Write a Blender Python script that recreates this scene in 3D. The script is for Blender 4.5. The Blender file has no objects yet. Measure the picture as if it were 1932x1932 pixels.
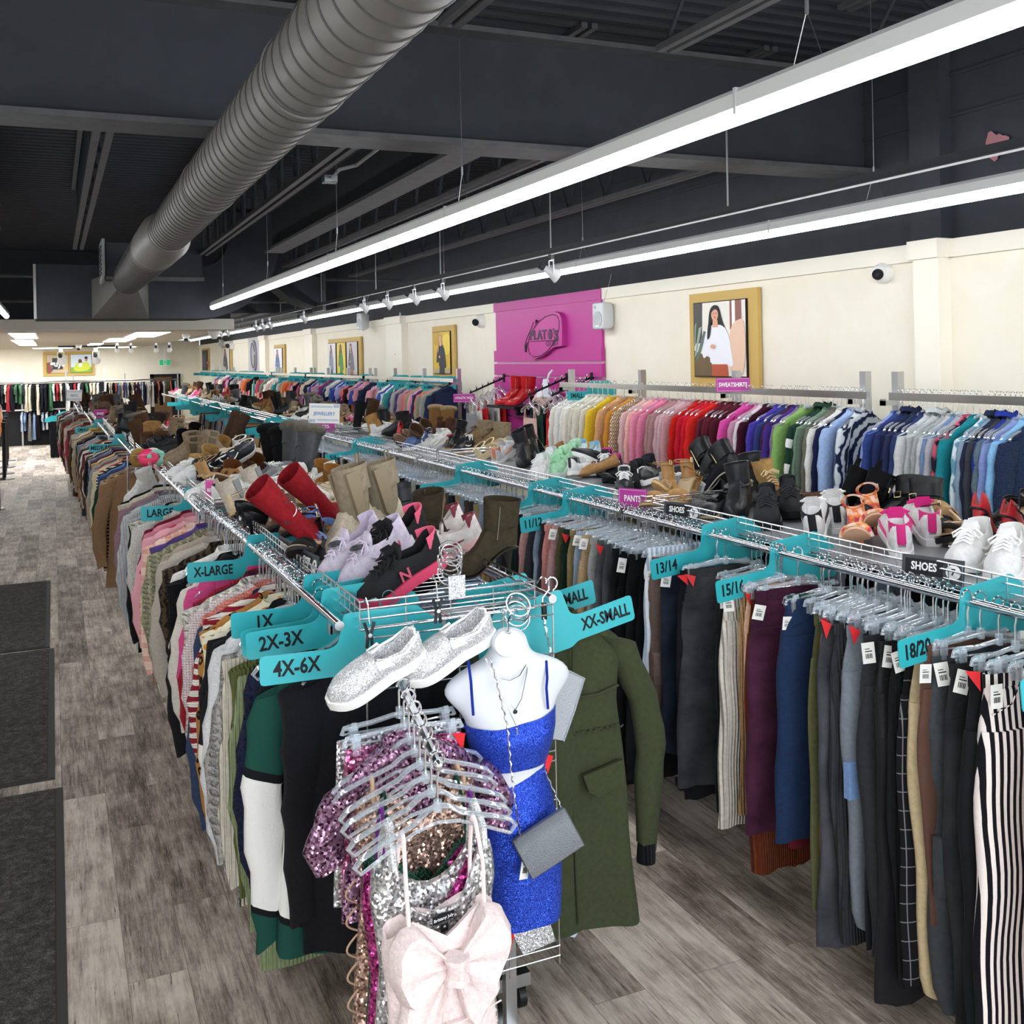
import bpy, math, random
import numpy as np
from mathutils import Matrix, Vector, Euler
PI = math.pi
SC = bpy.context.scene
COL = SC.collection
# ------------------------------------------------------------------ camera
TH = math.atan(866/1950.0); CT, ST = math.cos(TH), math.sin(TH); ROLL = 0.02; CAMH = 2.05
cam = bpy.data.cameras.new('camera'); camo = bpy.data.objects.new('camera', cam); COL.objects.link(camo)
R_ = Vector((CT, -ST, 0)); U_ = Vector((0, 0, 1)); F_ = Vector((ST, CT, 0))
r_ = R_*math.cos(ROLL) - U_*math.sin(ROLL); u_ = R_*math.sin(ROLL) + U_*math.cos(ROLL)
camo.matrix_world = Matrix(((r_.x, u_.x, -F_.x, 0), (r_.y, u_.y, -F_.y, 0), (r_.z, u_.z, -F_.z, CAMH), (0, 0, 0, 1)))
cam.sensor_width = 36; cam.lens = 36*1950/1932; cam.shift_y = -293/1932; cam.clip_start = 0.05; cam.clip_end = 200
SC.camera = camo
# ------------------------------------------------------------------ world, exposure
w = bpy.data.worlds.new('world'); SC.world = w; w.use_nodes = True
w.node_tree.nodes['Background'].inputs[0].default_value = (0.80, 0.88, 1.0, 1)
w.node_tree.nodes['Background'].inputs[1].default_value = 0.9
SC.view_settings.view_transform = 'Standard'; SC.view_settings.look = 'None'
SC.view_settings.gamma = 1; SC.view_settings.use_curve_mapping = False
SC.view_settings.exposure = 0.60
try:
    SC.cycles.transparent_max_bounces = 32
except Exception:
    pass
TUBE = 19.0      # emission of the fluorescent lenses
def area(name, loc, rot, sx, sy, energy, col):
    l = bpy.data.lights.new(name, 'AREA'); l.shape = 'RECTANGLE'; l.size = sx; l.size_y = sy; l.energy = energy; l.color = col
    o = bpy.data.objects.new(name, l); o.location = loc; o.rotation_euler = rot; COL.objects.link(o); return o
# daylight through the shop front behind the camera
area('shopfront_daylight', (0.8, -2.6, 1.6), (math.radians(-90), 0, PI), 7.5, 2.6, 165, (0.90, 0.95, 1.0))

# ------------------------------------------------------------------ pixel calibration helpers (photo frame 1932 x 1932)
def ray(px, py):
    dx, dy = px-966, py-673
    x = dx*math.cos(ROLL)-dy*math.sin(ROLL); y = dx*math.sin(ROLL)+dy*math.cos(ROLL)
    u, v = x/1950, -y/1950
    return u*CT+ST, CT-u*ST, v
def atz(px, py, z):
    X, Y, Z = ray(px, py); k = (z-CAMH)/Z; return Vector((X*k, Y*k, z))
def atx(px, py, x):
    X, Y, Z = ray(px, py); k = x/X; return Vector((x, Y*k, CAMH+Z*k))
def aty(px, py, y):
    X, Y, Z = ray(px, py); k = y/Y; return Vector((X*k, y, CAMH+Z*k))

def wallM(p):     # local x -> along the right wall towards the camera, y -> up, z -> out into the shop
    return Matrix(((0, 0, -1, p[0]), (-1, 0, 0, p[1]), (0, 1, 0, p[2]), (0, 0, 0, 1)))
def frontM(p, yaw=0.0):    # local x -> right, y -> up, z -> towards the shop front
    return Matrix.Translation(p) @ Matrix.Rotation(yaw, 4, 'Z') @ Matrix.Rotation(PI/2, 4, 'X')
# ------------------------------------------------------------------ mesh helpers
class MB:
    def __init__(s): s.v = []; s.f = []; s.m = []; s.n = 0; s.mi = 0
    def add(s, V, F):
        V = np.asarray(V, float).reshape(-1, 3); o = s.n
        s.v.append(V); s.n += len(V)
        for f in F: s.f.append([i+o for i in f]); s.m.append(s.mi)
        return s
    def box(s, c, sz, M=None):
        x, y, z = [a/2 for a in sz]
        V = np.array([(-x,-y,-z),(x,-y,-z),(x,y,-z),(-x,y,-z),(-x,-y,z),(x,-y,z),(x,y,z),(-x,y,z)])
        if M is not None: V = V @ np.array(M.to_3x3()).T
        return s.add(V+np.array(c), [(3,2,1,0),(4,5,6,7),(0,1,5,4),(1,2,6,5),(2,3,7,6),(3,0,4,7)])
    def bbox(s, a, b): return s.box([(a[i]+b[i])/2 for i in range(3)], [abs(b[i]-a[i]) for i in range(3)])
    def loft(s, rings, cap0=True, cap1=True, closed=True):
        k = len(rings); n = len(rings[0]); V = np.concatenate([np.asarray(r, float) for r in rings]); F = []
        m = n if closed else n-1
        for i in range(k-1):
            for j in range(m):
                a = i*n+j; b = i*n+(j+1) % n; F.append((a, b, b+n, a+n))
        if cap0: F.append(tuple(range(n-1, -1, -1)))
        if cap1: F.append(tuple(range((k-1)*n, k*n)))
        return s.add(V, F)
    def tube(s, pts, r, n=6, cap=True, flat=1.0):
        P = [Vector(p) for p in pts]; k = len(P); rs = r if hasattr(r, '__len__') else [r]*k
        rings = []; up = None
        for i in range(k):
            t = (P[min(i+1, k-1)]-P[max(i-1, 0)])
            if t.length < 1e-9: t = Vector((0, 0, 1))
            t.normalize()
            if up is None:
                up = Vector((0, 0, 1)) if abs(t.z) < .9 else Vector((0, 1, 0))
            a = t.cross(up)
            if a.length < 1e-6: a = t.cross(Vector((1, 0, 0)))
            a.normalize(); b = a.cross(t).normalized(); up = b
            rings.append([P[i]+a*(rs[i]*math.cos(q))+b*(rs[i]*flat*math.sin(q)) for q in [2*PI*j/n for j in range(n)]])
        return s.loft(rings, cap, cap)
    def cyl(s, a, b, r, n=12, r2=None): return s.tube([a, b], [r, r if r2 is None else r2], n)
    def torus(s, c, R, r, M=None, n=20, k=6):
        pts = [Vector((R*math.cos(2*PI*i/n), R*math.sin(2*PI*i/n), 0)) for i in range(n)]
        rings = []
        for p in pts:
            d = p.normalized(); ring = [p+d*(r*math.cos(q))+Vector((0, 0, r*math.sin(q))) for q in [2*PI*j/k for j in range(k)]]
            rings.append([(M @ x if M is not None else x)+Vector(c) for x in ring])
        rings.append(rings[0])
        return s.loft(rings, False, False)
    def sphere(s, c, r, n=12, k=8, M=None):
        r = r if hasattr(r, '__len__') else (r, r, r); rings = []
        for i in range(k+1):
            a = PI*i/k; rr = max(math.sin(a), .001)
            ring = [Vector((r[0]*rr*math.cos(2*PI*j/n), r[1]*rr*math.sin(2*PI*j/n), -r[2]*math.cos(a))) for j in range(n)]
            rings.append([(M @ q if M is not None else q)+Vector(c) for q in ring])
        return s.loft(rings)
    def prism(s, outline, depth, M):      # outline in local xy, extruded along local z, placed by matrix M
        n = len(outline)
        a = [M @ Vector((p[0], p[1], 0)) for p in outline]; b = [M @ Vector((p[0], p[1], depth)) for p in outline]
        return s.loft([a, b])
    def mesh(s, name, nm=1, smooth=True, ang=40):
        me = bpy.data.meshes.new(name)
        me.from_pydata(np.concatenate(s.v).tolist() if s.v else [], [], s.f)
        for _ in range(nm): me.materials.append(None)
        if nm > 1: me.polygons.foreach_set('material_index', s.m)
        if smooth:
            me.polygons.foreach_set('use_smooth', [True]*len(me.polygons))
            try: me.set_sharp_from_angle(angle=math.radians(ang))
            except Exception: pass
        me.validate(); me.update(); return me
def put(name, me, mats, parent=None, loc=(0,0,0), rot=(0,0,0), scale=None):
    o = bpy.data.objects.new(name, me); COL.objects.link(o)
    o.location = loc; o.rotation_euler = rot
    if scale is not None: o.scale = scale if hasattr(scale, '__len__') else (scale,)*3
    if parent is not None: o.parent = parent
    mats = mats if isinstance(mats, (list, tuple)) else [mats]
    for i, m in enumerate(mats):
        if i < len(o.material_slots): o.material_slots[i].link = 'OBJECT'; o.material_slots[i].material = m
    return o
def obj(name, mb, mats, parent=None, loc=(0,0,0), rot=(0,0,0), smooth=True, ang=40):
    nm = len(mats) if isinstance(mats, (list, tuple)) else 1
    return put(name, mb.mesh(name, nm, smooth, ang), mats, parent, loc, rot)
LABELS = {}
def tag(o, label, cat, group=None):
    label = ' '.join(label.split()); ws = label.split()
    if len(ws) > 16: label = ' '.join(ws[:16])
    LABELS[label] = LABELS.get(label, 0)+1
    o['label'] = label; o['category'] = cat
    if group: o['group'] = group
    return o
def thing(name, label, cat, loc=(0,0,0), rot=(0,0,0), group=None):
    o = bpy.data.objects.new(name, None); COL.objects.link(o); o.location = loc; o.rotation_euler = rot; o.empty_display_size = .05
    return tag(o, label, cat, group)
def struct(name, mb, m, smooth=False):
    o = obj(name, mb, m, smooth=smooth); o['kind'] = 'structure'; return o
ORD = 'first second third fourth fifth sixth seventh eighth ninth tenth eleventh twelfth thirteenth fourteenth fifteenth sixteenth seventeenth eighteenth nineteenth'.split()
TENS = {2: 'twent', 3: 'thirt', 4: 'fort', 5: 'fift', 6: 'sixt', 7: 'sevent', 8: 'eight', 9: 'ninet'}
def ordn(n):
    if n > 99: return 'hundred-and-'+ordn(n-100) if n > 100 else 'hundredth'
    if n <= 19: return ORD[n-1]
    t, u = divmod(n, 10)
    return TENS[t]+('ieth' if u == 0 else 'y-'+ORD[u-1])

# ------------------------------------------------------------------ materials
def lin(h):
    if isinstance(h, (tuple, list)): return tuple(h[:3])
    h = h.lstrip('#'); c = [int(h[i:i+2], 16)/255 for i in (0, 2, 4)]
    return tuple((x/12.92 if x <= .04045 else ((x+.055)/1.055)**2.4) for x in c)
class NT:
    def __init__(s, name):
        s.m = bpy.data.materials.new(name); s.m.use_nodes = True; s.t = s.m.node_tree; s.b = s.t.nodes['Principled BSDF']
        s.b.inputs['Specular IOR Level'].default_value = .3
    def n(s, typ, **kw):
        x = s.t.nodes.new(typ)
        for k, v in kw.items():
            if k in x.inputs: x.inputs[k].default_value = v
            else: setattr(x, k, v)
        return x
    def l(s, a, b): s.t.links.new(a, b)
    def obj(s, scale=(1,1,1), rot=(0,0,0), loc=(0,0,0)):
        tc = s.n('ShaderNodeTexCoord'); mp = s.n('ShaderNodeMapping'); s.l(tc.outputs['Object'], mp.inputs[0])
        mp.inputs['Scale'].default_value = scale; mp.inputs['Rotation'].default_value = rot; mp.inputs['Location'].default_value = loc
        return mp.outputs[0]
    def noise(s, vec, scale, detail=3, rough=.6):
        x = s.n('ShaderNodeTexNoise'); x.inputs['Scale'].default_value = scale; x.inputs['Detail'].default_value = detail; x.inputs['Roughness'].default_value = rough
        s.l(vec, x.inputs['Vector']); return x.outputs[0]
    def wave(s, vec, scale, direction='Z', dist=0, dscale=1, profile='SIN'):
        x = s.n('ShaderNodeTexWave'); x.bands_direction = direction; x.wave_profile = profile
        x.inputs['Scale'].default_value = scale; x.inputs['Distortion'].default_value = dist; x.inputs['Detail Scale'].default_value = dscale
        s.l(vec, x.inputs['Vector']); return x.outputs[1]
    def voro(s, vec, scale, feat='F1', rnd=1):
        x = s.n('ShaderNodeTexVoronoi'); x.feature = feat; x.inputs['Scale'].default_value = scale; x.inputs['Randomness'].default_value = rnd
        s.l(vec, x.inputs['Vector']); return x
    def ramp(s, fac, stops, const=False):
        x = s.n('ShaderNodeValToRGB'); e = x.color_ramp
        if const: e.interpolation = 'CONSTANT'
        while len(e.elements) < len(stops): e.elements.new(.5)
        for i, (p, c) in enumerate(stops):
            e.elements[i].position = p; e.elements[i].color = lin(c)+(1,)
        s.l(fac, x.inputs[0]); return x.outputs[0]
    def mix(s, fac, a, b, mode='MIX'):
        x = s.n('ShaderNodeMix', data_type='RGBA', blend_type=mode)
        for v, i in ((fac, 0), (a, 6), (b, 7)):
            if hasattr(v, 'default_value') and hasattr(v, 'is_linked'): s.l(v, x.inputs[i])
            elif i == 0: x.inputs[0].default_value = v
            else: x.inputs[i].default_value = lin(v)+(1,)
        return x.outputs[2]
    def math(s, op, a, b=0.0):
        x = s.n('ShaderNodeMath', operation=op)
        for v, i in ((a, 0), (b, 1)):
            if hasattr(v, 'is_linked'): s.l(v, x.inputs[i])
            else: x.inputs[i].default_value = v
        return x.outputs[0]
    def col(s, c):
        if hasattr(c, 'is_linked'): s.l(c, s.b.inputs['Base Color'])
        else: s.b.inputs['Base Color'].default_value = lin(c)+(1,)
        return s
    def bump(s, h, strength=.3, dist=.01):
        x = s.n('ShaderNodeBump'); x.inputs['Strength'].default_value = strength; x.inputs['Distance'].default_value = dist
        s.l(h, x.inputs['Height']); s.l(x.outputs[0], s.b.inputs['Normal']); return s
    def pr(s, rough=.5, metal=0, **kw):
        s.b.inputs['Roughness'].default_value = rough; s.b.inputs['Metallic'].default_value = metal
        for k, v in kw.items(): s.b.inputs[k.replace('_', ' ')].default_value = v
        return s
MC = {}
def mat(name, c, rough=.5, metal=0, **kw):
    k = (name, str(c), rough, metal)
    if k not in MC: MC[k] = NT(name).col(c).pr(rough, metal, **kw).m
    return MC[k]
def emit(name, c, strength):
    x = NT(name).col(c).pr(.4); x.b.inputs['Emission Color'].default_value = lin(c)+(1,); x.b.inputs['Emission Strength'].default_value = strength
    return x.m
def clear_mat(name, tint, gl=.3, milk=.06):
    x = NT(name); t = x.t; out = t.nodes['Material Output']
    tr = x.n('ShaderNodeBsdfTransparent'); tr.inputs[0].default_value = lin(tint)+(1,)
    g = x.n('ShaderNodeBsdfGlossy'); g.inputs['Roughness'].default_value = .06; g.inputs[0].default_value = (1, 1, 1, 1)
    d = x.n('ShaderNodeBsdfDiffuse'); d.inputs[0].default_value = (.85, .9, .95, 1)
    lw = x.n('ShaderNodeLayerWeight'); lw.inputs[0].default_value = gl
    m1 = x.n('ShaderNodeMixShader'); x.l(lw.outputs[1], m1.inputs[0]); x.l(tr.outputs[0], m1.inputs[1]); x.l(g.outputs[0], m1.inputs[2])
    m2 = x.n('ShaderNodeMixShader'); m2.inputs[0].default_value = milk; x.l(m1.outputs[0], m2.inputs[1]); x.l(d.outputs[0], m2.inputs[2])
    x.l(m2.outputs[0], out.inputs[0]); return x.m
CLEAR = clear_mat('clear_plastic', '#f6fafc', .5, .20)
TEALP = NT('teal_plastic').col('#33a9b1').pr(.28, 0, Specular_IOR_Level=.5).m
CHROME = mat('chrome', (.72, .74, .77), .16, 1)
STEEL = mat('brushed_steel', (.55, .56, .57), .32, 1)
WIRE = mat('chrome_wire', (.62, .63, .65), .22, 1)
BLACKP = mat('black_plastic', '#17171a', .4)
WHITE = mat('white_paint', '#f1f1ee', .45)
PAPER = mat('tag_paper', '#f4f2ec', .6)
INK = mat('ink', '#15161a', .6)
REDTAG = mat('red_tag', '#d8282e', .5)
DKGREY = mat('sign_grey', '#45464d', .5)
PURPT = mat('magenta_sign', '#b43f97', .5)
MAGENTA = mat('magenta_paint', '#b9388f', .45)
GREY = mat('grey_plastic', '#c3c6c8', .5)
FC = {}
def fabric(c, kind='plain', c2=None, c3=None):
    k = (str(c), kind, str(c2), str(c3))
    if k in FC: return FC[k]
    x = NT('fabric_'+kind); x.pr(.9, 0, Specular_IOR_Level=.07)
    x.b.inputs['Sheen Weight'].default_value = .03
    v = x.obj()
    if kind in ('plain', 'fleece', 'denim', 'knit', 'rib', 'cable'):
        n = x.noise(v, {'plain': 60, 'fleece': 90, 'denim': 7}.get(kind, 50), 4)
        dk = tuple(a*(.55 if kind == 'denim' else .84) for a in lin(c)); lt = tuple(min(1, a*(1.35 if kind == 'denim' else 1.08)) for a in lin(c))
        x.col(x.ramp(n, [(.3, dk), (.7, lt)]))
        if kind == 'knit':
            a = x.wave(v, 30, 'Z', 1.5, 8); b = x.wave(v, 34, 'X', 1.5, 8); x.bump(x.math('MULTIPLY', a, b), .8, .012)
        elif kind == 'rib': x.bump(x.wave(v, 26, 'X', .4, 3), .8, .012)
        elif kind == 'cable':
            a = x.wave(v, 9, 'X', 3.0, 9); b = x.wave(v, 22, 'DIAGONAL', 2, 6); x.bump(x.math('MULTIPLY', a, b), 1, .02)
        elif kind == 'fleece': x.bump(x.noise(v, 140, 5), .6, .01)
        else: x.bump(x.noise(v, 7, 3), .35, .03)
    elif kind in ('sequin', 'glitter', 'sparkle'):
        sc = {'sequin': 150, 'glitter': 380, 'sparkle': 520}[kind]
        vo = x.voro(v, sc, 'F1', .9)
        sub = x.n('ShaderNodeVectorMath', operation='SUBTRACT'); x.l(vo.outputs['Color'], sub.inputs[0]); sub.inputs[1].default_value = (.5, .5, .5)
        scl = x.n('ShaderNodeVectorMath', operation='SCALE'); x.l(sub.outputs[0], scl.inputs[0]); scl.inputs[3].default_value = 1.1 if kind == 'sequin' else .8
        geo = x.n('ShaderNodeNewGeometry'); ad = x.n('ShaderNodeVectorMath', operation='ADD'); x.l(geo.outputs['Normal'], ad.inputs[0]); x.l(scl.outputs[0], ad.inputs[1])
        nr = x.n('ShaderNodeVectorMath', operation='NORMALIZE'); x.l(ad.outputs[0], nr.inputs[0]); x.l(nr.outputs[0], x.b.inputs['Normal'])
        dk = tuple(a*.55 for a in lin(c)); lt = tuple(min(1, a*1.35+.03) for a in lin(c2 or c))
        x.col(x.ramp(vo.outputs['Color'], [(.2, dk), (.8, lt)])); x.pr(.28, .75 if kind == 'sequin' else .45)
    elif kind == 'leopard':
        vv = x.obj((1, 1, .8)); vo = x.voro(vv, 26); n = x.noise(vv, 30, 2)
        d = x.math('ADD', vo.outputs['Distance'], x.math('MULTIPLY', x.math('SUBTRACT', n, .5), .35))
        x.col(x.ramp(d, [(0, c), (.16, '#20150e'), (.36, c)], True)); x.bump(x.noise(v, 120, 4), .5, .01)
    elif kind == 'floral':
        vo = x.voro(v, 15); vo2 = x.voro(x.obj((1, 1, 1), (0, 0, 0), (3.3, 1.7, .4)), 21)
        a = x.ramp(vo.outputs['Distance'], [(0, '#ffffff'), (.30, '#000000')], True); b = x.ramp(vo2.outputs['Distance'], [(0, '#ffffff'), (.30, '#000000')], True)
        x.col(x.mix(a, x.mix(b, c, c3 or '#5d7048'), c2 or '#d99a3a')); x.bump(x.noise(v, 90, 3), .5, .01)
    elif kind == 'dots':
        vo = x.voro(v, 12); x.col(x.ramp(vo.outputs['Distance'], [(0, c2), (.30, c)], True)); x.bump(x.noise(v, 90, 3), .4, .01)
    elif kind == 'plaid':
        a = x.ramp(x.wave(v, 4.2, 'Z'), [(.45, '#000000'), (.55, '#ffffff')]); b = x.ramp(x.wave(v, 4.2, 'X'), [(.45, '#000000'), (.55, '#ffffff')])
        f = x.math('MULTIPLY', x.math('ADD', a, b), .5)
        t = x.ramp(x.wave(v, 8.4, 'Z'), [(.93, '#000000'), (.97, '#ffffff')]); t2 = x.ramp(x.wave(v, 8.4, 'X'), [(.93, '#000000'), (.97, '#ffffff')])
        x.col(x.mix(x.math('MULTIPLY', x.math('MAXIMUM', t, t2), .55), x.ramp(f, [(0, c), (.5, c2 or '#333333'), (1, c)] if c3 is None else [(0, c), (.5, c2), (1, c3)]), '#e8e2d8'))
    elif kind in ('stripe', 'vstripe'):
        x.col(x.ramp(x.wave(v, 11 if kind == 'stripe' else 14, 'Z' if kind == 'stripe' else 'X', .3 if kind == 'vstripe' else 0, 1), [(0, c), (.5, c2)], True)); x.bump(x.noise(v, 60, 3), .3, .01)
    elif kind == 'grid':
        a = x.wave(v, 5.5, 'Z'); b = x.wave(v, 5.5, 'X'); x.col(x.ramp(x.math('MAXIMUM', a, b), [(0, c), (.990, c2)], True))
    elif kind == 'tie':
        vv = x.obj((1, 1, 1), (0, 0, 0), (-.05, 0, .42)); x1 = x.n('ShaderNodeTexWave'); x1.wave_type = 'RINGS'; x1.rings_direction = 'Y'
        x1.inputs['Scale'].default_value = 5.5; x1.inputs['Distortion'].default_value = 4; x1.inputs['Detail Scale'].default_value = 2.5; x.l(vv, x1.inputs['Vector'])
        vo = x.voro(v, 28); f = x.math('MULTIPLY', x1.outputs[1], x.math('ADD', vo.outputs['Distance'], .35))
        x.col(x.ramp(f, [(.25, c), (.5, c2)])); x.bump(x.noise(v, 60), .3, .01)
    elif kind == 'blotch':
        x.col(x.ramp(x.noise(v, 14, 3), [(.46, c), (.54, c2)])); x.bump(x.noise(v, 60), .3, .01)
    elif kind == 'fairisle':
        a = x.wave(v, 7, 'Z'); ch = x.voro(v, 22, 'F1', 0); f = x.math('MULTIPLY', a, x.math('ADD', ch.outputs['Distance'], .45))
        x.col(x.ramp(f, [(0, c), (.45, c2)], True)); x.bump(x.wave(v, 30, 'Z', 1.5, 8), .6, .01)
    elif kind == 'aztec':
        a = x.wave(v, 5, 'Z', 0, 1, 'TRI'); b = x.wave(v, 9, 'X', 0, 1, 'TRI'); f = x.math('ABSOLUTE', x.math('SUBTRACT', a, b))
        x.col(x.ramp(f, [(0, c), (.16, c2), (.34, c3 or c), (.5, c2), (.6, c)], True))
    elif kind == 'lace':
        x.col(x.ramp(x.wave(v, 10, 'X', 6, 4), [(.3, c), (.7, c2 or '#4a4036')])); x.bump(x.noise(v, 50), .6, .01)
    elif kind == 'quilt':
        x.col(c); x.pr(.45); a = x.wave(v, 9, 'DIAGONAL'); vv = x.obj((-1, 1, 1)); b = x.wave(vv, 9, 'DIAGONAL')
        x.bump(x.math('MULTIPLY', x.math('POWER', a, .4), x.math('POWER', b, .4)), .9, .03)
    elif kind == 'lame':
        x.col(x.ramp(x.noise(v, 420, 3), [(.35, tuple(a*.7 for a in lin(c))), (.65, lin(c))])); x.pr(.38, .55); x.bump(x.noise(v, 300, 3), .5, .004)
    elif kind == 'satin':
        x.col(c); x.pr(.35); x.bump(x.noise(v, 12, 3), .4, .02)
    FC[k] = x.m; return x.m
def bands(stops, kind='plain'):        # colour blocks sewn at fixed heights below the hook: [(z_top_fraction, colour)...] over 0..-1.2 m
    k = ('bands', str(stops))
    if k in FC: return FC[k]
    x = NT('fabric_colour_block'); x.pr(.9, 0, Specular_IOR_Level=.15); v = x.obj()
    sp = x.n('ShaderNodeSeparateXYZ'); x.l(v, sp.inputs[0])
    f = x.math('DIVIDE', x.math('ADD', x.math('ADD', sp.outputs[2], x.math('MULTIPLY', x.math('ABSOLUTE', sp.outputs[0]), -.28)), 1.4), 1.4)
    x.col(x.ramp(f, stops, True)); x.bump(x.noise(v, 80, 4), .4, .01)
    FC[k] = x.m; return x.m
LE = {}
def leather(c, kind='leather', c2=None):
    k = (str(c), kind, str(c2))
    if k in LE: return LE[k]
    x = NT('shoe_'+kind); v = x.obj()
    n = x.noise(v, 45, 4)
    x.col(x.ramp(n, [(.3, tuple(a*.72 for a in lin(c))), (.7, tuple(min(.8, a*1.08) for a in lin(c)))]))
    if kind == 'suede': x.pr(.95, 0, Specular_IOR_Level=.1); x.bump(x.noise(v, 260, 3), .3, .004)
    elif kind == 'mesh': x.pr(.75); x.bump(x.voro(v, 330).outputs['Distance'], .5, .004)
    elif kind == 'knit': x.pr(.9); x.bump(x.wave(v, 90, 'X'), .5, .004)
    elif kind == 'fur': x.pr(1); x.bump(x.noise(v, 220, 6, .8), 1, .02)
    elif kind == 'patent': x.pr(.15)
    elif kind == 'floral': x.pr(.5); x.col(x.ramp(x.noise(v, 28, 2), [(.38, '#f3d9cf'), (.5, '#ef9a4d'), (.6, '#d23c5e')]))
    else: x.pr(.38); x.bump(x.noise(v, 60, 4), .25, .006)
    LE[k] = x.m; return x.m
SOLEW = mat('white_rubber', '#ecebe6', .5); SOLEB = mat('black_rubber', '#141416', .6); SOLEG = mat('gum_rubber', '#a9763f', .6); LINING = mat('shoe_lining', '#3a342e', .9)
def text_mesh(s, size, sx=.8, ext=.0006, bold=0.0):
    c = bpy.data.curves.new('lettering', 'FONT'); c.body = s; c.size = size; c.extrude = ext; c.align_x = 'CENTER'; c.align_y = 'CENTER'; c.resolution_u = 2; c.offset = bold
    o = bpy.data.objects.new('lettering', c); COL.objects.link(o); dg = bpy.context.evaluated_depsgraph_get()
    me = bpy.data.meshes.new_from_object(o.evaluated_get(dg)); bpy.data.objects.remove(o); bpy.data.curves.remove(c)
    me.transform(Matrix.Diagonal((sx, 1, 1, 1))); me.materials.clear(); me.materials.append(None); me.name = 'lettering'
    return me
# ================================================================== THE SETTING
XW = 5.0; YB = 40.0; XL = -3.2; YF = -2.7; ZD = 4.05
# floor: vinyl planks
x = NT('vinyl_plank_floor'); v = x.obj((1, 1, 1), (0, 0, PI/2))
br = x.n('ShaderNodeTexBrick'); br.offset = .37; br.inputs['Scale'].default_value = 1; br.inputs['Brick Width'].default_value = 1.22; br.inputs['Row Height'].default_value = .19
br.inputs['Mortar Size'].default_value = .0009; br.inputs['Mortar Smooth'].default_value = .1; br.inputs['Bias'].default_value = 0
br.inputs['Color1'].default_value = (0, 0, 0, 1); br.inputs['Color2'].default_value = (1, 1, 1, 1); br.inputs['Mortar'].default_value = (.0, .0, .0, 1); x.l(v, br.inputs['Vector'])
sep = x.n('ShaderNodeSeparateColor'); x.l(br.outputs[0], sep.inputs[0])
cmb = x.n('ShaderNodeCombineXYZ'); x.l(x.math('MULTIPLY', sep.outputs[0], 37.0), cmb.inputs[2])
ad = x.n('ShaderNodeVectorMath', operation='ADD'); x.l(x.obj((9, .9, 1)), ad.inputs[0]); x.l(cmb.outputs[0], ad.inputs[1])
grain = x.noise(ad.outputs[0], 3.2, 9, .72)
ad2 = x.n('ShaderNodeVectorMath', operation='ADD'); x.l(x.obj((34, 1.6, 1)), ad2.inputs[0]); x.l(cmb.outputs[0], ad2.inputs[1])
fine = x.noise(ad2.outputs[0], 3.5, 7, .7)
ad3 = x.n('ShaderNodeVectorMath', operation='ADD'); x.l(x.obj((1, .75, 1)), ad3.inputs[0]); x.l(cmb.outputs[0], ad3.inputs[1])
patch = x.noise(ad3.outputs[0], 4.2, 5, .65)
tone = x.math('ADD', x.math('MULTIPLY', x.math('SUBTRACT', sep.outputs[0], .5), .13), x.math('ADD', x.math('MULTIPLY', grain, .42), x.math('ADD', x.math('MULTIPLY', patch, .35), x.math('MULTIPLY', fine, .23))))
c1 = x.ramp(tone, [(.36, '#54483f'), (.45, '#8a7c70'), (.52, '#b1a395'), (.61, '#d9cdbd')])
pf = x.ramp(x.noise(ad2.outputs[0], 9, 6, .75), [(.53, '#000000'), (.60, '#ffffff')])
c2 = x.mix(x.math('MULTIPLY', pf, x.math('MULTIPLY', patch, .75)), c1, '#d5cdc0')
cr = x.ramp(fine, [(.33, '#ffffff'), (.39, '#000000')])
c3 = x.mix(x.math('MULTIPLY', cr, .8), c2, '#3a322b')
x.col(x.mix(br.outputs['Fac'], c3, '#6b6057')); x.pr(.6, 0, Specular_IOR_Level=.2); x.bump(fine, .12, .004)
struct('floor', MB().bbox((XL, YF, -.1), (XW+.4, YB+.2, 0)), x.m)
WALLC = NT('cream_wall_paint'); WALLC.col(WALLC.ramp(WALLC.noise(WALLC.obj(), 3), [(.3, '#e9e2cf'), (.7, '#eee8d8')])).pr(.7); WALLM = WALLC.m
BLK = NT('charcoal_ceiling_paint'); BLK.col(BLK.ramp(BLK.noise(BLK.obj(), 5, 4), [(.3, '#33363c'), (.7, '#3a3d43')])).pr(.75); BLKM = BLK.m
# right wall: cream below, charcoal above
b = MB().bbox((XW, YF, 0), (XW+.2, YB, 2.70)); struct('wall_right', b, WALLM)
b = MB().bbox((XW+.03, YF, 2.70), (XW+.25, YB, ZD))
for z in (2.95, 3.2, 3.45, 3.7): b.bbox((XW+.015, YF, z), (XW+.03, YB, z+.02))
struct('wall_upper', b, BLKM)
struct('wall_rear', MB().bbox((XL, YB, 0), (XW, YB+.2, 2.9)), WALLM)
struct('wall_left', MB().bbox((XL-.2, YF, 0), (XL, YB, ZD)), mat('left_wall', '#d6d2c8', .7))
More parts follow.
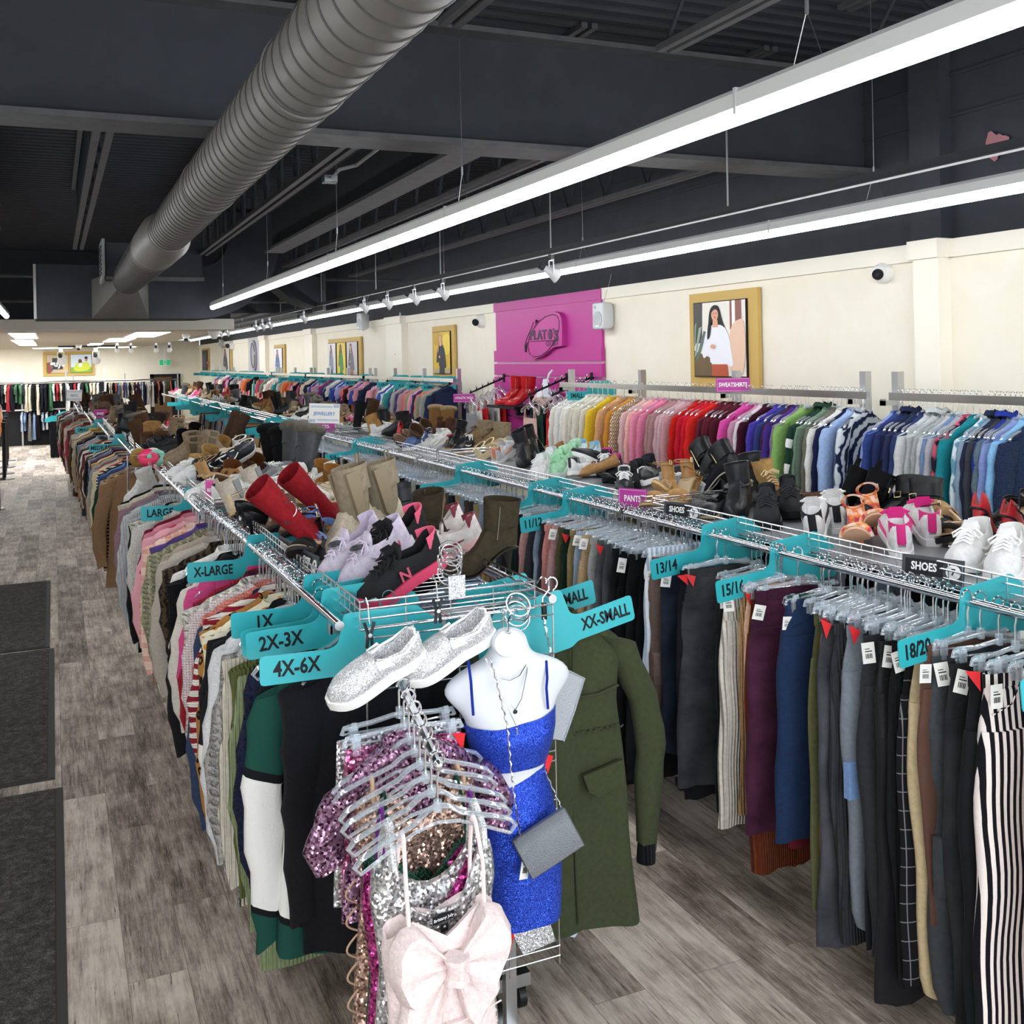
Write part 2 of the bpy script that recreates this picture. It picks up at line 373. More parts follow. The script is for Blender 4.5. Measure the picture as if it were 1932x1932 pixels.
# bulkheads above the rear area
struct('wall_bulkhead', MB().bbox((XL, 19.6, 2.96), (XW+.03, 19.8, ZD)).bbox((XL, 19.6, 2.70), (3.02, 19.8, 2.96)), BLKM)
b = MB().bbox((XL, 19.2, 2.65), (3.02, 19.35, 2.84)); struct('trim_soffit', b, mat('soffit_cream', '#f6f1e4', .7))
x = NT('grid_ceiling'); v = x.obj(); x.col(x.ramp(x.wave(v, 2.6, 'Y'), [(.0, '#8d8475'), (.08, '#b9b1a1')])).pr(.8)
struct('ceiling_lowered', MB().bbox((XL, 19.35, 2.66), (3.02, YB, 2.76)), x.m)
struct('ceiling_aisle', MB().bbox((3.02, 19.8, 2.96), (XW, YB, 3.06)), BLKM)
# corrugated roof deck, ribs running across the shop
b = MB(); prof = []; y = YF
while y < 19.8:
    prof += [(y, 0), (y+.05, 0), (y+.075, .045), (y+.125, .045)]; y += .15
r0 = [(XL, p[0], ZD+p[1]) for p in prof]; r1 = [(XW+.25, p[0], ZD+p[1]) for p in prof]
b.loft([r0, r1], False, False, False); b.bbox((XL, YF, ZD+.05), (XW+.25, 19.8, ZD+.1)); struct('ceiling', b, BLKM)
# trims along the right wall top and pilasters
TRIM = mat('cream_trim', '#efe9da', .6)
def wtrim(n, y0, y1, m=None): struct('trim_%d' % n, MB().bbox((XW-.035, y0, 2.60), (XW, y1, 2.71)), m or TRIM)
wtrim(1, -2.6, 8.99); wtrim(2, 11.66, YB)
for i, (y0, y1) in enumerate(((4.66, 4.86), (15.2, 16.0), (21.2, 21.9), (26.4, 27.2))):
    b = MB().bbox((XW-.10, y0, 0), (XW, y1, 2.70)); b.bbox((XW-.13, y0-.02, 2.60), (XW, y1+.02, 2.715)); struct('trim_%d' % (5+i), b, TRIM)
struct('wall_column', MB().bbox((XW-.07, 4.66, 2.715), (XW+.03, 4.9, ZD)), BLKM)
struct('baseboard_right', MB().bbox((XW-.02, YF, 0), (XW, YB, .1)), mat('baseboard', '#3a3a3c', .6))
# pink patch of old paint showing on the dark wall
o = obj('trim_20', MB().prism([(.07*(1+.25*math.sin(3*a+1)+.12*math.sin(7*a))*math.cos(a), .075*(1+.25*math.sin(3*a+1)+.12*math.sin(7*a))*math.sin(a)) for a in [2*PI*k/26 for k in range(26)]], .002, wallM(atx(1879, 273, XW+.014))), mat('pink_primer', '#a9747a', .8)); o['kind'] = 'structure'
# ------------------------------------------------------------------ ceiling steel
STL = NT('painted_steel'); STL.col(STL.ramp(STL.noise(STL.obj(), 9, 4), [(.3, '#4c4d4f'), (.7, '#5d5d5e')])).pr(.6); STLM = STL.m
def ibeam(label, a, bb, h, wd, name='steel_beam'):
    a, bb = Vector(a), Vector(bb); t = (bb-a).normalized(); sd = t.cross(Vector((0, 0, 1))).normalized()
    def bar(z0, z1, w_): return [[a+sd*q[0]+Vector((0, 0, q[1])), bb+sd*q[0]+Vector((0, 0, q[1]))] for q in ((-w_/2, z0), (w_/2, z0), (w_/2, z1), (-w_/2, z1))]
    t_ = thing(name, label, 'beam')
    for nm, (z0, z1, w_), m in (('bottom_flange', (0, .03, wd), STLM), ('web', (.03, h-.03, .03), BLKM), ('top_flange', (h-.03, h, wd), STLM)):
        q = bar(z0, z1, w_); obj(nm, MB().loft([[p[0] for p in q], [p[1] for p in q]]), m, t_, smooth=False)
ibeam('deep black steel girder crossing the whole ceiling above the round duct', (XL, 5.42, 3.22), (XW+.1, 5.42, 3.22), .66, .30, 'steel_girder')
ibeam('flat steel beam over the left aisle behind the girder', (-.62, 5.6, 3.62), (-.62, 13.2, 3.62), .3, .2)
ibeam('deep solid beam running lengthwise right of the round duct', (2.35, 5.6, 3.30), (2.35, 12.0, 3.30), .5, .22)
def joist(label, X, y0, y1, zb, h, n):
    h = ZD-zb+.01
    t_ = thing('bar_joist', label, 'joist', group=None)
    b = MB()
    for dx in (-.035, .035): b.bbox((X+dx-.02, y0, zb), (X+dx+.02, y1, zb+.035))
    obj('bottom_chord', b, STLM, t_, smooth=False)
    b = MB()
    for dx in (-.035, .035): b.bbox((X+dx-.02, y0-.2, zb+h-.035), (X+dx+.02, y1+.1, zb+h))
    obj('top_chord', b, STLM, t_, smooth=False)
    b = MB(); pts = []
    for i in range(2*n+1): pts.append((X, y0+(y1-y0)*i/(2*n), zb+(.02 if i % 2 == 0 else h-.02)))
    for i in range(2*n): b.cyl(pts[i], pts[i+1], .013, 5)
    obj('web_rod', b, BLKM, t_)
joist('open-web joist left of the round duct behind the girder', .28, 5.7, 12.5, 3.34, .62, 12)
joist('open-web joist right of the round duct behind the girder', 1.62, 5.7, 12.5, 3.30, .66, 12)
joist('open-web joist right of the solid lengthwise beam', 3.0, 5.7, 14.5, 3.36, .62, 14)
joist('open-web joist nearest the right wall behind the girder', 4.35, 5.7, 16.0, 3.36, .62, 15)
joist('open-web joist in front of the girder directly above the duct mouth', 1.75, -1.0, 4.6, 3.62, .4, 8)
joist('open-web joist in front of the girder above the near light', 2.95, -1.0, 4.6, 3.62, .4, 8)
joist('open-web joist in front of the girder nearest the right wall', 4.25, -1.0, 4.6, 3.62, .4, 8)
joist('open-web joist in front of the girder over the left aisle', .55, -1.0, 4.6, 3.62, .4, 8)
# thin cross pipes near the rear bulkhead
for (n_, y_, z_) in (('upper', 15.5, 3.28), ('lower', 17.5, 3.05)):
    tag(obj('ceiling_conduit', MB().cyl((XL, y_, z_), (XW, y_, z_), .025, 6), STLM), 'thin grey pipe across the ceiling behind the ductwork, %s of two' % n_, 'pipe')
# electrical boxes and conduit on joists
def jbox(lbl, p, s):
    t_ = thing('junction_box', lbl, 'electrical box', p); obj('box', MB().box((0, 0, 0), (s, s*.9, s*.5)), STEEL, t_, smooth=False)
    obj('cover', MB().box((0, 0, -s*.27), (s*1.05, s*.95, .004)), CHROME, t_, smooth=False)
jbox('square steel junction box on the near joist above the front light', (2.99, atx(1600, 30, 2.99).y, 3.60), .10)
jbox('steel junction box on the joist right of the round duct', atz(622, 338, 3.30), .09)
tag(obj('conduit', MB().tube([atz(720, 275, 3.32), atz(672, 312, 3.32), atz(640, 320, 3.3), atz(625, 338, 3.3)], .012, 6), mat('light_conduit', '#9a9c9c', .4)), 'light grey bent conduit feeding the junction box by the duct', 'conduit')
# ------------------------------------------------------------------ round spiral duct
DX, DZ, DR = .818, 3.044, .150
DUCT = NT('grey_duct_paint'); DUCT.col(DUCT.ramp(DUCT.noise(DUCT.obj(), 6, 4), [(.3, '#686661'), (.7, '#74726d')])).pr(.5); DUCTM = DUCT.m
du = thing('spiral_duct', 'grey round spiral duct running lengthwise under the ceiling', 'duct', (DX, 0, DZ))
def dring(y, r, n=40): return [(r*math.cos(2*PI*j/n), y, r*math.sin(2*PI*j/n)) for j in range(n)]
obj('pipe', MB().loft([dring(-1.5, DR), dring(8.2, DR)]), DUCTM, du)
obj('reducer', MB().loft([dring(8.15, DR+.004), dring(8.5, DR+.048), dring(9.2, DR+.048), dring(10.2, DR+.03)]), DUCTM, du)
obj('rear_pipe', MB().loft([dring(9.4, DR+.042), dring(13.0, DR+.02)]), DUCTM, du)
SEAM = mat('duct_seam', '#4a4947', .5)
b = MB()
def seam(y, r):
    n = 40; pitch = .05
    b.tube([((r)*math.cos(2*PI*j/n), y+pitch*j/n, (r)*math.sin(2*PI*j/n)) for j in range(n+1)], .0042, 4)
y = -1.4
while y < 8.1: seam(y, DR+.001); y += .125
y = 9.3
while y < 12.9: seam(y, DR+.044-.022*(y-9.3)/3.6); y += .125
obj('spiral_seam', b, SEAM, du)
b = MB()
for y in (3.55, 5.95): b.tube([((DR+.003)*math.cos(q), y, (DR+.003)*math.sin(q)) for q in [2*PI*j/40 for j in range(41)]], .006, 4)
obj('joint_band', b, mat('duct_band', '#6d6b67', .5), du)
# box plenum and elbows at the rear
pl = thing('duct_plenum', 'black rectangular duct plenum behind the end of the round duct', 'duct', (0, 13.9, 0))
obj('plenum_box', MB().bbox((-.19, -.2, 2.62), (1.75, .6, 3.28)), BLKM, pl, smooth=False)
sq = lambda y, a0, a1, z0, z1: [(a0, y, z0), (a1, y, z0), (a1, y, z1), (a0, y, z1)]
b = MB(); n = 40
cr_ = [(DX+(DR+.02)*math.cos(2*PI*j/n), -.9, DZ+(DR+.02)*math.sin(2*PI*j/n)) for j in range(n)]
def sqr(y, cx, cz, hw, hh): 
    out = []
    for j in range(n):
        a = 2*PI*j/n; cc, ss = math.cos(a), math.sin(a); k = 1/max(abs(cc), abs(ss)); out.append((cx+hw*cc*k, y, cz+hh*ss*k))
    return out
b.loft([cr_, sqr(-.2, .78, 2.86, .33, .24)]); obj('transition', b, DUCTM, pl, ang=30)
b = MB(); path = []
for k in range(9):
    a = -PI/2+PI/2*k/8; path.append((1.75+1.0*math.cos(a), 3.62+1.0*math.sin(a)))
inner = []
for k in range(9):
    a = -PI/2+PI/2*k/8; inner.append((1.75+.34*math.cos(a), 3.62+.34*math.sin(a)))
rings = [[(p[0], -.2, p[1]), (p[0], .6, p[1]), (q[0], .6, q[1]), (q[0], -.2, q[1])] for p, q in zip(path, inner)]
rings.append([(2.75, -.2, 4.0), (2.75, .6, 4.0), (2.09, .6, 4.0), (2.09, -.2, 4.0)])
obj('elbow', b.loft(rings), BLKM, pl, ang=50)
obj('corner_edge', MB().bbox((-.2, -.21, 2.62), (-.17, -.19, 3.28)), mat('corner_edge', '#b8b6b0', .5), pl, smooth=False)
t_ = thing('duct_elbow', 'second black curved duct elbow dropping right of the plenum', 'duct', (2.75, 15.3, 0))
rings = []
for k in range(9):
    a = PI+PI/2*k/8; p = (.95+.9*math.cos(a), 3.75+.9*math.sin(a)); q = (.95+.45*math.cos(a), 3.75+.45*math.sin(a))
    rings.append([(p[0], 0, p[1]), (p[0], .6, p[1]), (q[0], .6, q[1]), (q[0], 0, q[1])])
rings = [[(.05, 0, 4.0), (.05, .6, 4.0), (.5, .6, 4.0), (.5, 0, 4.0)]]+rings
obj('bend', MB().loft(rings), BLKM, t_, ang=50); obj('collar', MB().bbox((.95, -.04, 2.8), (1.0, .64, 3.35)), STLM, t_, smooth=False)
ru = thing('roof_unit', 'dark roof unit with a white louvre on its left side behind the duct', 'ventilation unit', (1.08, 12.6, 3.22))
obj('casing', MB().bbox((-.52, -.2, -.18), (.52, .5, .2)), BLKM, ru, smooth=False)
obj('base_rail', MB().bbox((-.54, -.22, -.22), (.54, -.17, -.18)), STLM, ru, smooth=False)
b = MB().bbox((-.56, -.22, -.22), (-.53, .5, .24))
obj('louvre_frame', b, mat('louvre', '#9da0a0', .5), ru, smooth=False)
b = MB()
for k in range(7): b.bbox((-.567, -.15, -.15+k*.05), (-.558, .45, -.125+k*.05))
obj('louvre_slat', b, BLKM, ru, smooth=False)

# ------------------------------------------------------------------ linear lights
LENS = emit('lit_lens', '#f8fbff', TUBE); HOUS = mat('white_light_housing', '#d9dad8', .4)
def linear_light(label, X, y0, y1, z, wires):
    t_ = thing('linear_light', label, 'light fixture', (X, 0, z))
    b = MB(); n = 10
    sec = [(-.034, .012), (-.034, .055), (-.022, .07), (.022, .07), (.034, .055), (.034, .012)]
    b.loft([[(q[0], y0, q[1]) for q in sec], [(q[0], y1, q[1]) for q in sec]]); obj('housing', b, HOUS, t_, smooth=False)
    b = MB(); sec = [(-.032, .012), (-.03, -.012), (-.016, -.026), (.016, -.026), (.03, -.012), (.032, .012)]
    b.loft([[(q[0], y0+.004, q[1]) for q in sec], [(q[0], y1-.004, q[1]) for q in sec]]); obj('lens', b, LENS, t_)
    b = MB(); y = y0+2.44
    while y < y1-.5: b.bbox((-.0355, y-.006, -.006), (.0355, y+.006, .0705)); y += 2.44
    obj('joint_clip', b, mat('joint_clip', '#c6c8c8', .4), t_, smooth=False)
    for yw, zt in wires:
        b = MB().cyl((0, yw, .22), (0, yw, zt-z), .0022, 5); b.cyl((0, yw, .2), (0, yw, .24), .006, 6)
        for q in (-.06, .06): b.cyl((0, yw, .21), (0, yw+q, .07), .0016, 4)
        obj('hanger_wire', b, STEEL, t_)
linear_light('long lit linear light nearest the camera, above the aisle between the racks', 1.86, -2.4, 13.5, 2.75, [(2.2, 4.0), (4.75, 3.7), (7.2, 3.9), (9.8, 3.9), (12.6, 3.9)])
linear_light('long lit linear light beside the track lights along the right wall', 3.88, -2.4, 33.0, 2.75, [(4.1, 4.0), (7.3, 3.9), (10.5, 3.9), (14, 3.9), (18, 3.9), (24, 2.95)])
linear_light('lit linear light at the far left over the front mats', -.58, -2.4, 16.0, 2.75, [(6, 4.0), (8.5, 4.0), (13.5, 4.0)])
# ------------------------------------------------------------------ track with spot heads beside the second light
TX = 3.62; TZ = 2.88
tr = thing('light_track', 'dark suspended lighting track in front of the second light', 'light track', (TX, 0, TZ))
obj('channel', MB().bbox((-.022, 1.5, -.02), (.022, 36, .02)), mat('track_dark', '#2c2d30', .4), tr, smooth=False)
obj('conductor_strip', MB().bbox((-.024, 1.5, -.026), (.024, 36, -.021)), mat('track_silver', '#4d4e51', .5), tr, smooth=False)
for k, yy in enumerate((5.0, 7.35, 9.9, 12.2, 15.0, 18.0, 22, 27)):
    obj('drop_rod', MB().cyl((0, yy, .02), (0, yy, (3.5 if yy < 19.7 else 2.96)-TZ), .006, 6), mat('rod', '#b9bcbd', .35, .7), tr)
def spot(label, y, s=1.0, X=TX, Z=TZ, yaw=0.0):
    t_ = thing('track_spotlight', label, 'spotlight', (X, y, Z-.02), (0, 0, yaw))
    obj('mount', MB().box((0, 0, -.03*s), (.03*s, .05*s, .05*s)), CHROME, t_, smooth=False)
    b = MB()
    for q in (-.04, .04): b.cyl((0, q*s, -.05*s), (0, q*s, -.16*s), .006*s, 5)
    b.cyl((0, -.04*s, -.05*s), (0, .04*s, -.05*s), .006*s, 5); obj('yoke', b, STEEL, t_)
    d = Vector((.75, -.1, -.45)).normalized(); c = Vector((0, 0, -.15*s))
    b = MB().tube([c-d*.075*s, c-d*.02*s, c+d*.05*s, c+d*.065*s], [.022*s, .03*s, .056*s, .058*s], 14); obj('lamp_head', b, mat('spot_white', '#dfe0e0', .4), t_)
    obj('rear_cap', MB().cyl(c-d*.11*s, c-d*.07*s, .026*s, 10), BLKM, t_)
SP = [7.35, 9.85, 10.75, 11.75, 12.75, 16.2, 19.0, 19.7, 20.4, 24, 25, 26]
for i, yy in enumerate(SP): spot('white track spotlight aimed at the right wall, %s from the near end of the track' % ordn(i+1), yy)
for i, (xx, yy) in enumerate(((1.6, 30.0), (1.95, 30.0), (2.6, 30.0), (2.95, 30.0))): spot('small track spotlight under the lowered ceiling, %s from the left near the exit sign' % ordn(i+1), yy, 1.2, xx, 2.66, PI/2)
t_ = thing('light_track', 'short ceiling track in front of the framed guys poster', 'light track', (0, 0, 0)); obj('channel', MB().bbox((.15, 34.0, 2.60), (1.75, 34.06, 2.65)), BLKM, t_, smooth=False)
spot('track spotlight in front of the left half of the guys poster', 34.03, 2.2, .22, 2.6, PI/2); spot('track spotlight in front of the right half of the guys poster', 34.03, 2.2, 1.2, 2.6, PI/2)
# recessed troffers of the lowered ceiling, then added fill panels among them
PAN = emit('lit_troffer', '#f6fbff', 10.0)
def troffer(label, x0, x1, y0, y1):
    t_ = thing('ceiling_panel_light', label, 'light fixture', ((x0+x1)/2, (y0+y1)/2, 2.66)); hx, hy = (x1-x0)/2, (y1-y0)/2
    obj('frame', MB().bbox((-hx-.03, -hy-.03, -.012), (hx+.03, hy+.03, 0)), WHITE, t_, smooth=False); obj('diffuser', MB().bbox((-hx, -hy, -.018), (hx, hy, -.0125)), PAN, t_, smooth=False)
troffer('lit ceiling panel at far left, nearer of two', -.72, -.30, 20.6, 24.6); troffer('lit ceiling panel at far left, farther of two', -.85, -.42, 26.0, 32.5)
for k in range(4): troffer('added unseen fill panel in the row over the left side wall, %s from the front' % ordn(k+1), -2.6, -1.9, 21+5*k, 24+5*k)  # made-up panels out of view, added to light the dim rear area
troffer('added fill panel brightening the rear wall at left', -.6, .6, 37.4, 38.6); troffer('added fill panel brightening the rear wall at right', 1.4, 2.6, 37.4, 38.6)  # made-up pair, added because the rear wall came out too dim
troffer('slanted-looking lit ceiling panel right of centre, nearest', 1.45, 2.05, 20.6, 24.2); troffer('lit ceiling panel right of centre, second', 1.2, 1.75, 25.2, 29.0); troffer('lit ceiling panel right of centre, farthest', .95, 1.3, 31, 33.5)
# ================================================================== THINGS ON THE WALLS
def setM(o, M): o.matrix_world = M; return o
def put_text(s, size, M, m, parent, sx=.8, bold=0.0, name='lettering'):
    o = put(name, text_mesh(s, size, sx, .0006, bold), m, parent)
    o.matrix_local = M; return o
GOLD = mat('tan_backboard', '#c8a860', .6); FRAMEB = mat('frame_edge', '#17171a', .5)
def flat(parent, name, M, poly, z, m, d=.001):
    return obj(name, MB().prism(poly, d, M @ Matrix.Translation((0, 0, z))), m, parent, smooth=False)
def ell(cx, cy, rx, ry, n=18, rot=0.0):
    return [(cx+rx*math.cos(a)*math.cos(rot)-ry*math.sin(a)*math.sin(rot), cy+rx*math.cos(a)*math.sin(rot)+ry*math.sin(a)*math.cos(rot)) for a in [2*PI*k/n for k in range(n)]]
def sm(poly, it=2):
    for _ in range(it):
        out = []
        for i in range(len(poly)):
            a, b = poly[i], poly[(i+1) % len(poly)]
            out += [(a[0]*.75+b[0]*.25, a[1]*.75+b[1]*.25), (a[0]*.25+b[0]*.75, a[1]*.25+b[1]*.75)]
        poly = out
    return poly
def rnd(poly, r=.012):
    out = []; n = len(poly)
    for i in range(n):
        p = Vector(poly[i]); a = Vector(poly[i-1]); c = Vector(poly[(i+1) % n])
        u = (a-p); v_ = (c-p); k = min(r, u.length*.45, v_.length*.45); u = p+u.normalized()*k; v_ = p+v_.normalized()*k
        out += [tuple(u), tuple(p*.5+(u+v_)*.25), tuple(v_)]
    return out
def photo(parent, M, x0, y0, wd, ht, layers, z=0.0):
    # a printed picture: flat shapes laid in the plane of the print
    flat(parent, 'print_edge', M, [(x0-.008, y0-.008), (x0+wd+.008, y0-.008), (x0+wd+.008, y0+ht+.008), (x0-.008, y0+ht+.008)], z, FRAMEB, .018)
    zz = z+.0185
    for (nm, poly, c) in layers:
        P = [(x0+min(1, max(0, p[0]))*wd, y0+min(1, max(0, p[1]))*ht) for p in poly]
        flat(parent, nm, M, P, zz, mat('print_'+nm, c, .5), .0006); zz += .0007
FULL = [(0, 0), (1, 0), (1, 1), (0, 1)]
def woman(hair, skin, jacket, skirt, cx=.4):
    L = [('printed_hair', sm([(cx-.13, .50), (cx-.11, .80), (cx-.07, .93), (cx+.03, .97), (cx+.11, .92), (cx+.15, .75), (cx+.24, .60), (cx+.12, .62), (cx, .58)]), hair),
         ('printed_jacket', sm([(cx-.25, .22), (cx-.22, .45), (cx-.14, .66), (cx, .70), (cx+.18, .68), (cx+.28, .55), (cx+.33, .30), (cx+.36, .12), (cx+.22, .15), (cx-.08, .15), (cx-.1, .3)], 1), jacket),
         ('printed_skirt', [(cx-.06, 0), (cx-.05, .16), (cx+.24, .16), (cx+.26, 0)], skirt),
         ('printed_neck', [(cx-.03, .66), (cx+.08, .66), (cx+.07, .76), (cx-.02, .76)], skin),
         ('printed_face', ell(cx+.02, .83, .068, .085), skin),
         ('printed_fringe', sm([(cx-.06, .84), (cx-.05, .93), (cx+.03, .95), (cx+.09, .92), (cx+.1, .84), (cx+.06, .90), (cx, .90)]), hair),
         ('printed_mouth', ell(cx+.025, .795, .022, .007, 10), '#b0464a'), ('printed_eye', ell(cx-.005, .845, .010, .006, 8), '#241a18'), ('printed_eye', ell(cx+.05, .848, .010, .006, 8), '#241a18'),
         ('printed_lock', sm([(cx-.14, .50), (cx-.10, .76), (cx-.04, .74), (cx-.06, .58), (cx-.1, .5)]), hair),
         ('printed_hand', ell(cx-.02, .40, .05, .03, 10), skin)]
    return L
def wall_art(label, y0, y1, z0, z1, photos, X=XW, depth=.045):
    # y0 = nearer edge
    t_ = thing('framed_picture', label, 'framed picture', (X, (y0+y1)/2, z0)); hw = (y1-y0)/2; h = z1-z0
    M = Matrix(((0, 0, -1, 0), (-1, 0, 0, 0), (0, 1, 0, 0), (0, 0, 0, 1)))
    flat(t_, 'backboard', M, [(-hw, 0), (hw, 0), (hw, h), (-hw, h)], .012, GOLD, depth-.012)
    flat(t_, 'mounting_batten', M, [(-hw*.8, h*.2), (hw*.8, h*.2), (hw*.8, h*.8), (-hw*.8, h*.8)], 0, FRAMEB, .012)
    for (fx, fy, fw, fh, L) in photos: photo(t_, M, -hw+fx*2*hw, fy*h, fw*2*hw, fh*h, L, depth)
bgA = [('printed_backdrop', FULL, '#e9e4da'), ('printed_brick', [(0, .45), (.16, .45), (.18, 1), (0, 1)], '#4d4a48'), ('printed_ground', [(0, 0), (.4, 0), (.32, .25), (0, .35)], '#6e5a3e'),
       ('printed_leaf', [(0, .25), (.05, .3), (.16, .68), (.1, .66)], '#93a796'), ('printed_leaf', [(.02, .2), (.1, .25), (.26, .6), (.2, .62)], '#62756a'), ('printed_leaf', [(0, .4), (.03, .42), (.06, .75), (.02, .7)], '#7e9384'),
       ('printed_window', [(.72, .62), (.93, .62), (.93, 1), (.72, 1)], '#8d5a4f'), ('printed_window', [(.76, .6), (.82, .6), (.82, 1), (.76, 1)], '#f0efec'), ('printed_pot', sm([(.70, .0), (.68, .4), (.74, .66), (.84, .74), (1, .76), (1, 0)]), '#e3c0a6')]
wall_art('tan framed picture of a woman in a white jacket and rust skirt', 6.49, 7.42, 1.765, 2.548, [(.10, .12, .76, .77, bgA+woman('#1b1718', '#d9a184', '#e9ebf2', '#b5563b', .42))])
bgB = [('printed_backdrop', FULL, '#d9b42c'), ('printed_leaf', ell(.8, .7, .3, .25), '#e9cf4b'), ('printed_leaf', ell(.2, .85, .25, .18), '#c79a1c'), ('printed_ground', [(0, 0), (1, 0), (1, .12), (0, .1)], '#b9a77e')]
wall_art('tan framed picture of a blonde woman in a navy coat before yellow leaves', 13.07, 13.95, 1.766, 2.50, [(.12, .1, .74, .78, bgB+woman('#c9974f', '#e2b391', '#20222e', '#20222e', .42))])
g1 = [('printed_backdrop', FULL, '#dcdcd8')]+woman('#2b2320', '#c98f70', '#8b93a6', '#4f566b', .38)
g2 = [('printed_backdrop', FULL, '#e2c93c')]+woman('#24201e', '#8c5a3c', '#3f8a34', '#3f8a34', .42)
g3 = [('printed_backdrop', FULL, '#c9c2c0')]+woman('#3a2b26', '#d6a78c', '#6e6a78', '#a5705a', .38)
wall_art('wide tan board of three pictures in a row, the middle figure in green', 17.7, 20.05, 1.74, 2.46, [(.02, .06, .25, .82, g1), (.31, .06, .27, .82, g2), (.62, .06, .30, .82, g3)])
wall_art('narrow tan picture of a person in blue left of the three-picture board', 24.3, 25.5, 1.72, 2.45, [(.05, .06, .8, .82, [('printed_backdrop', FULL, '#dfe3ea')]+woman('#3a2b26', '#d6a78c', '#52709c', '#52709c', .4))])
wall_art('dark tan-edged picture near the rear corner, farther of two', 37.2, 38.9, 1.68, 2.56, [(.08, .08, .8, .84, [('printed_backdrop', FULL, '#2b2b2f'), ('printed_panel', [(.15, .2), (.6, .2), (.6, .8), (.15, .8)], '#5a4f6d')])])
wall_art('picture of a person in white near the rear corner, nearer of two', 32.2, 34.2, 1.68, 2.56, [(.08, .06, .8, .88, [('printed_backdrop', FULL, '#d4cfc8')]+woman('#1f1b1a', '#c08a6a', '#3d3d44', '#23242b', .45))])
# rear wall poster
def rear_pt(px, py, Y=YB-.02): return aty(px, py, Y)
a = rear_pt(82, 710); c = rear_pt(178, 663)
t_ = thing('framed_picture', 'wide tan board on the rear wall with guys lettering and two people outdoors', 'framed picture', ((a.x+c.x)/2, YB, a.z)); hw = (c.x-a.x)/2; h = c.z-a.z; M = Matrix.Rotation(PI/2, 4, 'X')
flat(t_, 'backboard', M, [(-hw, 0), (hw, 0), (hw, h), (-hw, h)], .01, GOLD, .04)
photo(t_, M, -hw+.14*hw, .12*h, .82*hw, .76*h, [('printed_backdrop', FULL, '#c2b39a'), ('printed_coat', ell(.1, .3, .2, .3), '#8c5148'), ('printed_wood', ell(.8, .25, .3, .25), '#d2b48a'), ('printed_square', [(.25, .2), (.75, .2), (.75, .82), (.25, .82)], '#3a3b3d')], .05)
put_text('guys', .34*hw, M @ Matrix.Translation((-hw+.14*hw+.41*hw, .5*h, .075)), WHITE, t_, .95, .012)
photo(t_, M, .06*hw, .12*h, .82*hw, .76*h, [('printed_sky', FULL, '#cfdde6'), ('printed_grass', [(0, 0), (1, 0), (1, .3), (0, .3)], '#8fae4a'), ('printed_jacket', sm([(.1, .05), (.2, .45), (.4, .6), (.6, .55), (.9, .6), (.95, .1)]), '#c9d44a'), ('printed_face', ell(.45, .62, .09, .13), '#6b4632'), ('printed_face', ell(.75, .72, .07, .11), '#c28e6c'), ('printed_hair', ell(.74, .82, .08, .07), '#2d2320'), ('printed_shirt', ell(.46, .42, .1, .12), '#efeae2')], .05)
# exit sign, door on the rear wall
p = aty(311, 684, YB-.3)
t_ = thing('exit_sign', 'green running-man exit sign hanging at the rear right', 'exit sign', (p.x, YB-.3, p.z)); EXG = emit('exit_green', '#1f9a62', .5)
obj('sign_box', MB().box((0, 0, 0), (.40, .06, .24)), WHITE, t_, smooth=False); obj('green_panel', MB().box((-.12, -.032, 0), (.13, .004, .19)), EXG, t_, smooth=False); obj('green_panel', MB().box((.12, -.032, 0), (.13, .004, .19)), EXG, t_, smooth=False)
b = MB(); Mx = frontM((0, -.034, 0))
for poly in (ell(.0, .065, .018, .018, 10), [(-.02, .04), (.02, .045), (.015, -.01), (-.02, 0)], [(-.02, 0), (.0, 0), (-.02, -.08), (-.045, -.08)], [(.0, 0), (.015, 0), (.045, -.07), (.025, -.08)], [(.01, .04), (.05, .0), (.04, -.01), (.0, .02)]): b.prism(poly, .003, Mx)
obj('running_figure', b, EXG, t_, smooth=False); obj('mount', MB().box((0, 0, (2.665-p.z)/2), (.06, .03, 2.665-p.z)), WHITE, t_, smooth=False)
a = aty(284, 757, YB-.03); c = aty(340, 705, YB-.03)
b = MB(); b.bbox((a.x, YB-.08, 0), (a.x+.12, YB-.01, c.z)); b.bbox((c.x-.1, YB-.08, 0), (c.x, YB-.01, c.z)); b.bbox((a.x, YB-.08, c.z-.1), (c.x, YB-.01, c.z)); struct('trim_30', b, mat('door_frame_black', '#151416', .5))
dr = obj('door_1', MB().bbox((a.x+.12, YB-.05, 0), (a.x+.75, YB-.01, c.z-.1)), mat('door_brown', '#6b5236', .6), smooth=False); dr['kind'] = 'structure'
obj('door_brace', MB().tube([(a.x+.42, YB-.06, .9), (a.x+.75, YB-.06, c.z-.2)], .03, 4).tube([(a.x+.75, YB-.06, .9), (a.x+.42, YB-.06, c.z-.2)], .03, 4), mat('door_dark', '#2d241b', .6), dr)
o = obj('door_2', MB().bbox((a.x+.75, YB-.06, 0), (c.x-.1, YB-.01, c.z-.1)), mat('door_black', '#1b191a', .5), smooth=False); o['kind'] = 'structure'
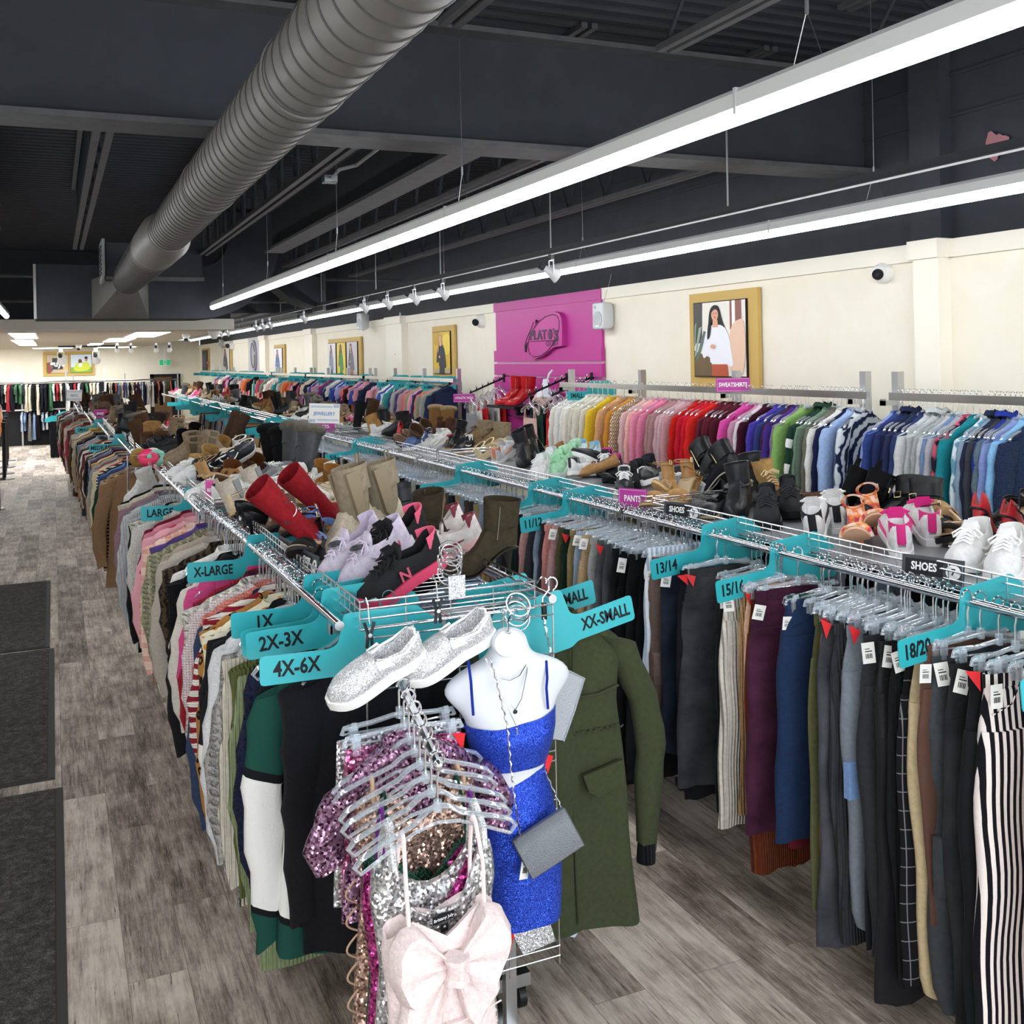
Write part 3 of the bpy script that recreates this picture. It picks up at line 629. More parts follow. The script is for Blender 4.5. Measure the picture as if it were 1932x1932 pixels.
# ------------------------------------------------------------------ magenta slatwall with the raised logo
sw = thing('slat_panel', 'magenta slat wall with bright horizontal grooves on the right wall', 'slat wall', (XW, 10.32, 1.0))
y0, y1 = -1.33, 1.34
obj('top_panel', MB().bbox((-.03, y0, 1.10), (0, y1, 1.60)), MAGENTA, sw, smooth=False)
obj('header_band', MB().bbox((-.045, y0-.02, 1.60), (0, y1+.03, 1.705)), MAGENTA, sw, smooth=False)
for zz in (.99, .83, .675, .52, .365, .21, .055): obj('slat', MB().bbox((-.05, y0-.02, zz), (-.01, y1+.03, zz+.135)), MAGENTA, sw, smooth=False)
obj('groove_strip', MB().bbox((-.022, y0, .03), (-.005, y1, 1.12)), mat('groove', '#d9a6cc', .35, .4), sw, smooth=False)
def wl(px, py, X): p = atx(px, py, X); return p
def zw(x_, y_): return 940+x_/7.43, 560+y_/7.43
ctr = atx(*zw(640, 540), XW-.06)
def wloc(x_, y_):
    p = atx(*zw(x_, y_), XW-.09); return (-(p.y-ctr.y), p.z-ctr.z)
lg = thing('logo_sign', 'raised magenta oval logo sign with dark lettering above the slat wall', 'sign', (XW-.03, ctr.y, ctr.z))
ML = Matrix(((0, 0, -1, 0), (-1, 0, 0, 0), (0, 1, 0, 0), (0, 0, 0, 1)))
outl = [(790,210),(850,232),(880,290),(893,400),(895,560),(893,690),(850,697),(775,705),(700,770),(620,835),(510,872),(440,850),(408,790),(410,690),(428,560),(470,470),(540,370),(640,280),(720,228)]
obj('board', MB().prism([wloc(*q) for q in outl][::-1], .06, ML), MAGENTA, lg, smooth=False)
obj('swoosh_board', MB().prism([wloc(*q) for q in [(490,340),(545,330),(500,400),(440,520),(405,640),(395,780),(350,770),(375,640),(420,520)]][::-1], .05, ML), MAGENTA, lg, smooth=False)
LGI = mat('logo_ink', '#3b3340', .5)
pts = [(770,248),(830,270),(858,340),(855,440),(825,560),(770,670),(690,765),(600,825),(500,845),(440,800),(420,690),(440,560),(490,460),(570,355),(670,275),(770,248)]
def ring3(q, z): a_, b_ = wloc(*q); return ML @ Vector((a_, b_, z))
obj('oval_line', MB().tube([ring3(q, .062) for q in pts], .0045, 5), LGI, lg)
obj('side_stroke', MB().tube([ring3(q, .055) for q in [(535,340),(515,370)]], [.02, .004], 6).tube([ring3(q, .055) for q in [(400,640),(385,700),(380,775)]], [.003, .02, .012], 6).tube([ring3(q, .055) for q in [(485,355),(455,450),(390,590),(362,700)]], .004, 5), LGI, lg)
wY = abs(wloc(845, 0)[0]-wloc(450, 0)[0])
for s_, xa, xb in (('PLAT', 450, 680), ("'", 768, 785), ('S', 785, 845)):
    me = text_mesh(s_, .2, 1, .002, .006); xs = [v_.co.x for v_ in me.vertices]; W_ = max(xs)-min(xs); ys = [v_.co.y for v_ in me.vertices]
    tw = abs(wloc(xb, 540)[0]-wloc(xa, 540)[0]); th = (wloc(640, 460)[1]-wloc(640, 600)[1])*(.25 if s_ == "'" else 1)
    me.transform(Matrix.Translation((-(max(xs)+min(xs))/2, -(max(ys)+min(ys))/2, 0))); me.transform(Matrix.Diagonal((tw/W_, th/(max(ys)-min(ys)), 1, 1)))
    o = put('lettering', me, LGI, lg); q = wloc((xa+xb)/2, 535 if s_ != "'" else 460); o.matrix_local = ML @ Matrix.Translation((q[0], q[1], .063))
q = wloc(730, 525); rr = (wloc(0, 460)[1]-wloc(0, 595)[1])/2
obj('lettering', MB().prism(ell(q[0], q[1], rr*.92, rr), .004, ML @ Matrix.Translation((0, 0, .061))), LGI, lg, smooth=False)
b = MB()
for e in ((.75, .6), (-.1, -.9), (-.2, .95)): b.tube([ML @ Vector((q[0]+.1*rr, q[1], .066)), ML @ Vector((q[0]+e[0]*rr*.8, q[1]+e[1]*rr*.9, .066))], .004, 4)
obj('lettering', b, MAGENTA, lg)
obj('rule_line', MB().tube([ring3((455, 628), .063), ring3((850, 605), .063)], .003, 4), LGI, lg)
me = text_mesh('CLOSET', .09, 1, .001, 0); xs = [v_.co.x for v_ in me.vertices]; tw = abs(wloc(845, 660)[0]-wloc(672, 660)[0]); me.transform(Matrix.Diagonal((tw/(max(xs)-min(xs)), .9, 1, 1)))
o = put('lettering', me, LGI, lg); q = wloc(758, 655); o.matrix_local = ML @ Matrix.Translation((q[0], q[1], .063))
# second, grey logo niche far along the wall
t_ = thing('logo_sign', 'small far dark oval sign on a grey panel by the boots', 'sign', (XW-.02, 28.2, 1.5)); obj('panel', MB().bbox((-.02, -1.0, .2), (0, 1.0, 1.2)), mat('grey_panel', '#b9b9bd', .6), t_, smooth=False)
obj('oval_board', MB().prism(ell(0, .72, .36, .42, 24, .4), .05, ML @ Matrix.Translation((0, 0, .02))), mat('grey_board', '#9a9aa2', .6), t_, smooth=False); obj('oval_line', MB().tube([ML @ Vector((p[0], p[1], .075)) for p in ell(0, .72, .27, .34, 24, .4)], .012, 5), LGI, t_)
# ------------------------------------------------------------------ speakers, cameras, alarms
def speaker(label, p, s):
    t_ = thing('loudspeaker', label, 'speaker', p, (0, 0, .12)); b = MB()
    out = rnd([(-.10, -.14), (.10, -.14), (.10, .14), (-.10, .14)], .02)
    MM = Matrix(((0, 0, -1, 0), (-1, 0, 0, 0), (0, 1, 0, 0), (0, 0, 0, 1))) @ Matrix.Scale(s, 4)
    b.loft([[MM @ Vector((q[0]*k, q[1]*k, z)) for q in out] for k, z in ((.8, .02), (.98, .06), (1, .15), (.97, .165), (.9, .17))])
    obj('cabinet', b, mat('speaker_grey', '#cfd2d4', .5), t_, ang=50)
    obj('cone_grille', MB().loft([[MM @ Vector((q[0], q[1]-.035, z)) for q in ell(0, 0, r, r, 24)] for r, z in ((.082, .17), (.08, .176), (.05, .173), (.015, .177))]), mat('speaker_cone', '#b3b7ba', .6), t_)
    obj('tweeter', MB().prism(ell(-.045, .095, .016, .016, 12), .006, MM @ Matrix.Translation((0, 0, .17))), mat('speaker_cone', '#b3b7ba', .6), t_, smooth=False)
    obj('nameplate', MB().prism([(-.035, -.115), (.035, -.115), (.035, -.100), (-.035, -.100)], .004, MM @ Matrix.Translation((0, 0, .175))), WHITE, t_, smooth=False)
    obj('bracket', MB().cyl(MM @ Vector((0, -.16, .09)), MM @ Vector((0, .18, .09)), .008, 6).cyl(MM @ Vector((0, 0, -.02)), MM @ Vector((0, 0, .04)), .015, 6), GREY, t_)
    obj('cable', MB().tube([MM @ Vector(q) for q in ((0, .17, .08), (-.005, .24, .05), (.01, .33, .02), (0, .45, -.02))], .003, 5), GREY, t_)
speaker('grey wall speaker right of the magenta slat wall', (XW, 8.86, 2.43), .92)
p = atx(715, 605, XW); speaker('grey wall speaker above the pilaster near the red fire alarm', (XW-.10, p.y+.3, p.z), 1.0)
p = atx(423, 648, XW); speaker('small far grey speaker beside the rear pictures', (XW, p.y, p.z), .9)
def camera_dome(label, p, s=1.0, down=False):
    t_ = thing('security_camera', label, 'security camera', p); d = Vector((-.75, -.55, -.25)).normalized() if not down else Vector((-.1, -.5, -.8)).normalized(); base = Vector((-1, 0, 0)) if not down else Vector((0, 0, -1))
    obj('base', MB().tube([Vector((0, 0, 0)), base*.015*s, base*.045*s, base*.06*s], [.066*s, .068*s, .066*s, .058*s], 20), WHITE, t_)
    c = base*.06*s; obj('eyeball', MB().sphere(c, .055*s, 16, 10), WHITE, t_)
    obj('lens_face', MB().cyl(c+d*.040*s, c+d*.057*s, .036*s, 16), BLACKP, t_); obj('lens_ring', MB().cyl(c+d*.05*s, c+d*.060*s, .014*s, 12), mat('lens_glass', '#2c2f3a', .1), t_)
camera_dome('white dome security camera on the wall right of the large picture', atx(1672, 515, XW)); camera_dome('white security camera left of the magenta slat wall', atx(912, 606, XW), 1.25)
camera_dome('white security camera far along the right wall by the grey panel', atx(441, 651, XW), 2.0); camera_dome('small white dome camera under the lowered ceiling', (2.55, 22.5, 2.66), 1.2, True); camera_dome('small dome camera under the lowered ceiling above the guys poster', (.7, 33.0, 2.66), 1.3, True)
t_ = thing('ceiling_projector', 'white box unit under the right end of the lowered ceiling', 'device', (2.8, 20.2, 2.66)); obj('body', MB().tube([(0, 0, 0), (0, 0, -.08), (0, 0, -.16)], [.12, .1, .04], 12), WHITE, t_)
RED = mat('alarm_red', '#b3242a', .45)
p = atx(758, 662, XW); t_ = thing('fire_alarm', 'red fire alarm strobe on the wall with its white conduit', 'fire alarm', (XW, p.y, p.z)); obj('bell_box', MB().box((-.04, 0, 0), (.08, .2, .17)), RED, t_, smooth=False); obj('strobe', MB().sphere((-.09, .03, -.03), .035), WHITE, t_); obj('conduit', MB().cyl((-.015, 0, .08), (-.015, 0, .6), .012, 6), WHITE, t_)
p = atx(760, 684, XW); t_ = thing('pull_station', 'small red and grey pull station below the fire alarm', 'fire alarm', (XW, p.y, p.z)); obj('housing', MB().box((-.02, 0, 0), (.04, .09, .14)), GREY, t_, smooth=False); obj('red_face', MB().box((-.043, 0, -.02), (.006, .07, .08)), RED, t_, smooth=False)
p = atx(395, 686, XW); t_ = thing('fire_alarm', 'small far red alarm box between the rear pictures', 'fire alarm', (XW, p.y, p.z)); obj('housing', MB().box((-.03, 0, 0), (.06, .2, .22)), RED, t_, smooth=False); obj('strobe', MB().box((-.065, 0, .03), (.01, .1, .06)), WHITE, t_, smooth=False)

# ================================================================== RACKS
def drift(Y): return -.0225*max(0, Y-3.0)          # the left row of racks veers slightly towards the aisle
def wire_basket(parent, x0, x1, y0, y1, z0, z1, step=.055, cross=.11):
    b = MB(); r = .0022
    for z in (z1, z1-.022):
        b.tube([(x0, y0, z), (x1, y0, z), (x1, y1, z), (x0, y1, z), (x0, y0, z)], .0034, 5)
    obj('basket_rim', b, WIRE, parent)
    b = MB(); n = int((y1-y0)/step)
    for i in range(n+1):
        y = y0+(y1-y0)*i/n
        b.tube([(x0, y, z1), (x0, y, z0), (x1, y, z0), (x1, y, z1)], r, 4)
    n = int((x1-x0)/cross)
    for i in range(n+1):
        x_ = x0+(x1-x0)*i/n; b.tube([(x_, y0, z1), (x_, y0, z0), (x_, y1, z0), (x_, y1, z1)], r, 4)
    obj('basket_wire', b, WIRE, parent)
    b = MB()
    for z in (z0, z0+.03):
        b.tube([(x0, y0, z), (x1, y0, z), (x1, y1, z), (x0, y1, z), (x0, y0, z)], .0028, 5)
    obj('basket_base_frame', b, WIRE, parent)
def gondola(label, x0, x1, y0, y1, zr=1.30, inset=(.06, .06), near_over=.0, liner=False):
    t_ = thing('garment_rack', label, 'clothes rack', ((x0+x1)/2, y0, 0)); hx = (x1-x0)/2; L = y1-y0
    for s_ in (-1, 1):
        obj('rail', MB().cyl((s_*hx, -near_over, zr), (s_*hx, L, zr), .0140, 12), CHROME, t_)
    for yy in (.12, L-.12):
        b = MB()
        b.bbox((-hx, yy-.012, zr-.05), (hx, yy+.012, zr-.025))
        for s_ in (-1, 1): b.bbox((s_*hx-.006, yy-.012, zr-.05), (s_*hx+.006, yy+.012, zr))
        obj('cross_bar', b, STEEL, t_, smooth=False)
        obj('upright', MB().bbox((-.02, yy-.02, .1), (.02, yy+.02, zr-.03)), STEEL, t_, smooth=False)
        obj('foot', MB().bbox((-.28, yy-.02, .07), (.28, yy+.02, .11)), STEEL, t_, smooth=False)
        for s_ in (-1, 1):
            obj('caster', MB().cyl((s_*.25-.012, yy, .035), (s_*.25+.012, yy, .035), .035, 12).box((s_*.25, yy, .06), (.03, .03, .03)), BLACKP, t_)
    obj('base_bar', MB().bbox((-.02, .12, .11), (.02, L-.12, .14)), STEEL, t_, smooth=False)
    bx0, bx1 = -hx+inset[0], hx-inset[1]
    wire_basket(t_, bx0, bx1, 0.0, L, zr-.02, zr+.06)
    if liner: obj('shelf_liner', MB().bbox((bx0+.01, .01, zr-.016), (bx1-.01, L-.01, zr-.012)), mat('grey_liner', '#8e9193', .3), t_, smooth=False)
    return t_
LX0, LX1 = .75, 1.42        # rails of the left row
RX0, RX1 = 2.46, 3.36       # rails of the right row
def lx(Y): return LX0+drift(Y)
LUN = [(2.87, 5.30), (5.36, 8.0), (8.62, 11.6), (11.66, 14.6), (14.8, 18.0), (18.2, 22.0)]
for i, (a, b_) in enumerate(LUN):
    d = drift((a+b_)/2); gondola('double-sided chrome rack with wire shoe basket, %s unit of the left row' % ordn(i+1), LX0+d, LX1+d, a, b_)
RUN = [(1.35, 4.25), (4.31, 7.25), (7.31, 10.2), (10.3, 13.2), (13.3, 16.2), (16.3, 19.5), (19.6, 23.0), (23.2, 27.0)]
for i, (a, b_) in enumerate(RUN): gondola('double-sided chrome rack with wire shoe basket, %s unit of the right row' % ordn(i+1), RX0, RX1, a, b_, inset=(.15, .06), liner=True)
# wall racks
WXR = 4.50; WZ = 1.775; WXP = 4.62
def wall_rack(label, ys, rail0, rail1, z=WZ):
    t_ = thing('clothes_rack', label, 'clothes rack', (0, 0, 0))
    for y in ys:
        obj('post', MB().bbox((WXP-.025, y-.025, .02), (WXP+.025, y+.025, 1.915)), STEEL, t_, smooth=False)
        obj('foot', MB().bbox((WXP-.25, y-.025, 0), (WXP+.25, y+.025, .03)), STEEL, t_, smooth=False)
        obj('bracket', MB().bbox((WXR-.01, y-.015, z-.06), (WXP-.025, y+.015, z-.03)).bbox((WXR-.01, y-.015, z-.06), (WXR+.01, y+.015, z-.02)), STEEL, t_, smooth=False)
    obj('rail', MB().bbox((WXR-.012, rail0, z-.025), (WXR+.012, rail1, z+.02)), CHROME, t_, smooth=False)
    obj('stretcher', MB().bbox((WXP-.015, ys[0], .4), (WXP+.015, ys[-1], .44)).bbox((WXP-.015, ys[0]-.22, 1.48), (WXP+.015, ys[-1], 1.53)), STEEL, t_, smooth=False)
wall_rack('wall rack of navy and blue sweatshirts, nearest along the right wall', [2.0, 3.4, 4.72], 1.6, 4.66)
wall_rack('wall rack of coloured sweatshirts between the gap posts and the magenta slat wall', [4.99, 6.32, 7.66, 8.98], 4.84, 8.98)
PX = [865, 800, 745, 698, 657, 619, 587, 557, 532, 522, 441, 425, 412]
PY = [atx(p, 700, WXP).y for p in PX]
for i in range(0, 12, 3):
    ys = PY[i:i+3]+[PY[min(i+3, 12)]-.3]; wall_rack('wall rack behind the jewellery sign, %s beyond the magenta slat wall' % ordn(i//3+1), ys, ys[0]-.15, ys[-1]+(.28 if i < 9 else 4.5))
# rear two-tier rack
t_ = thing('clothes_rack', 'two-tier rack of dark clothes across the far end of the left aisle', 'clothes rack', (0, 29.5, 0))
for zz in (1.64, .92): obj('rail', MB().cyl((-1.6, 0, zz), (1.25, 0, zz), .025, 8), STEEL, t_)
for xx in (-1.6, -.75, .3, 1.25): obj('post', MB().bbox((xx-.02, .05, 0), (xx+.02, .09, 1.95)), STEEL, t_, smooth=False)
obj('shade_backing', MB().bbox((-1.6, .1, 0), (1.25, .14, 1.60)), mat('shade_sheet', '#1b1b1e', .7), t_, smooth=False)  # dark sheet added to stand in for the darkness behind the clothes
t_ = thing('clothes_rack', 'far chrome rack of clothes below the exit sign', 'clothes rack', (0, 37, 0)); obj('rail', MB().cyl((.6, 0, 1.52), (3.9, 0, 1.52), .025, 8), STEEL, t_)
for xx in (.6, 2.2, 3.9): obj('post', MB().bbox((xx-.02, .05, 0), (xx+.02, .09, 1.75)), STEEL, t_, smooth=False)

# ------------------------------------------------------------------ teal size dividers
DIVO = rnd([(-.245, -.132), (-.03, -.136), (-.01, -.150), (.30, -.150), (.30, -.03), (.215, .040), (-.004, .040), (-.022, -.045), (-.05, -.056), (-.245, -.050)])
DIVR = rnd([(-.275, -.132), (-.03, -.136), (-.01, -.150), (.30, -.150), (.30, -.03), (.215, .040), (-.004, .040), (-.022, -.045), (-.05, -.056), (-.275, -.050)])
def divider(text, X, Y, z, label, side=-1, yaw=0.0, s=1.0, tilt=0.0, group=None, tsize=.060, far=0.0):
    t_ = thing('size_divider', label, 'size divider', (X, Y, z), (0, tilt, yaw), group)
    M = frontM((0, .0015, 0)) @ Matrix.Diagonal((s*(1 if side < 0 else -1), s, 1, 1))
    obj('plate', MB().prism(DIVR if far else DIVO, .003, M), TEALP, t_, smooth=False)
    if text:
        put_text(text, (tsize if len(text) < 7 else .054)*s, frontM((side*(.142+far)*s, -.0022, -.093*s)), INK, t_, .70 if len(text) > 6 else .80, .0014)
    return t_
def ldiv(text, px, py, label, **k):   # on the left row: py is the rail height there
    p = atz(px, py, 1.30); return divider(text, lx(p.y)+.0, p.y, 1.30, label, **k)
LDV = {}
for (t, Y, lab, k) in (('4X-6X', 2.90, 'teal 4X-6X divider at the front end of the left rack rail', dict(yaw=.02)),
                       ('2X-3X', 3.13, 'teal 2X-3X divider just behind the 4X-6X one', dict(tilt=-.06)),
                       ('', 3.22, 'blank teal divider edge peeking out between 1X and 2X-3X', dict(tilt=-.08)),
                       ('1X', 3.36, 'teal 1X divider on the left rack rail', dict(tilt=-.03)),
                       ('X-LARGE', 4.32, 'teal X-LARGE divider on the left rack rail', dict()), ('LARGE', 6.15, 'teal LARGE divider on the left rack rail', dict()),
                       ('MEDIUM', 11.3, 'teal MEDIUM divider farther back on the left rail', dict()), ('SMALL', 14.6, 'teal SMALL divider far back on the left rail', dict())):
    divider(t, lx(Y), Y, {'4X-6X': 1.286, '2X-3X': 1.310, '1X': 1.312}.get(t, 1.30), lab, **k); LDV[Y] = t
divider('XX-SMALL', LX1+.02, 2.90, 1.28, 'teal XX-SMALL divider sticking out over the green parka', side=1, tilt=-.18)
divider('X-SMALL', LX1+.01, 3.14, 1.29, 'teal X-SMALL divider partly hidden behind the XX-SMALL one', side=1, tilt=-.16)
RDV = []
for (t, px, py) in (('22/24', 1985, 1210), ('18/20', 1820, 1135), ('15/16', 1462, 1042), ('13/14', 1316, 1010), ('11/12', 1050, 942), ('9/10', 985, 925), ('7/8', 835, 890), ('5/6', 660, 838), ('3/4', 520, 800), ('2', 500, 795), ('1', 430, 775), ('0', 395, 766), ('00', 360, 757)):
    p = atz(px, py, 1.30); RDV.append((p.y, t)); divider(t, RX0-.02, p.y, 1.30, 'teal pants divider marked %s, %s from the near end of the right rack rail' % (t, ordn(len(RDV))), tilt=-.10, yaw=.05, far=.06)
for i in range(7):
    Y = 11+i*2.0; divider('', RX0-.02, Y, 1.28, 'teal divider crowded along the far stretch of the pants rail', group='teal dividers crowded on the far pants rail')
for (t, px) in (('SMALL', 1112), ):
    p = atx(px, 728, WXR); divider(t, WXR, p.y, WZ, 'teal SMALL divider hanging on the wall rack beside the magenta slat wall', yaw=.1)
seq = ['X-SMALL', 'SMALL', 'X-S', 'LARGE', 'MEDIUM', 'X-SMALL', 'SMALL', 'XX-S', 'X-S', 'LARGE', 'MEDIUM', 'X-SMALL', 'SMALL', 'LARGE', 'MEDIUM', 'X-SMALL', 'SMALL', 'X-SMALL']
pxs = [830, 800, 775, 742, 680, 625, 590, 575, 565, 548, 510, 480, 470, 452, 430, 415, 400, 380]
for i, (t, px) in enumerate(zip(seq, pxs)):
    p = atx(px, 728, WXR); divider(t, WXR, p.y, WZ, 'teal %s divider, %s beyond the magenta slat wall along the far wall racks' % (t, ordn(i+1)))
for i in range(5): divider('', .05+.03*i, 25.3+i*.35, .93, 'teal divider stacked on the low rail at the far end of the aisle', group='teal dividers on the low far rail')
# ------------------------------------------------------------------ shelf signs
def plate_sign(name, label, cat, loc, wd, ht, m, lines, yaw=0.0, tilt=0.0, border=None):
    t_ = thing(name, label, cat, loc, (tilt, 0, yaw)); obj('plate', MB().box((0, 0, 0), (wd, .003, ht)), m, t_, smooth=False)
    if border: obj('border_line', MB().tube([(x_*wd/2*.92, -.0022, z_*ht/2*.86) for x_, z_ in ((-1, -1), (1, -1), (1, 1), (-1, 1), (-1, -1))], .0008, 4), border, t_)
    for (s_, sz, x_, z_, mm, sx) in lines: put_text(s_, sz, frontM((x_, -.0022, z_)), mm, t_, sx, .001)
    return t_
def shoes_sign(label, loc, n='7', yaw=0.0, s=1.0):
    wd, ht = .205*s, .082*s; t_ = thing('shelf_sign', label, 'sign', loc, (-.15, 0, yaw))
    obj('plate', MB().box((0, 0, 0), (wd, .003, ht)), DKGREY, t_, smooth=False); obj('text_panel', MB().box((-.028*s, -.002, .005*s), (.125*s, .001, .05*s)), mat('sign_black', '#1c1c20', .5), t_, smooth=False)
    put_text('SHOES', .036*s, frontM((-.028*s, -.003, .006*s)), WHITE, t_, .8, .001); put_text('Life is short...buy those shoes!', .0085*s, frontM((-.028*s, -.0022, -.029*s)), WHITE, t_, .8)
    obj('number_disc', MB().cyl((.068*s, -.0016, 0), (.068*s, -.003, 0), .024*s, 20), WHITE, t_); put_text(n, .028*s, frontM((.068*s, -.0036, 0)), INK, t_, .9, .001)
RYAW = -PI/2        # signs on the basket sides face the aisle on their left
shoes_sign('grey SHOES 7 sign on the right basket at the near end', (RX0+.14, atz(1797, 1070, 1.33).y, 1.33), '7', RYAW+.35)
shoes_sign('grey SHOES 7 sign on the right basket farther back beside the magenta PANTS tag', (RX0+.14, atz(1292, 965, 1.33).y, 1.33), '7', RYAW+.35)
for i, (px, py, n) in enumerate(((590, 1062, '7'), (545, 1035, '7'), (453, 970, '6'))):
    p = atz(px, py, 1.335); shoes_sign('grey SHOES sign on the left basket edge, %s from the front' % ordn(i+1), (p.x-.012, p.y, 1.335), n, RYAW+.1, .9)
MG = dict(border=WHITE)
p = atz(1207, 940, 1.34); plate_sign('shelf_sign', 'small magenta PANTS tag on the right basket edge', 'sign', (RX0+.13, p.y, 1.34), .16, .10, PURPT, [('PANTS', .042, 0, 0, WHITE, .75)], RYAW+.5, **MG)
p = atz(626, 808, 1.34); plate_sign('shelf_sign', 'small magenta PANTS tag below the jewellery sign', 'sign', (RX0+.10, p.y, 1.36), .26, .10, PURPT, [('PANTS', .05, 0, 0, WHITE, .8)], -.55, **MG)
p = atx(1385, 726, WXR-.05); plate_sign('shelf_sign', 'magenta SWEATSHIRTS sign on the wall rack below the large picture', 'sign', (WXR-.06, p.y, p.z), .24, .10, PURPT, [('SWEATSHIRTS', .042, 0, 0, WHITE, .75)], -.55, **MG)
p = atx(873, 751, WXR-.05); plate_sign('shelf_sign', 'magenta ATHLETIC WEAR sign left of the magenta slat wall', 'sign', (WXR-.03, p.y, p.z), .26, .10, PURPT, [('ATHLETIC WEAR', .038, 0, 0, WHITE, .75)], -.5, **MG)
p = atz(400, 925, 1.36); plate_sign('shelf_sign', 'small pink tag on the left basket above the LARGE divider', 'sign', (p.x-.01, p.y, 1.36), .075, .11, mat('pink_sign', '#d657a3', .5), [('BEST', .026, 0, 0, WHITE, .8)], -1.0, **MG)
p = atz(190, 778, 1.40); plate_sign('shelf_sign', 'small magenta tag far back on the left basket', 'sign', (p.x, p.y, 1.38), .2, .12, PURPT, [('SHOES', .05, 0, 0, WHITE, .8)], -.6, **MG)
BLUEP = mat('pale_blue_print', '#6f93c9', .6)
def card_sign(label, px, py, Y, wd, ht, word, yaw):
    p = aty(px, py, Y); t_ = thing('card_sign', label, 'sign', p, (0, .06, yaw)); obj('card', MB().box((0, 0, 0), (wd, .004, ht)), PAPER, t_, smooth=False)
    put_text(word, ht*.24, frontM((0, -.003, -.02*ht)), BLUEP, t_, .9, .001)
    b = MB()
    for z_ in (.36, .30): b.bbox((-wd*.46, -.0032, z_*ht), (wd*.25, -.0022, z_*ht+.02*ht))
    for z_ in (-.38, -.32): b.bbox((-wd*.25, -.0032, z_*ht), (wd*.46, -.0022, z_*ht+.02*ht))
    for k in range(4): b.bbox((wd*(.30+.05*k), -.0032, .30*ht), (wd*(.325+.05*k), -.0022, .46*ht)); b.bbox((-wd*(.30+.05*k), -.0032, -.46*ht), (-wd*(.325+.05*k), -.0022, -.30*ht))
    obj('printed_stripe', b, BLUEP, t_, smooth=False); obj('stem', MB().cyl((0, .004, -ht/2-.34), (0, .004, -ht*.3), .006, 6), CLEAR, t_)
card_sign('white JEWELLERY card standing among the shoes of the right row', 612, 780, 9.1, .27, .175, 'JEWELLERY', -.15)
card_sign('small white BELTS card far back on the left row', 140, 746, 16.5, .21, .165, 'BELTS', -.05)
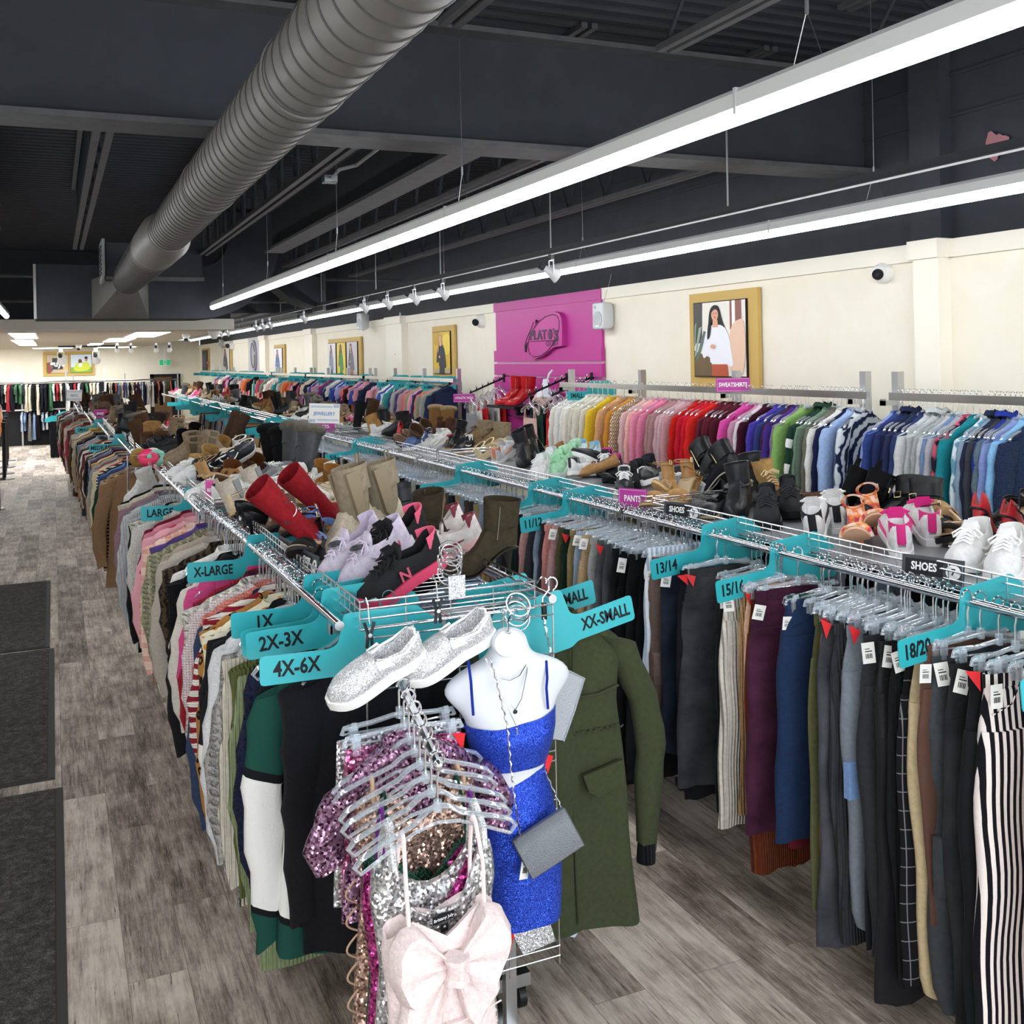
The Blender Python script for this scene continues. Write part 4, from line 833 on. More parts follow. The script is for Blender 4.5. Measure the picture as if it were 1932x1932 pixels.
# ================================================================== CLOTHES
def interp(x, pts):
    xs = [p[0] for p in pts]; return np.interp(x, xs, [p[1] for p in pts])
def top_mesh(seed, L=.82, hw=.225, sleeve='long', thick=.05, flare=.02, collar='crew', slen=.62, splay=.05, n=30, fold=1.0, rows=18):
    """a top on a hanger: hook at the origin, hanger along x, front towards -y"""
    rg = random.Random(seed); mb = MB()
    sh = -.165; hem = -.075-L
    prof = [(-.078, .072), (-.095, .082), (-.112, .125), (-.135, hw*.86), (-.158, hw*.985), (-.19, hw*1.02), (-.26, hw*.95), (-.36, hw*.90), (-.075-L*.7, hw*.93+flare*.5), (hem, hw*.96+flare)]
    dep = [(-.078, .045), (-.10, .046), (-.13, .030), (-.16, .032), (-.25, thick*.8), (-.45, thick), (hem, thick*.9)]
    if collar == 'turtle': prof[0] = (-.05, .07)
    P = sorted([(-a, b) for a, b in prof]); D = sorted([(-a, b) for a, b in dep])
    z0 = .05 if collar == 'turtle' else .078
    zs = sorted(set([z0, .095, .115, .135, .155, .185, .225]+[.225+(-hem-.225)*i/(rows-6) for i in range(1, rows-5)]))
    ph = [rg.uniform(0, 6.28) for _ in range(6)]; fr = [rg.uniform(14, 20), rg.uniform(24, 34), rg.uniform(40, 55)]
    sway = rg.uniform(-.015, .015); rings = []
    for z in zs:
        wv = interp(z, P); d = interp(z, D); u = min(1, max(0, (z-.16)/.5)); ring = []
        A = (.006+.016*u)*fold
        for j in range(n):
            a = 2*PI*j/n; c, s_ = math.cos(a), math.sin(a)
            px = wv*math.copysign(abs(c)**.75, c); py = d*math.copysign(abs(s_)**.8, s_)
            f = A*(math.sin(fr[0]*px+ph[0]+1.2*z)+.6*math.sin(fr[1]*px+ph[1]-2*z)+.35*math.sin(fr[2]*px+ph[2]))
            f2 = A*(math.sin(fr[0]*px+ph[3]-1.5*z)+.6*math.sin(fr[1]*px+ph[4]+z))
            py += f if s_ < 0 else f2
            px += .006*u*math.sin(9*z+ph[5]); py += sway*u
            zz = z+(.012*math.sin(7*px+ph[2]) if z == zs[-1] else 0)
            if z <= .1 and collar != 'turtle': zz += (.012 if s_ < 0 else -.012)*abs(s_)
            ring.append((px, py, -zz))
        rings.append(ring)
    inn = [[(p[0]*.8, p[1]*.75, p[2]-.03) for p in rings[0]]]
    hemin = [[(p[0]*.97, p[1]*.8, p[2]+.03) for p in rings[-1]]]
    mb.loft(inn+rings+hemin)
    if collar == 'hood':
        rr = []
        for k in range(7):
            q = k/6; rr.append([(.10*(1-.2*q)*math.cos(t), .035+.055*math.sin(t)*(1-.3*q)+.015*q, -.105-.055*math.sin(PI*q)+.02-.03*q) for t in [2*PI*i/14 for i in range(14)]])
        for k in range(7): rr[k] = [(p[0]*(1-.12*k), p[1], -.10+.055*math.sin(PI*min(1, .2+k/6*.8))+.01*math.sin(3*p[0]*20)) for p in rr[k]]
        mb.loft(rr)
    if collar == 'shirt':
        mb.loft([[(.078*math.cos(t), .05*math.sin(t), -.10+(-.025 if math.sin(t) < 0 else 0)) for t in [2*PI*i/16 for i in range(17)]], [(.072*math.cos(t), .046*math.sin(t), -.062+(-.02 if math.sin(t) < 0 else 0)) for t in [2*PI*i/16 for i in range(17)]], [(.088*math.cos(t), .06*math.sin(t), -.098+(-.03 if math.sin(t) < 0 else 0)) for t in [2*PI*i/16 for i in range(17)]]], False, False)
    if sleeve != 'none':
        for sd in (-1, 1):
            SL = slen if sleeve == 'long' else .2
            sp = splay*rg.uniform(.6, 1.5); m = 12 if sleeve == 'long' else 6; R = []
            fy = rg.uniform(-.03, .02)
            for i in range(m+1):
                q = i/m; x_ = hw*.93+ (sp*math.sin(min(1, q*1.6)*PI/2)+.012*math.sin(q*5+ph[1])) - .04*max(0, q-.5)*(1 if sleeve == 'long' else 0)
                z_ = -.165-SL*q; y_ = fy*q+.01*math.sin(q*7+ph[0])*q
                rx = (.070-.030*q)*(1 if sleeve == 'long' else 1.1); ry = (.040-.010*q)
                if sleeve == 'long' and q > .9: rx *= .85; ry *= .9
                rx *= 1+.10*math.sin(q*26+ph[3])*fold; R.append([(sd*(x_+rx*math.cos(t)), y_+ry*math.sin(t)*(1+.15*math.sin(3*t+q*9)), z_-.02*math.cos(t)) for t in [2*PI*k/12 for k in range(12)]])
            top = [(sd*(hw*.72+.05*math.cos(t)), .022*math.sin(t), -.150-.03*math.cos(t)) for t in [2*PI*k/12 for k in range(12)]]
            R = [top]+R
            if sd < 0: R = [r[::-1] for r in R]
            mb.loft(R)
    return mb.mesh('top', 1, True, 60)
def tank_mesh(seed, L=.6, hw=.17):
    rg = random.Random(seed); mb = MB(); n = 24; ph = [rg.uniform(0, 6) for _ in range(4)]; rings = []
    zs = [.21]+[.21+(L-.13)*i/9 for i in range(1, 10)]
    for z in zs:
        u = (z-.21)/.4; w_ = hw*(.92+.12*u); d = .022+.012*u; ring = []
        for j in range(n):
            a = 2*PI*j/n; c, s_ = math.cos(a), math.sin(a); px = w_*math.copysign(abs(c)**.8, c); py = d*s_+(.004+.012*u)*math.sin(22*px+ph[0]+(2 if s_ > 0 else 0))
            ring.append((px, py, -z+(.035*(1-abs(px)/hw)*-1 if z == .21 else 0)))
        rings.append(ring)
    mb.loft(rings)
    for s_ in (-1, 1):
        for yy in (-.016, .016): mb.tube([(s_*hw*.72, yy, -.23), (s_*hw*.70, yy*.6, -.17), (s_*hw*.62, 0, -.125)], .006, 5)
    return mb.mesh('top', 1, True, 60)
def pants_mesh(seed, L=1.03, hw=.175, hem=.105, thick=.035, gather=False, cargo=False):
    """trousers held flat by the waistband: clips at z=-.13"""
    rg = random.Random(seed); mb = MB(); n = 24; ph = [rg.uniform(0, 6) for _ in range(6)]
    rings = []
    for z, k in ((.118, 1.0), (.155, 1.0), (.165, .985), (.24, 1.07), (.30, 1.11), (.35, 1.10), (.40, 1.0)):
        ring = []; d = thick*(.45 if z < .16 else .6+.4*(z-.16)/.14 if z <= .30 else 1.0-.6*(z-.30)/.10)
        for j in range(n):
            a = 2*PI*j/n; c, s_ = math.cos(a), math.sin(a); px = hw*k*math.copysign(abs(c)**.7, c); py = d*math.copysign(abs(s_)**.8, s_)+.006*math.sin(26*px+ph[0]+(0 if s_ < 0 else 2))*min(1, (z-.1)/.15)
            if gather and z < .17: py += .004*math.sin(120*px)
            ring.append((px, py, -z))
        rings.append(ring)
    mb.loft([[(p[0]*.97, p[1]*.5, p[2]-.03) for p in rings[0]]]+rings)
    if not gather:
        mb.loft([[(hw*1.012*math.copysign(abs(math.cos(a))**.7, math.cos(a)), thick*.52*math.copysign(abs(math.sin(a))**.8, math.sin(a)), -z) for a in [2*PI*j/n for j in range(n)]] for z in (.117, .120, .152, .155)], False, False)
        for x_ in (-.75, -.3, .3, .75): mb.box((hw*x_, -thick*.56, -.136), (.010, .004, .044))
        for sd in (-1, 1): mb.tube([(sd*hw*.45, -thick*.64, -.158), (sd*hw*.62, -thick*.82, -.20), (sd*hw*.98, -thick*.72, -.225)], .0022, 4)
    for sd in (-1, 1):
        R = []; m = 14
        for i in range(m+1):
            q = i/m; z = .27+(L-.15)*q; cx = sd*hw*(.59-.02*q)+.006*math.sin(5*q+ph[1]); rx = hw*(.50+.055*min(1, q*6))*(1-q)+hem*q; ry = thick*(.88+.12*min(1, q*6)-.12*q)
            if gather and q > .93: rx *= .72
            if not gather: rx *= 1+.03*math.sin(9*q+ph[2])
            ring = []
            for j in range(16):
                a = 2*PI*j/16; c, s_ = math.cos(a), math.sin(a)
                py = ry*math.copysign(abs(s_)**.85, s_)+.008*math.sin(30*c*rx+ph[3]+3*q)*min(1, q*3)+.006*math.sin(14*q+ph[4]); py += .012*math.sin(q*3+ph[5])*q+sd*.004
                ring.append((cx+rx*math.copysign(abs(c)**.8, c), py, -z+.006*math.sin(5*c+ph[0])*(q == 1)))
            R.append(ring)
        R.append([(p[0]*.98+cx*.02, p[1]*.7, p[2]+.03) for p in R[-1]])
        mb.loft(R)
        if cargo: mb.loft([[(sd*hw*1.17, -.05-dx, -.62+z_), (sd*hw*.75, -.052-dx, -.62+z_), (sd*hw*.75, -.03, -.62+z_), (sd*hw*1.17, -.03, -.62+z_)] for z_, dx in ((-.17, 0), (-.16, .012), (-.01, .012), (0, .004))])
    return mb.mesh('pants', 1, True, 60)
# ---- hangers
def hook_mb(r=.0030):
    pts = [(-.018, 0, .002)]+[(.020*math.cos(t), 0, .0+.0205*math.sin(t)) for t in [PI*.95-PI*1.35*i/10 for i in range(11)]]+[(.004, 0, -.030), (0, 0, -.045), (0, 0, -.12)]
    return MB().tube(pts, r, 5)
HOOK = hook_mb().mesh('hook')
def arms_mesh(hw=.215, drop=.085):
    mb = MB(); pts = [(0, 0, -.078), (.03, 0, -.086), (.06, 0, -.108), (.10, 0, -.122), (.15, 0, -.138), (hw*.92, 0, -.078-drop+.006), (hw, 0, -.078-drop-.012), (hw*.93, 0, -.078-drop-.03)]
    for sd in (-1, 1):
        mb.tube([(sd*p[0], p[1], p[2]) for p in pts], [.012, .011, .010, .010, .0105, .011, .010, .006], 6, True, .6)
        mb.tube([(sd*.05, 0, -.125), (sd*.12, 0, -.155), (sd*hw*.93, 0, -.078-drop-.03)], .0045, 5)
    mb.tube([(-.06, 0, -.128), (0, 0, -.118), (.06, 0, -.128)], .005, 5); mb.cyl((0, 0, -.065), (0, 0, -.092), .011, 8)
    return mb.mesh('arms', 1, True, 60)
ARMS = arms_mesh()
def clipbar_mesh(hw=.165):
    mb = MB(); mb.tube([(-hw, 0, -.105), (-hw*.97, 0, -.088), (-hw*.5, 0, -.084), (-.02, 0, -.075), (.02, 0, -.075), (hw*.5, 0, -.084), (hw*.97, 0, -.088), (hw, 0, -.105)], .0075, 6, True, .6)
    mb.cyl((0, 0, -.055), (0, 0, -.085), .011, 8); mb.tube([(-hw, 0, -.103), (0, 0, -.106), (hw, 0, -.103)], .003, 5)
    return mb.mesh('bar', 1, True, 60)
CLIPBAR = clipbar_mesh()
def clip_mesh():
    mb = MB(); mb.box((0, 0, -.088), (.026, .020, .014)); mb.box((0, -.008, -.112), (.022, .006, .04)); mb.box((0, .008, -.112), (.022, .006, .04)); mb.box((0, -.012, -.082), (.014, .006, .02))
    return mb.mesh('clip', 1, False)
CLIP = clip_mesh()
HOOKW = mat('hook_wire', (.78, .8, .83), .18, 1)
def hanger(kind, loc, rot, label, group=None):
    t_ = thing('clothes_hanger' if kind == 'top' else 'clip_hanger', label, 'hanger', loc, rot, group)
    put('hook', HOOK, HOOKW, t_)
    if kind == 'top': put('arms', ARMS, CLEAR, t_)
    else:
        put('bar', CLIPBAR, CLEAR, t_)
        for s_ in (-1, 1): put('clip', CLIP, CLEAR, t_, (s_*.135, 0, 0))
    return t_
# ---- prototypes, shared by all copies
TOPS = {'sweater': [top_mesh(10+i, L=.84+.04*(i % 3), hw=.215+.008*(i % 2), splay=.035+.012*(i % 3), slen=.66+.04*(i % 2), thick=.048) for i in range(6)],
        'sweatshirt': [top_mesh(30+i, L=.70+.03*(i % 2), hw=.215, splay=.05, slen=.60, thick=.055, collar=('crew', 'hood')[i % 2], fold=1.1) for i in range(4)],
        'shirt': [top_mesh(50+i, L=.80, hw=.21, splay=.03, slen=.6, thick=.035, collar='shirt', fold=1.2) for i in range(3)],
        'tee': [top_mesh(60+i, L=.58, hw=.185, sleeve='short', thick=.026, n=22, rows=12) for i in range(3)],
        'coat': [top_mesh(70+i, L=.93, hw=.225, splay=.05, slen=.66, thick=.07, collar='shirt', flare=.03) for i in range(2)]}
TANKS = [tank_mesh(80+i, L=.5+.08*i) for i in range(3)]
PANTS = [pants_mesh(100+i, L=1.0+.02*i, hem=.085+.02*(i % 3)) for i in range(5)]
CARGO = pants_mesh(120, L=1.02, hem=.085, gather=True, cargo=True); JOG = pants_mesh(121, L=1.03, hem=.085, gather=True); WIDE = pants_mesh(122, L=1.04, hem=.14)
SH = Matrix.Translation((0, 0, -.032))
for me_ in [m_ for l_ in TOPS.values() for m_ in l_]+TANKS+PANTS+[CARGO, JOG, WIDE, ARMS, CLIPBAR, CLIP]: me_.transform(SH)
TAGM = MB().box((0, 0, 0), (.040, .0012, .066)).mesh('price_tag', 1, False); REDM = MB().loft([[(-.02, 0, .03), (.022, 0, .02), (.012, 0, -.03)], [(-.02, .001, .03), (.022, .001, .02), (.012, .001, -.03)]]).mesh('price_tag', 1, False)
BAR = MB()
for k in range(5): BAR.bbox((-.010+.0045*k, -.0016, -.017), (-.008+.0045*k+.0006*(k % 2), -.0005, -.002))
BAR.bbox((-.011, -.0016, .004), (.011, -.0005, .007)); BAR.bbox((-.011, -.0016, .012), (.004, -.0005, .014))
BARM = BAR.mesh('barcode', 1, False)
def price_tag(parent, loc, rot=(0,0,0), red=False):
    o = put('price_tag', REDM if red else TAGM, REDTAG if red else PAPER, parent, loc, rot); o['label'] = 'red price tag' if red else 'white price tag'
    if not red: put('barcode', BARM, INK, o)
    return o
rgG = random.Random(7)
def garment(name, me, m, loc, yaw, label, cat, group=None, scale=None, tilt=0.0):
    o = put(name, me, m, None, loc, (tilt, 0, yaw), scale); return tag(o, label, cat, group)
# ------------------------------------------------------------------ left row, left rail (front to back). (colour words, kind, material, x px, y px of the left edge, extras)
F = fabric
LG = [ # (words, kind, mat, scale z, X shift, gap behind)
 ('black mohair', 'sweater', F('#1c1c1f', 'fleece'), 1.0, .02, .085),
 ('brown plaid flannel', 'shirt', F('#6b3d34', 'plaid', '#2e2a2c', '#a98a78'), .96, .16, .04),
 ('dark green and white colour-block', 'sweatshirt', bands([(0, '#1d4a40'), (.42, '#1d4a40'), (.43, '#17181a'), (.445, '#e9e7e2'), (.66, '#17181a'), (.672, '#1d4a40')]), 1.22, -.01, .07),
 ('black chunky', 'sweater', F('#1b1c20', 'knit'), 1.0, .03, .04),
 ('navy cable-knit', 'sweater', F('#20263f', 'cable'), 1.0, .0, .06),
 ('pale green trimmed', 'sweater', F('#8d9a72', 'rib'), 1.12, .03, .03),
 ('olive green rib-knit', 'sweater', F('#5d6238', 'rib'), 1.06, .0, .06),
 ('cream rib', 'sweater', F('#d8d0bd', 'rib'), 1.0, .0, .035),
 ('grey chunky cable', 'sweater', F('#a5a19c', 'cable'), .97, .0, .07),
 ('pale grey fleece', 'sweater', F('#d4d4d4', 'fleece'), .95, -.02, .075),
 ('white and black cable-yoke', 'sweater', bands([(0, '#ece8df'), (.20, '#7d2a33'), (.225, '#ece8df'), (.54, '#1d1d21'), (.86, '#1d1d21')], 'knit'), .93, .0, .05),
 ('black and charcoal', 'sweater', F('#222226', 'knit'), .95, .03, .04),
 ('cream floral embroidered', 'sweater', F('#e4dcc3', 'floral', '#cf8f3a', '#77805a'), .9, .0, .07),
 ('tan leopard print', 'sweater', F('#a9763f', 'leopard'), .93, .0, .06),
 ('red and white patterned', 'sweater', F('#8f2530', 'fairisle', '#eae4da'), .8, .03, .05),
 ('slate navy long', 'sweater', F('#34405a', 'plain'), 1.0, .0, .045),
 ('coral pink', 'sweater', F('#e98d7c', 'knit'), .85, .03, .05),
 ('pale pink and white', 'sweater', F('#ead9d8', 'knit'), .85, .02, .05),
 ('ivory cable-knit', 'sweater', F('#e6e1d6', 'cable'), .88, -.03, .085),
 ('dark plum', 'shirt', F('#4a2336', 'plain'), .85, .05, .03),
 ('crimson', 'sweater', F('#a32432', 'rib'), .84, .04, .05),
 ('hot pink trimmed', 'sweater', F('#cf4f86', 'plain'), .8, .05, .04),
 ('off-white boucle', 'sweater', F('#dcd6ca', 'fleece'), .84, .01, .07),
 ('black zip', 'sweatshirt', F('#1d1d20', 'fleece'), 1.05, .0, .07),
 ('jet black', 'sweater', F('#151517', 'knit'), .92, .0, .07),
 ('white collared', 'shirt', F('#e6e4df', 'plain'), .86, .03, .05),
 ('black and brown lace', 'shirt', F('#1d1a18', 'lace', '#4b3d2e'), .86, .0, .07),
 ('oatmeal marl', 'sweater', F('#b9b0a4', 'fleece'), .84, -.02, .075),
 ('taupe fleece', 'sweater', F('#b3a493', 'fleece'), .8, .03, .05),
 ('sage cable-knit', 'sweater', F('#a7a386', 'cable'), .84, -.02, .075),
 ('lavender purple', 'shirt', F('#5c4a86', 'plain'), .8, .04, .04),
 ('dusty pink and white check', 'sweater', F('#d9937f', 'plaid', '#dba392', '#e6c3b3'), .86, -.04, .10),
 ('pink heart-print', 'sweater', F('#dfa3ab', 'dots', '#c72a44'), .82, .0, .075),
 ('rose pink', 'sweater', F('#cc7f90', 'plain'), .8, .02, .06),
 ('burgundy', 'sweater', F('#6d1f2e', 'plain'), .8, .04, .04),
 ('white cotton', 'sweater', F('#e6e2da', 'knit'), .82, .0, .075),
 ('ivory fringed', 'sweater', F('#ded8cb', 'cable'), .82, .0, .07),
 ('black fringed', 'sweater', F('#19191b', 'fleece'), .95, .0, .08),
 ('light grey rib-knit', 'sweater', F('#b9bbbd', 'rib'), .93, .0, .08),
 ('silver grey rib', 'sweater', F('#c7c8c8', 'rib'), .9, -.02, .08),
 ('mid grey', 'shirt', F('#77787d', 'plain'), .9, .02, .06),
 ('mauve', 'sweater', F('#8d7078', 'plain'), .9, .0, .06),
 ('cream open-front', 'sweater', F('#d9d0bb', 'knit'), .85, .0, .08),
 ('black knit', 'sweater', F('#1a1a1c', 'knit'), .86, .04, .06),
 ('camel brown mohair', 'sweater', F('#8a6c50', 'fleece'), .95, -.06, .12),
 ('brown and black striped', 'sweater', F('#3d2a20', 'stripe', '#b2977c'), .95, -.01, .09),
 ('beige cable cuffed', 'sweater', F('#b39e83', 'cable'), .9, -.03, .09),
 ('dark brown', 'coat', F('#3f2e26', 'plain'), .9, .02, .08),
 ('cobalt blue', 'shirt', F('#3c4f8a', 'plain'), .85, .0, .08),
 ('light denim blue', 'shirt', F('#7083a4', 'denim'), .85, .0, .10),
 ('forest green', 'sweater', F('#1f3d33', 'plain'), .85, .0, .08),
 ('black and cream striped', 'sweater', F('#1c1b1d', 'stripe', '#d9d0c0'), .85, .0, .08),
 ('scarlet and yellow trimmed', 'shirt', F('#b5303a', 'plain'), .82, .02, .08),
 ('butter cream fleece', 'coat', F('#d9cda8', 'fleece'), .9, -.03, .12),
]
CAT = {'sweater': 'sweater', 'sweatshirt': 'sweatshirt', 'shirt': 'shirt', 'coat': 'coat', 'tee': 'top', 'pants': 'pants', 'tank': 'top', 'cargo': 'pants', 'jogger': 'pants', 'wide': 'pants'}
Y = 2.99; SIGNY = [4.32, 6.15]
for i, (wd, kd, m, sz, xs, gap) in enumerate(LG):
    if wd.startswith('camel') : Y = 8.72
    for sy_ in SIGNY:
        if sy_-.15 < Y < sy_+.015: Y = sy_+.02
    if 7.92 < Y < 8.7: continue
    X = lx(Y)+xs*.6+max(0, .10-.011*i); yaw = rgG.uniform(-.10, .04)
    nb = LG[i-1][0] if i else None
    lab = '%s %s on the left rack rail, directly behind the %s one' % (wd, kd, nb) if nb else '%s %s frontmost on the left rack rail' % (wd, kd)
    if kd == 'coat': lab = lab.replace('coat on', 'jacket on')
    v_ = TOPS[kd][i % len(TOPS[kd])]; sx = 1.02+.04*rgG.random()
    garment(kd if kd != 'coat' else 'jacket', v_, m, (X, Y, 1.315), yaw, lab, CAT[kd] if kd != 'coat' else 'jacket', 'tops on the near left rail', (sx, min(1, max(.5, (gap+.012)/.085)), sz*1.04), rgG.uniform(-.02, .02))
    hanger('top', (X, Y, 1.3165), (0, 0, yaw), 'clear hanger holding the %s %s' % (wd, kd), 'hangers on the near left rail')
    Y += (gap*.98+.004)*(1 if i < 23 else 2.0 if i < 44 else 1.2)
# bare hangers among them
rg = random.Random(5); Y2 = 3.0
while Y2 < 6.1:
    if not any(-.02 < q-Y2 < .16 for q in SIGNY+[2.9, 3.13, 3.36]): hanger('top', (lx(Y2), Y2, 1.3165), (0, 0, rg.uniform(-.12, .12)), 'spare clear hanger crowded among the tops on the left rail', 'spare hangers on the left rail')
    Y2 += .055*rg.uniform(.7, 1.3)
# the rest of the left rail, farther back
LFAR = 'beige #c9bda4,taupe #9c9080,cream #ddd5c2,denim-blue #6f819d,navy #2b3348,pink-red #b8415a,olive #6c6a46,white #e7e3da,black #1c1c1f,charcoal #45464b,tan #b58d62,sage #8d9378,burgundy #66242f,camel #a07c56,grey #9b9c9e,light-grey #c4c5c4,rust #9d5236,mustard #c7a13b,stone #b5ad9c,brown #5d4636'.split(',')
LFAR = [tuple(q.split(' ')) for q in LFAR]
def run(colours, x, y0, y1, gap, kinds, z, lab, group, seed, zs=(.8, .95), hang=False, hk='top', jitter=.08, xfun=None):
    rg = random.Random(seed); Y = y0; i = 0; last = None; cl = {}
    while Y < y1:
        c = rg.choice(colours)
        if c == last: c = rg.choice(colours)
        last = c; kd = rg.choice(kinds)
        fk = rg.choice(['plain', 'knit', 'fleece', 'plain'] if kd not in ('pants', 'tank') else ['plain', 'denim', 'plain'])
        m = F(c[1], fk); X = xfun(Y) if xfun else x; yaw = rg.uniform(-jitter, jitter)
        me = TANKS[i % 3] if kd == 'tank' else (PANTS[i % 5] if kd == 'pants' else TOPS[kd][i % len(TOPS[kd])])
        nm = {'tank': 'tank_top', 'coat': 'jacket', 'tee': 'blouse'}.get(kd, kd); wd = c[0].replace('-', ' ')
        cl[(wd, nm)] = cl.get((wd, nm), 0)+1; k = cl[(wd, nm)]
        garment(nm, me, m, (X, Y, z), yaw, '%s %s %s' % (('nearest ' if k == 1 else ordn(k)+'-nearest ')+wd, nm.replace('_', ' '), lab), {'tank': 'top', 'coat': 'jacket', 'tee': 'top'}.get(kd, kd), group, (1, min(1, gap/.09), rg.uniform(*zs)))
        if hang: hanger(hk, (X, Y, z+.0015), (0, 0, yaw), 'hanger of the %s %s %s' % (('nearest ' if k == 1 else ordn(k)+'-nearest ')+wd, nm.replace('_', ' '), lab), 'hangers '+lab)
        Y += gap*rg.uniform(.75, 1.3); i += 1
run(LFAR, 0, Y+.05, 14.5, .085, ['sweater', 'shirt', 'sweatshirt', 'coat'], 1.315, 'on the left rail beyond the MEDIUM rack gap', 'tops on the far left rail', 11, (.85, 1.0), xfun=lambda Y: lx(Y)+.0)
run(LFAR, 0, 14.9, 21.5, .13, ['sweater', 'shirt', 'coat'], 1.315, 'on the farthest stretch of the left rail', 'tops on the farthest left rail', 12, (.9, 1.05), xfun=lambda Y: lx(Y))
# ------------------------------------------------------------------ left row, right rail: parka and dark coats
Y = 3.36
for i, (wd, c, kd, sz) in enumerate((('charcoal', '#2c2d31', 'coat', 1.0), ('dusty blue', '#8fa3bb', 'sweater', .95), ('black', '#18181a', 'coat', 1.05), ('maroon', '#4d2028', 'sweater', .9), ('navy', '#1f2638', 'coat', 1.0), ('grey', '#6d6e73', 'sweater', .9), ('olive', '#4b4a33', 'coat', 1.0), ('black', '#141416', 'sweater', .9), ('brown', '#4b382c', 'coat', 1.0), ('charcoal', '#303136', 'sweater', .95), ('wine', '#5a2030', 'sweater', .9), ('black', '#19191c', 'coat', 1.0))):
    wd2 = wd+(' quilted' if i == 7 else ' long' if i == 11 else ' belted' if i == 9 else '')
    garment('jacket' if kd == 'coat' else 'sweater', TOPS[kd][i % len(TOPS[kd])], F(c, 'plain'), (LX1+drift(Y), Y, 1.315), rgG.uniform(-.05, .05), '%s %s, %s behind the green parka under the shoe basket' % (wd2, 'jacket' if kd == 'coat' else 'sweater', ordn(i+1)), 'jacket' if kd == 'coat' else 'sweater', 'clothes behind the green parka', (1, 1, sz)); Y += .3
# ------------------------------------------------------------------ right row: pants, placed by their left edge at mid height
PG = [ # words, x px of left edge (at X=2.27), kind, material, length scale, yaw, tags
 ('pink and cream printed', 1985, 'pants', F('#c99a94', 'blotch', '#e6cfc4'), 1.0, .0, 'w'),
 ('black and white vertical-striped', 1868, 'wide', F('#17171b', 'vstripe', '#e9dfd9'), .97, .10, ''),
 ('black tailored', 1838, 'pants', F('#1b1c1e', 'plain'), 1.02, .05, 'r'),
 ('faded black', 1800, 'pants', F('#2d2e30', 'denim'), 1.0, .12, 'w'),
 ('slate grey cargo', 1763, 'cargo', F('#43474a', 'plain'), 1.0, .16, 'w'),
 ('brown leather-look', 1748, 'pants', F('#5b4238', 'satin'), .8, .02, 'w'),
 ('beige elastic-waist', 1722, 'jogger', F('#cbb892', 'plain'), .99, .06, ''),
 ('black grid-check', 1706, 'pants', F('#1a1a1c', 'grid', '#77777a'), .95, .02, ''),
 ('black pinwale', 1688, 'pants', F('#1d1e20', 'rib'), .97, .05, 'w'),
 ('black slim', 1664, 'pants', F('#242426', 'satin'), 1.02, .08, 'w'),
 ('charcoal slim', 1636, 'pants', F('#2f3032', 'plain'), .99, .06, 'w'),
 ('black leather-look', 1628, 'pants', F('#202124', 'satin'), .96, .02, ''),
 ('grey-blue cargo with light blue patch', 1596, 'jogger', F('#7c848d', 'plain'), .94, .05, 'r'),
 ('charcoal corduroy', 1576, 'pants', F('#3a3b3f', 'rib'), .97, .02, ''),
 ('washed charcoal', 1558, 'pants', F('#45464b', 'denim'), .98, .04, 'r'),
 ('mustard brown', 1550, 'pants', F('#a6824f', 'plain'), .8, .0, 'r'),
 ('mocha', 1544, 'pants', F('#8a6a55', 'plain'), .82, .0, ''),
 ('olive khaki', 1536, 'pants', F('#5a5b3c', 'plain'), .93, .0, ''),
 ('navy wide-leg', 1492, 'wide', F('#22324f', 'plain'), .79, .16, ''),
 ('bottle green', 1486, 'pants', F('#274136', 'plain'), .7, .02, 'w'),
 ('burgundy', 1478, 'pants', F('#67202e', 'plain'), .85, .0, ''),
 ('plum', 1432, 'wide', F('#472539', 'denim'), .83, .18, 'w'),
 ('rust brown corduroy', 1410, 'pants', F('#74371f', 'rib'), .96, .0, ''),
 ('peach', 1406, 'pants', F('#d8ae94', 'plain'), .8, .0, 'r'),
 ('tan corduroy', 1400, 'pants', F('#b08b61', 'rib'), .78, .0, ''),
 ('cream corduroy', 1380, 'wide', F('#d7d0c2', 'rib'), .86, .12, 'w'),
 ('black skinny', 1362, 'pants', F('#19191b', 'plain'), .84, .0, 'w'),
 ('charcoal washed', 1302, 'wide', F('#3c3d40', 'denim'), .83, .20, 'r'),
 ('ink black', 1294, 'pants', F('#1b1b1e', 'denim'), .86, .0, 'r'),
 ('dark indigo', 1260, 'pants', F('#232936', 'denim'), .74, .12, 'w'),
 ('taupe cargo', 1238, 'cargo', F('#6d5b53', 'plain'), .78, .10, ''),
 ('blue and white pinstriped', 1230, 'pants', F('#a9bbcf', 'vstripe', '#e4e7ea'), .55, .04, 'w'),
]
KM = {'pants': None, 'wide': WIDE, 'cargo': CARGO, 'jogger': JOG}
PEX = RX0-.175
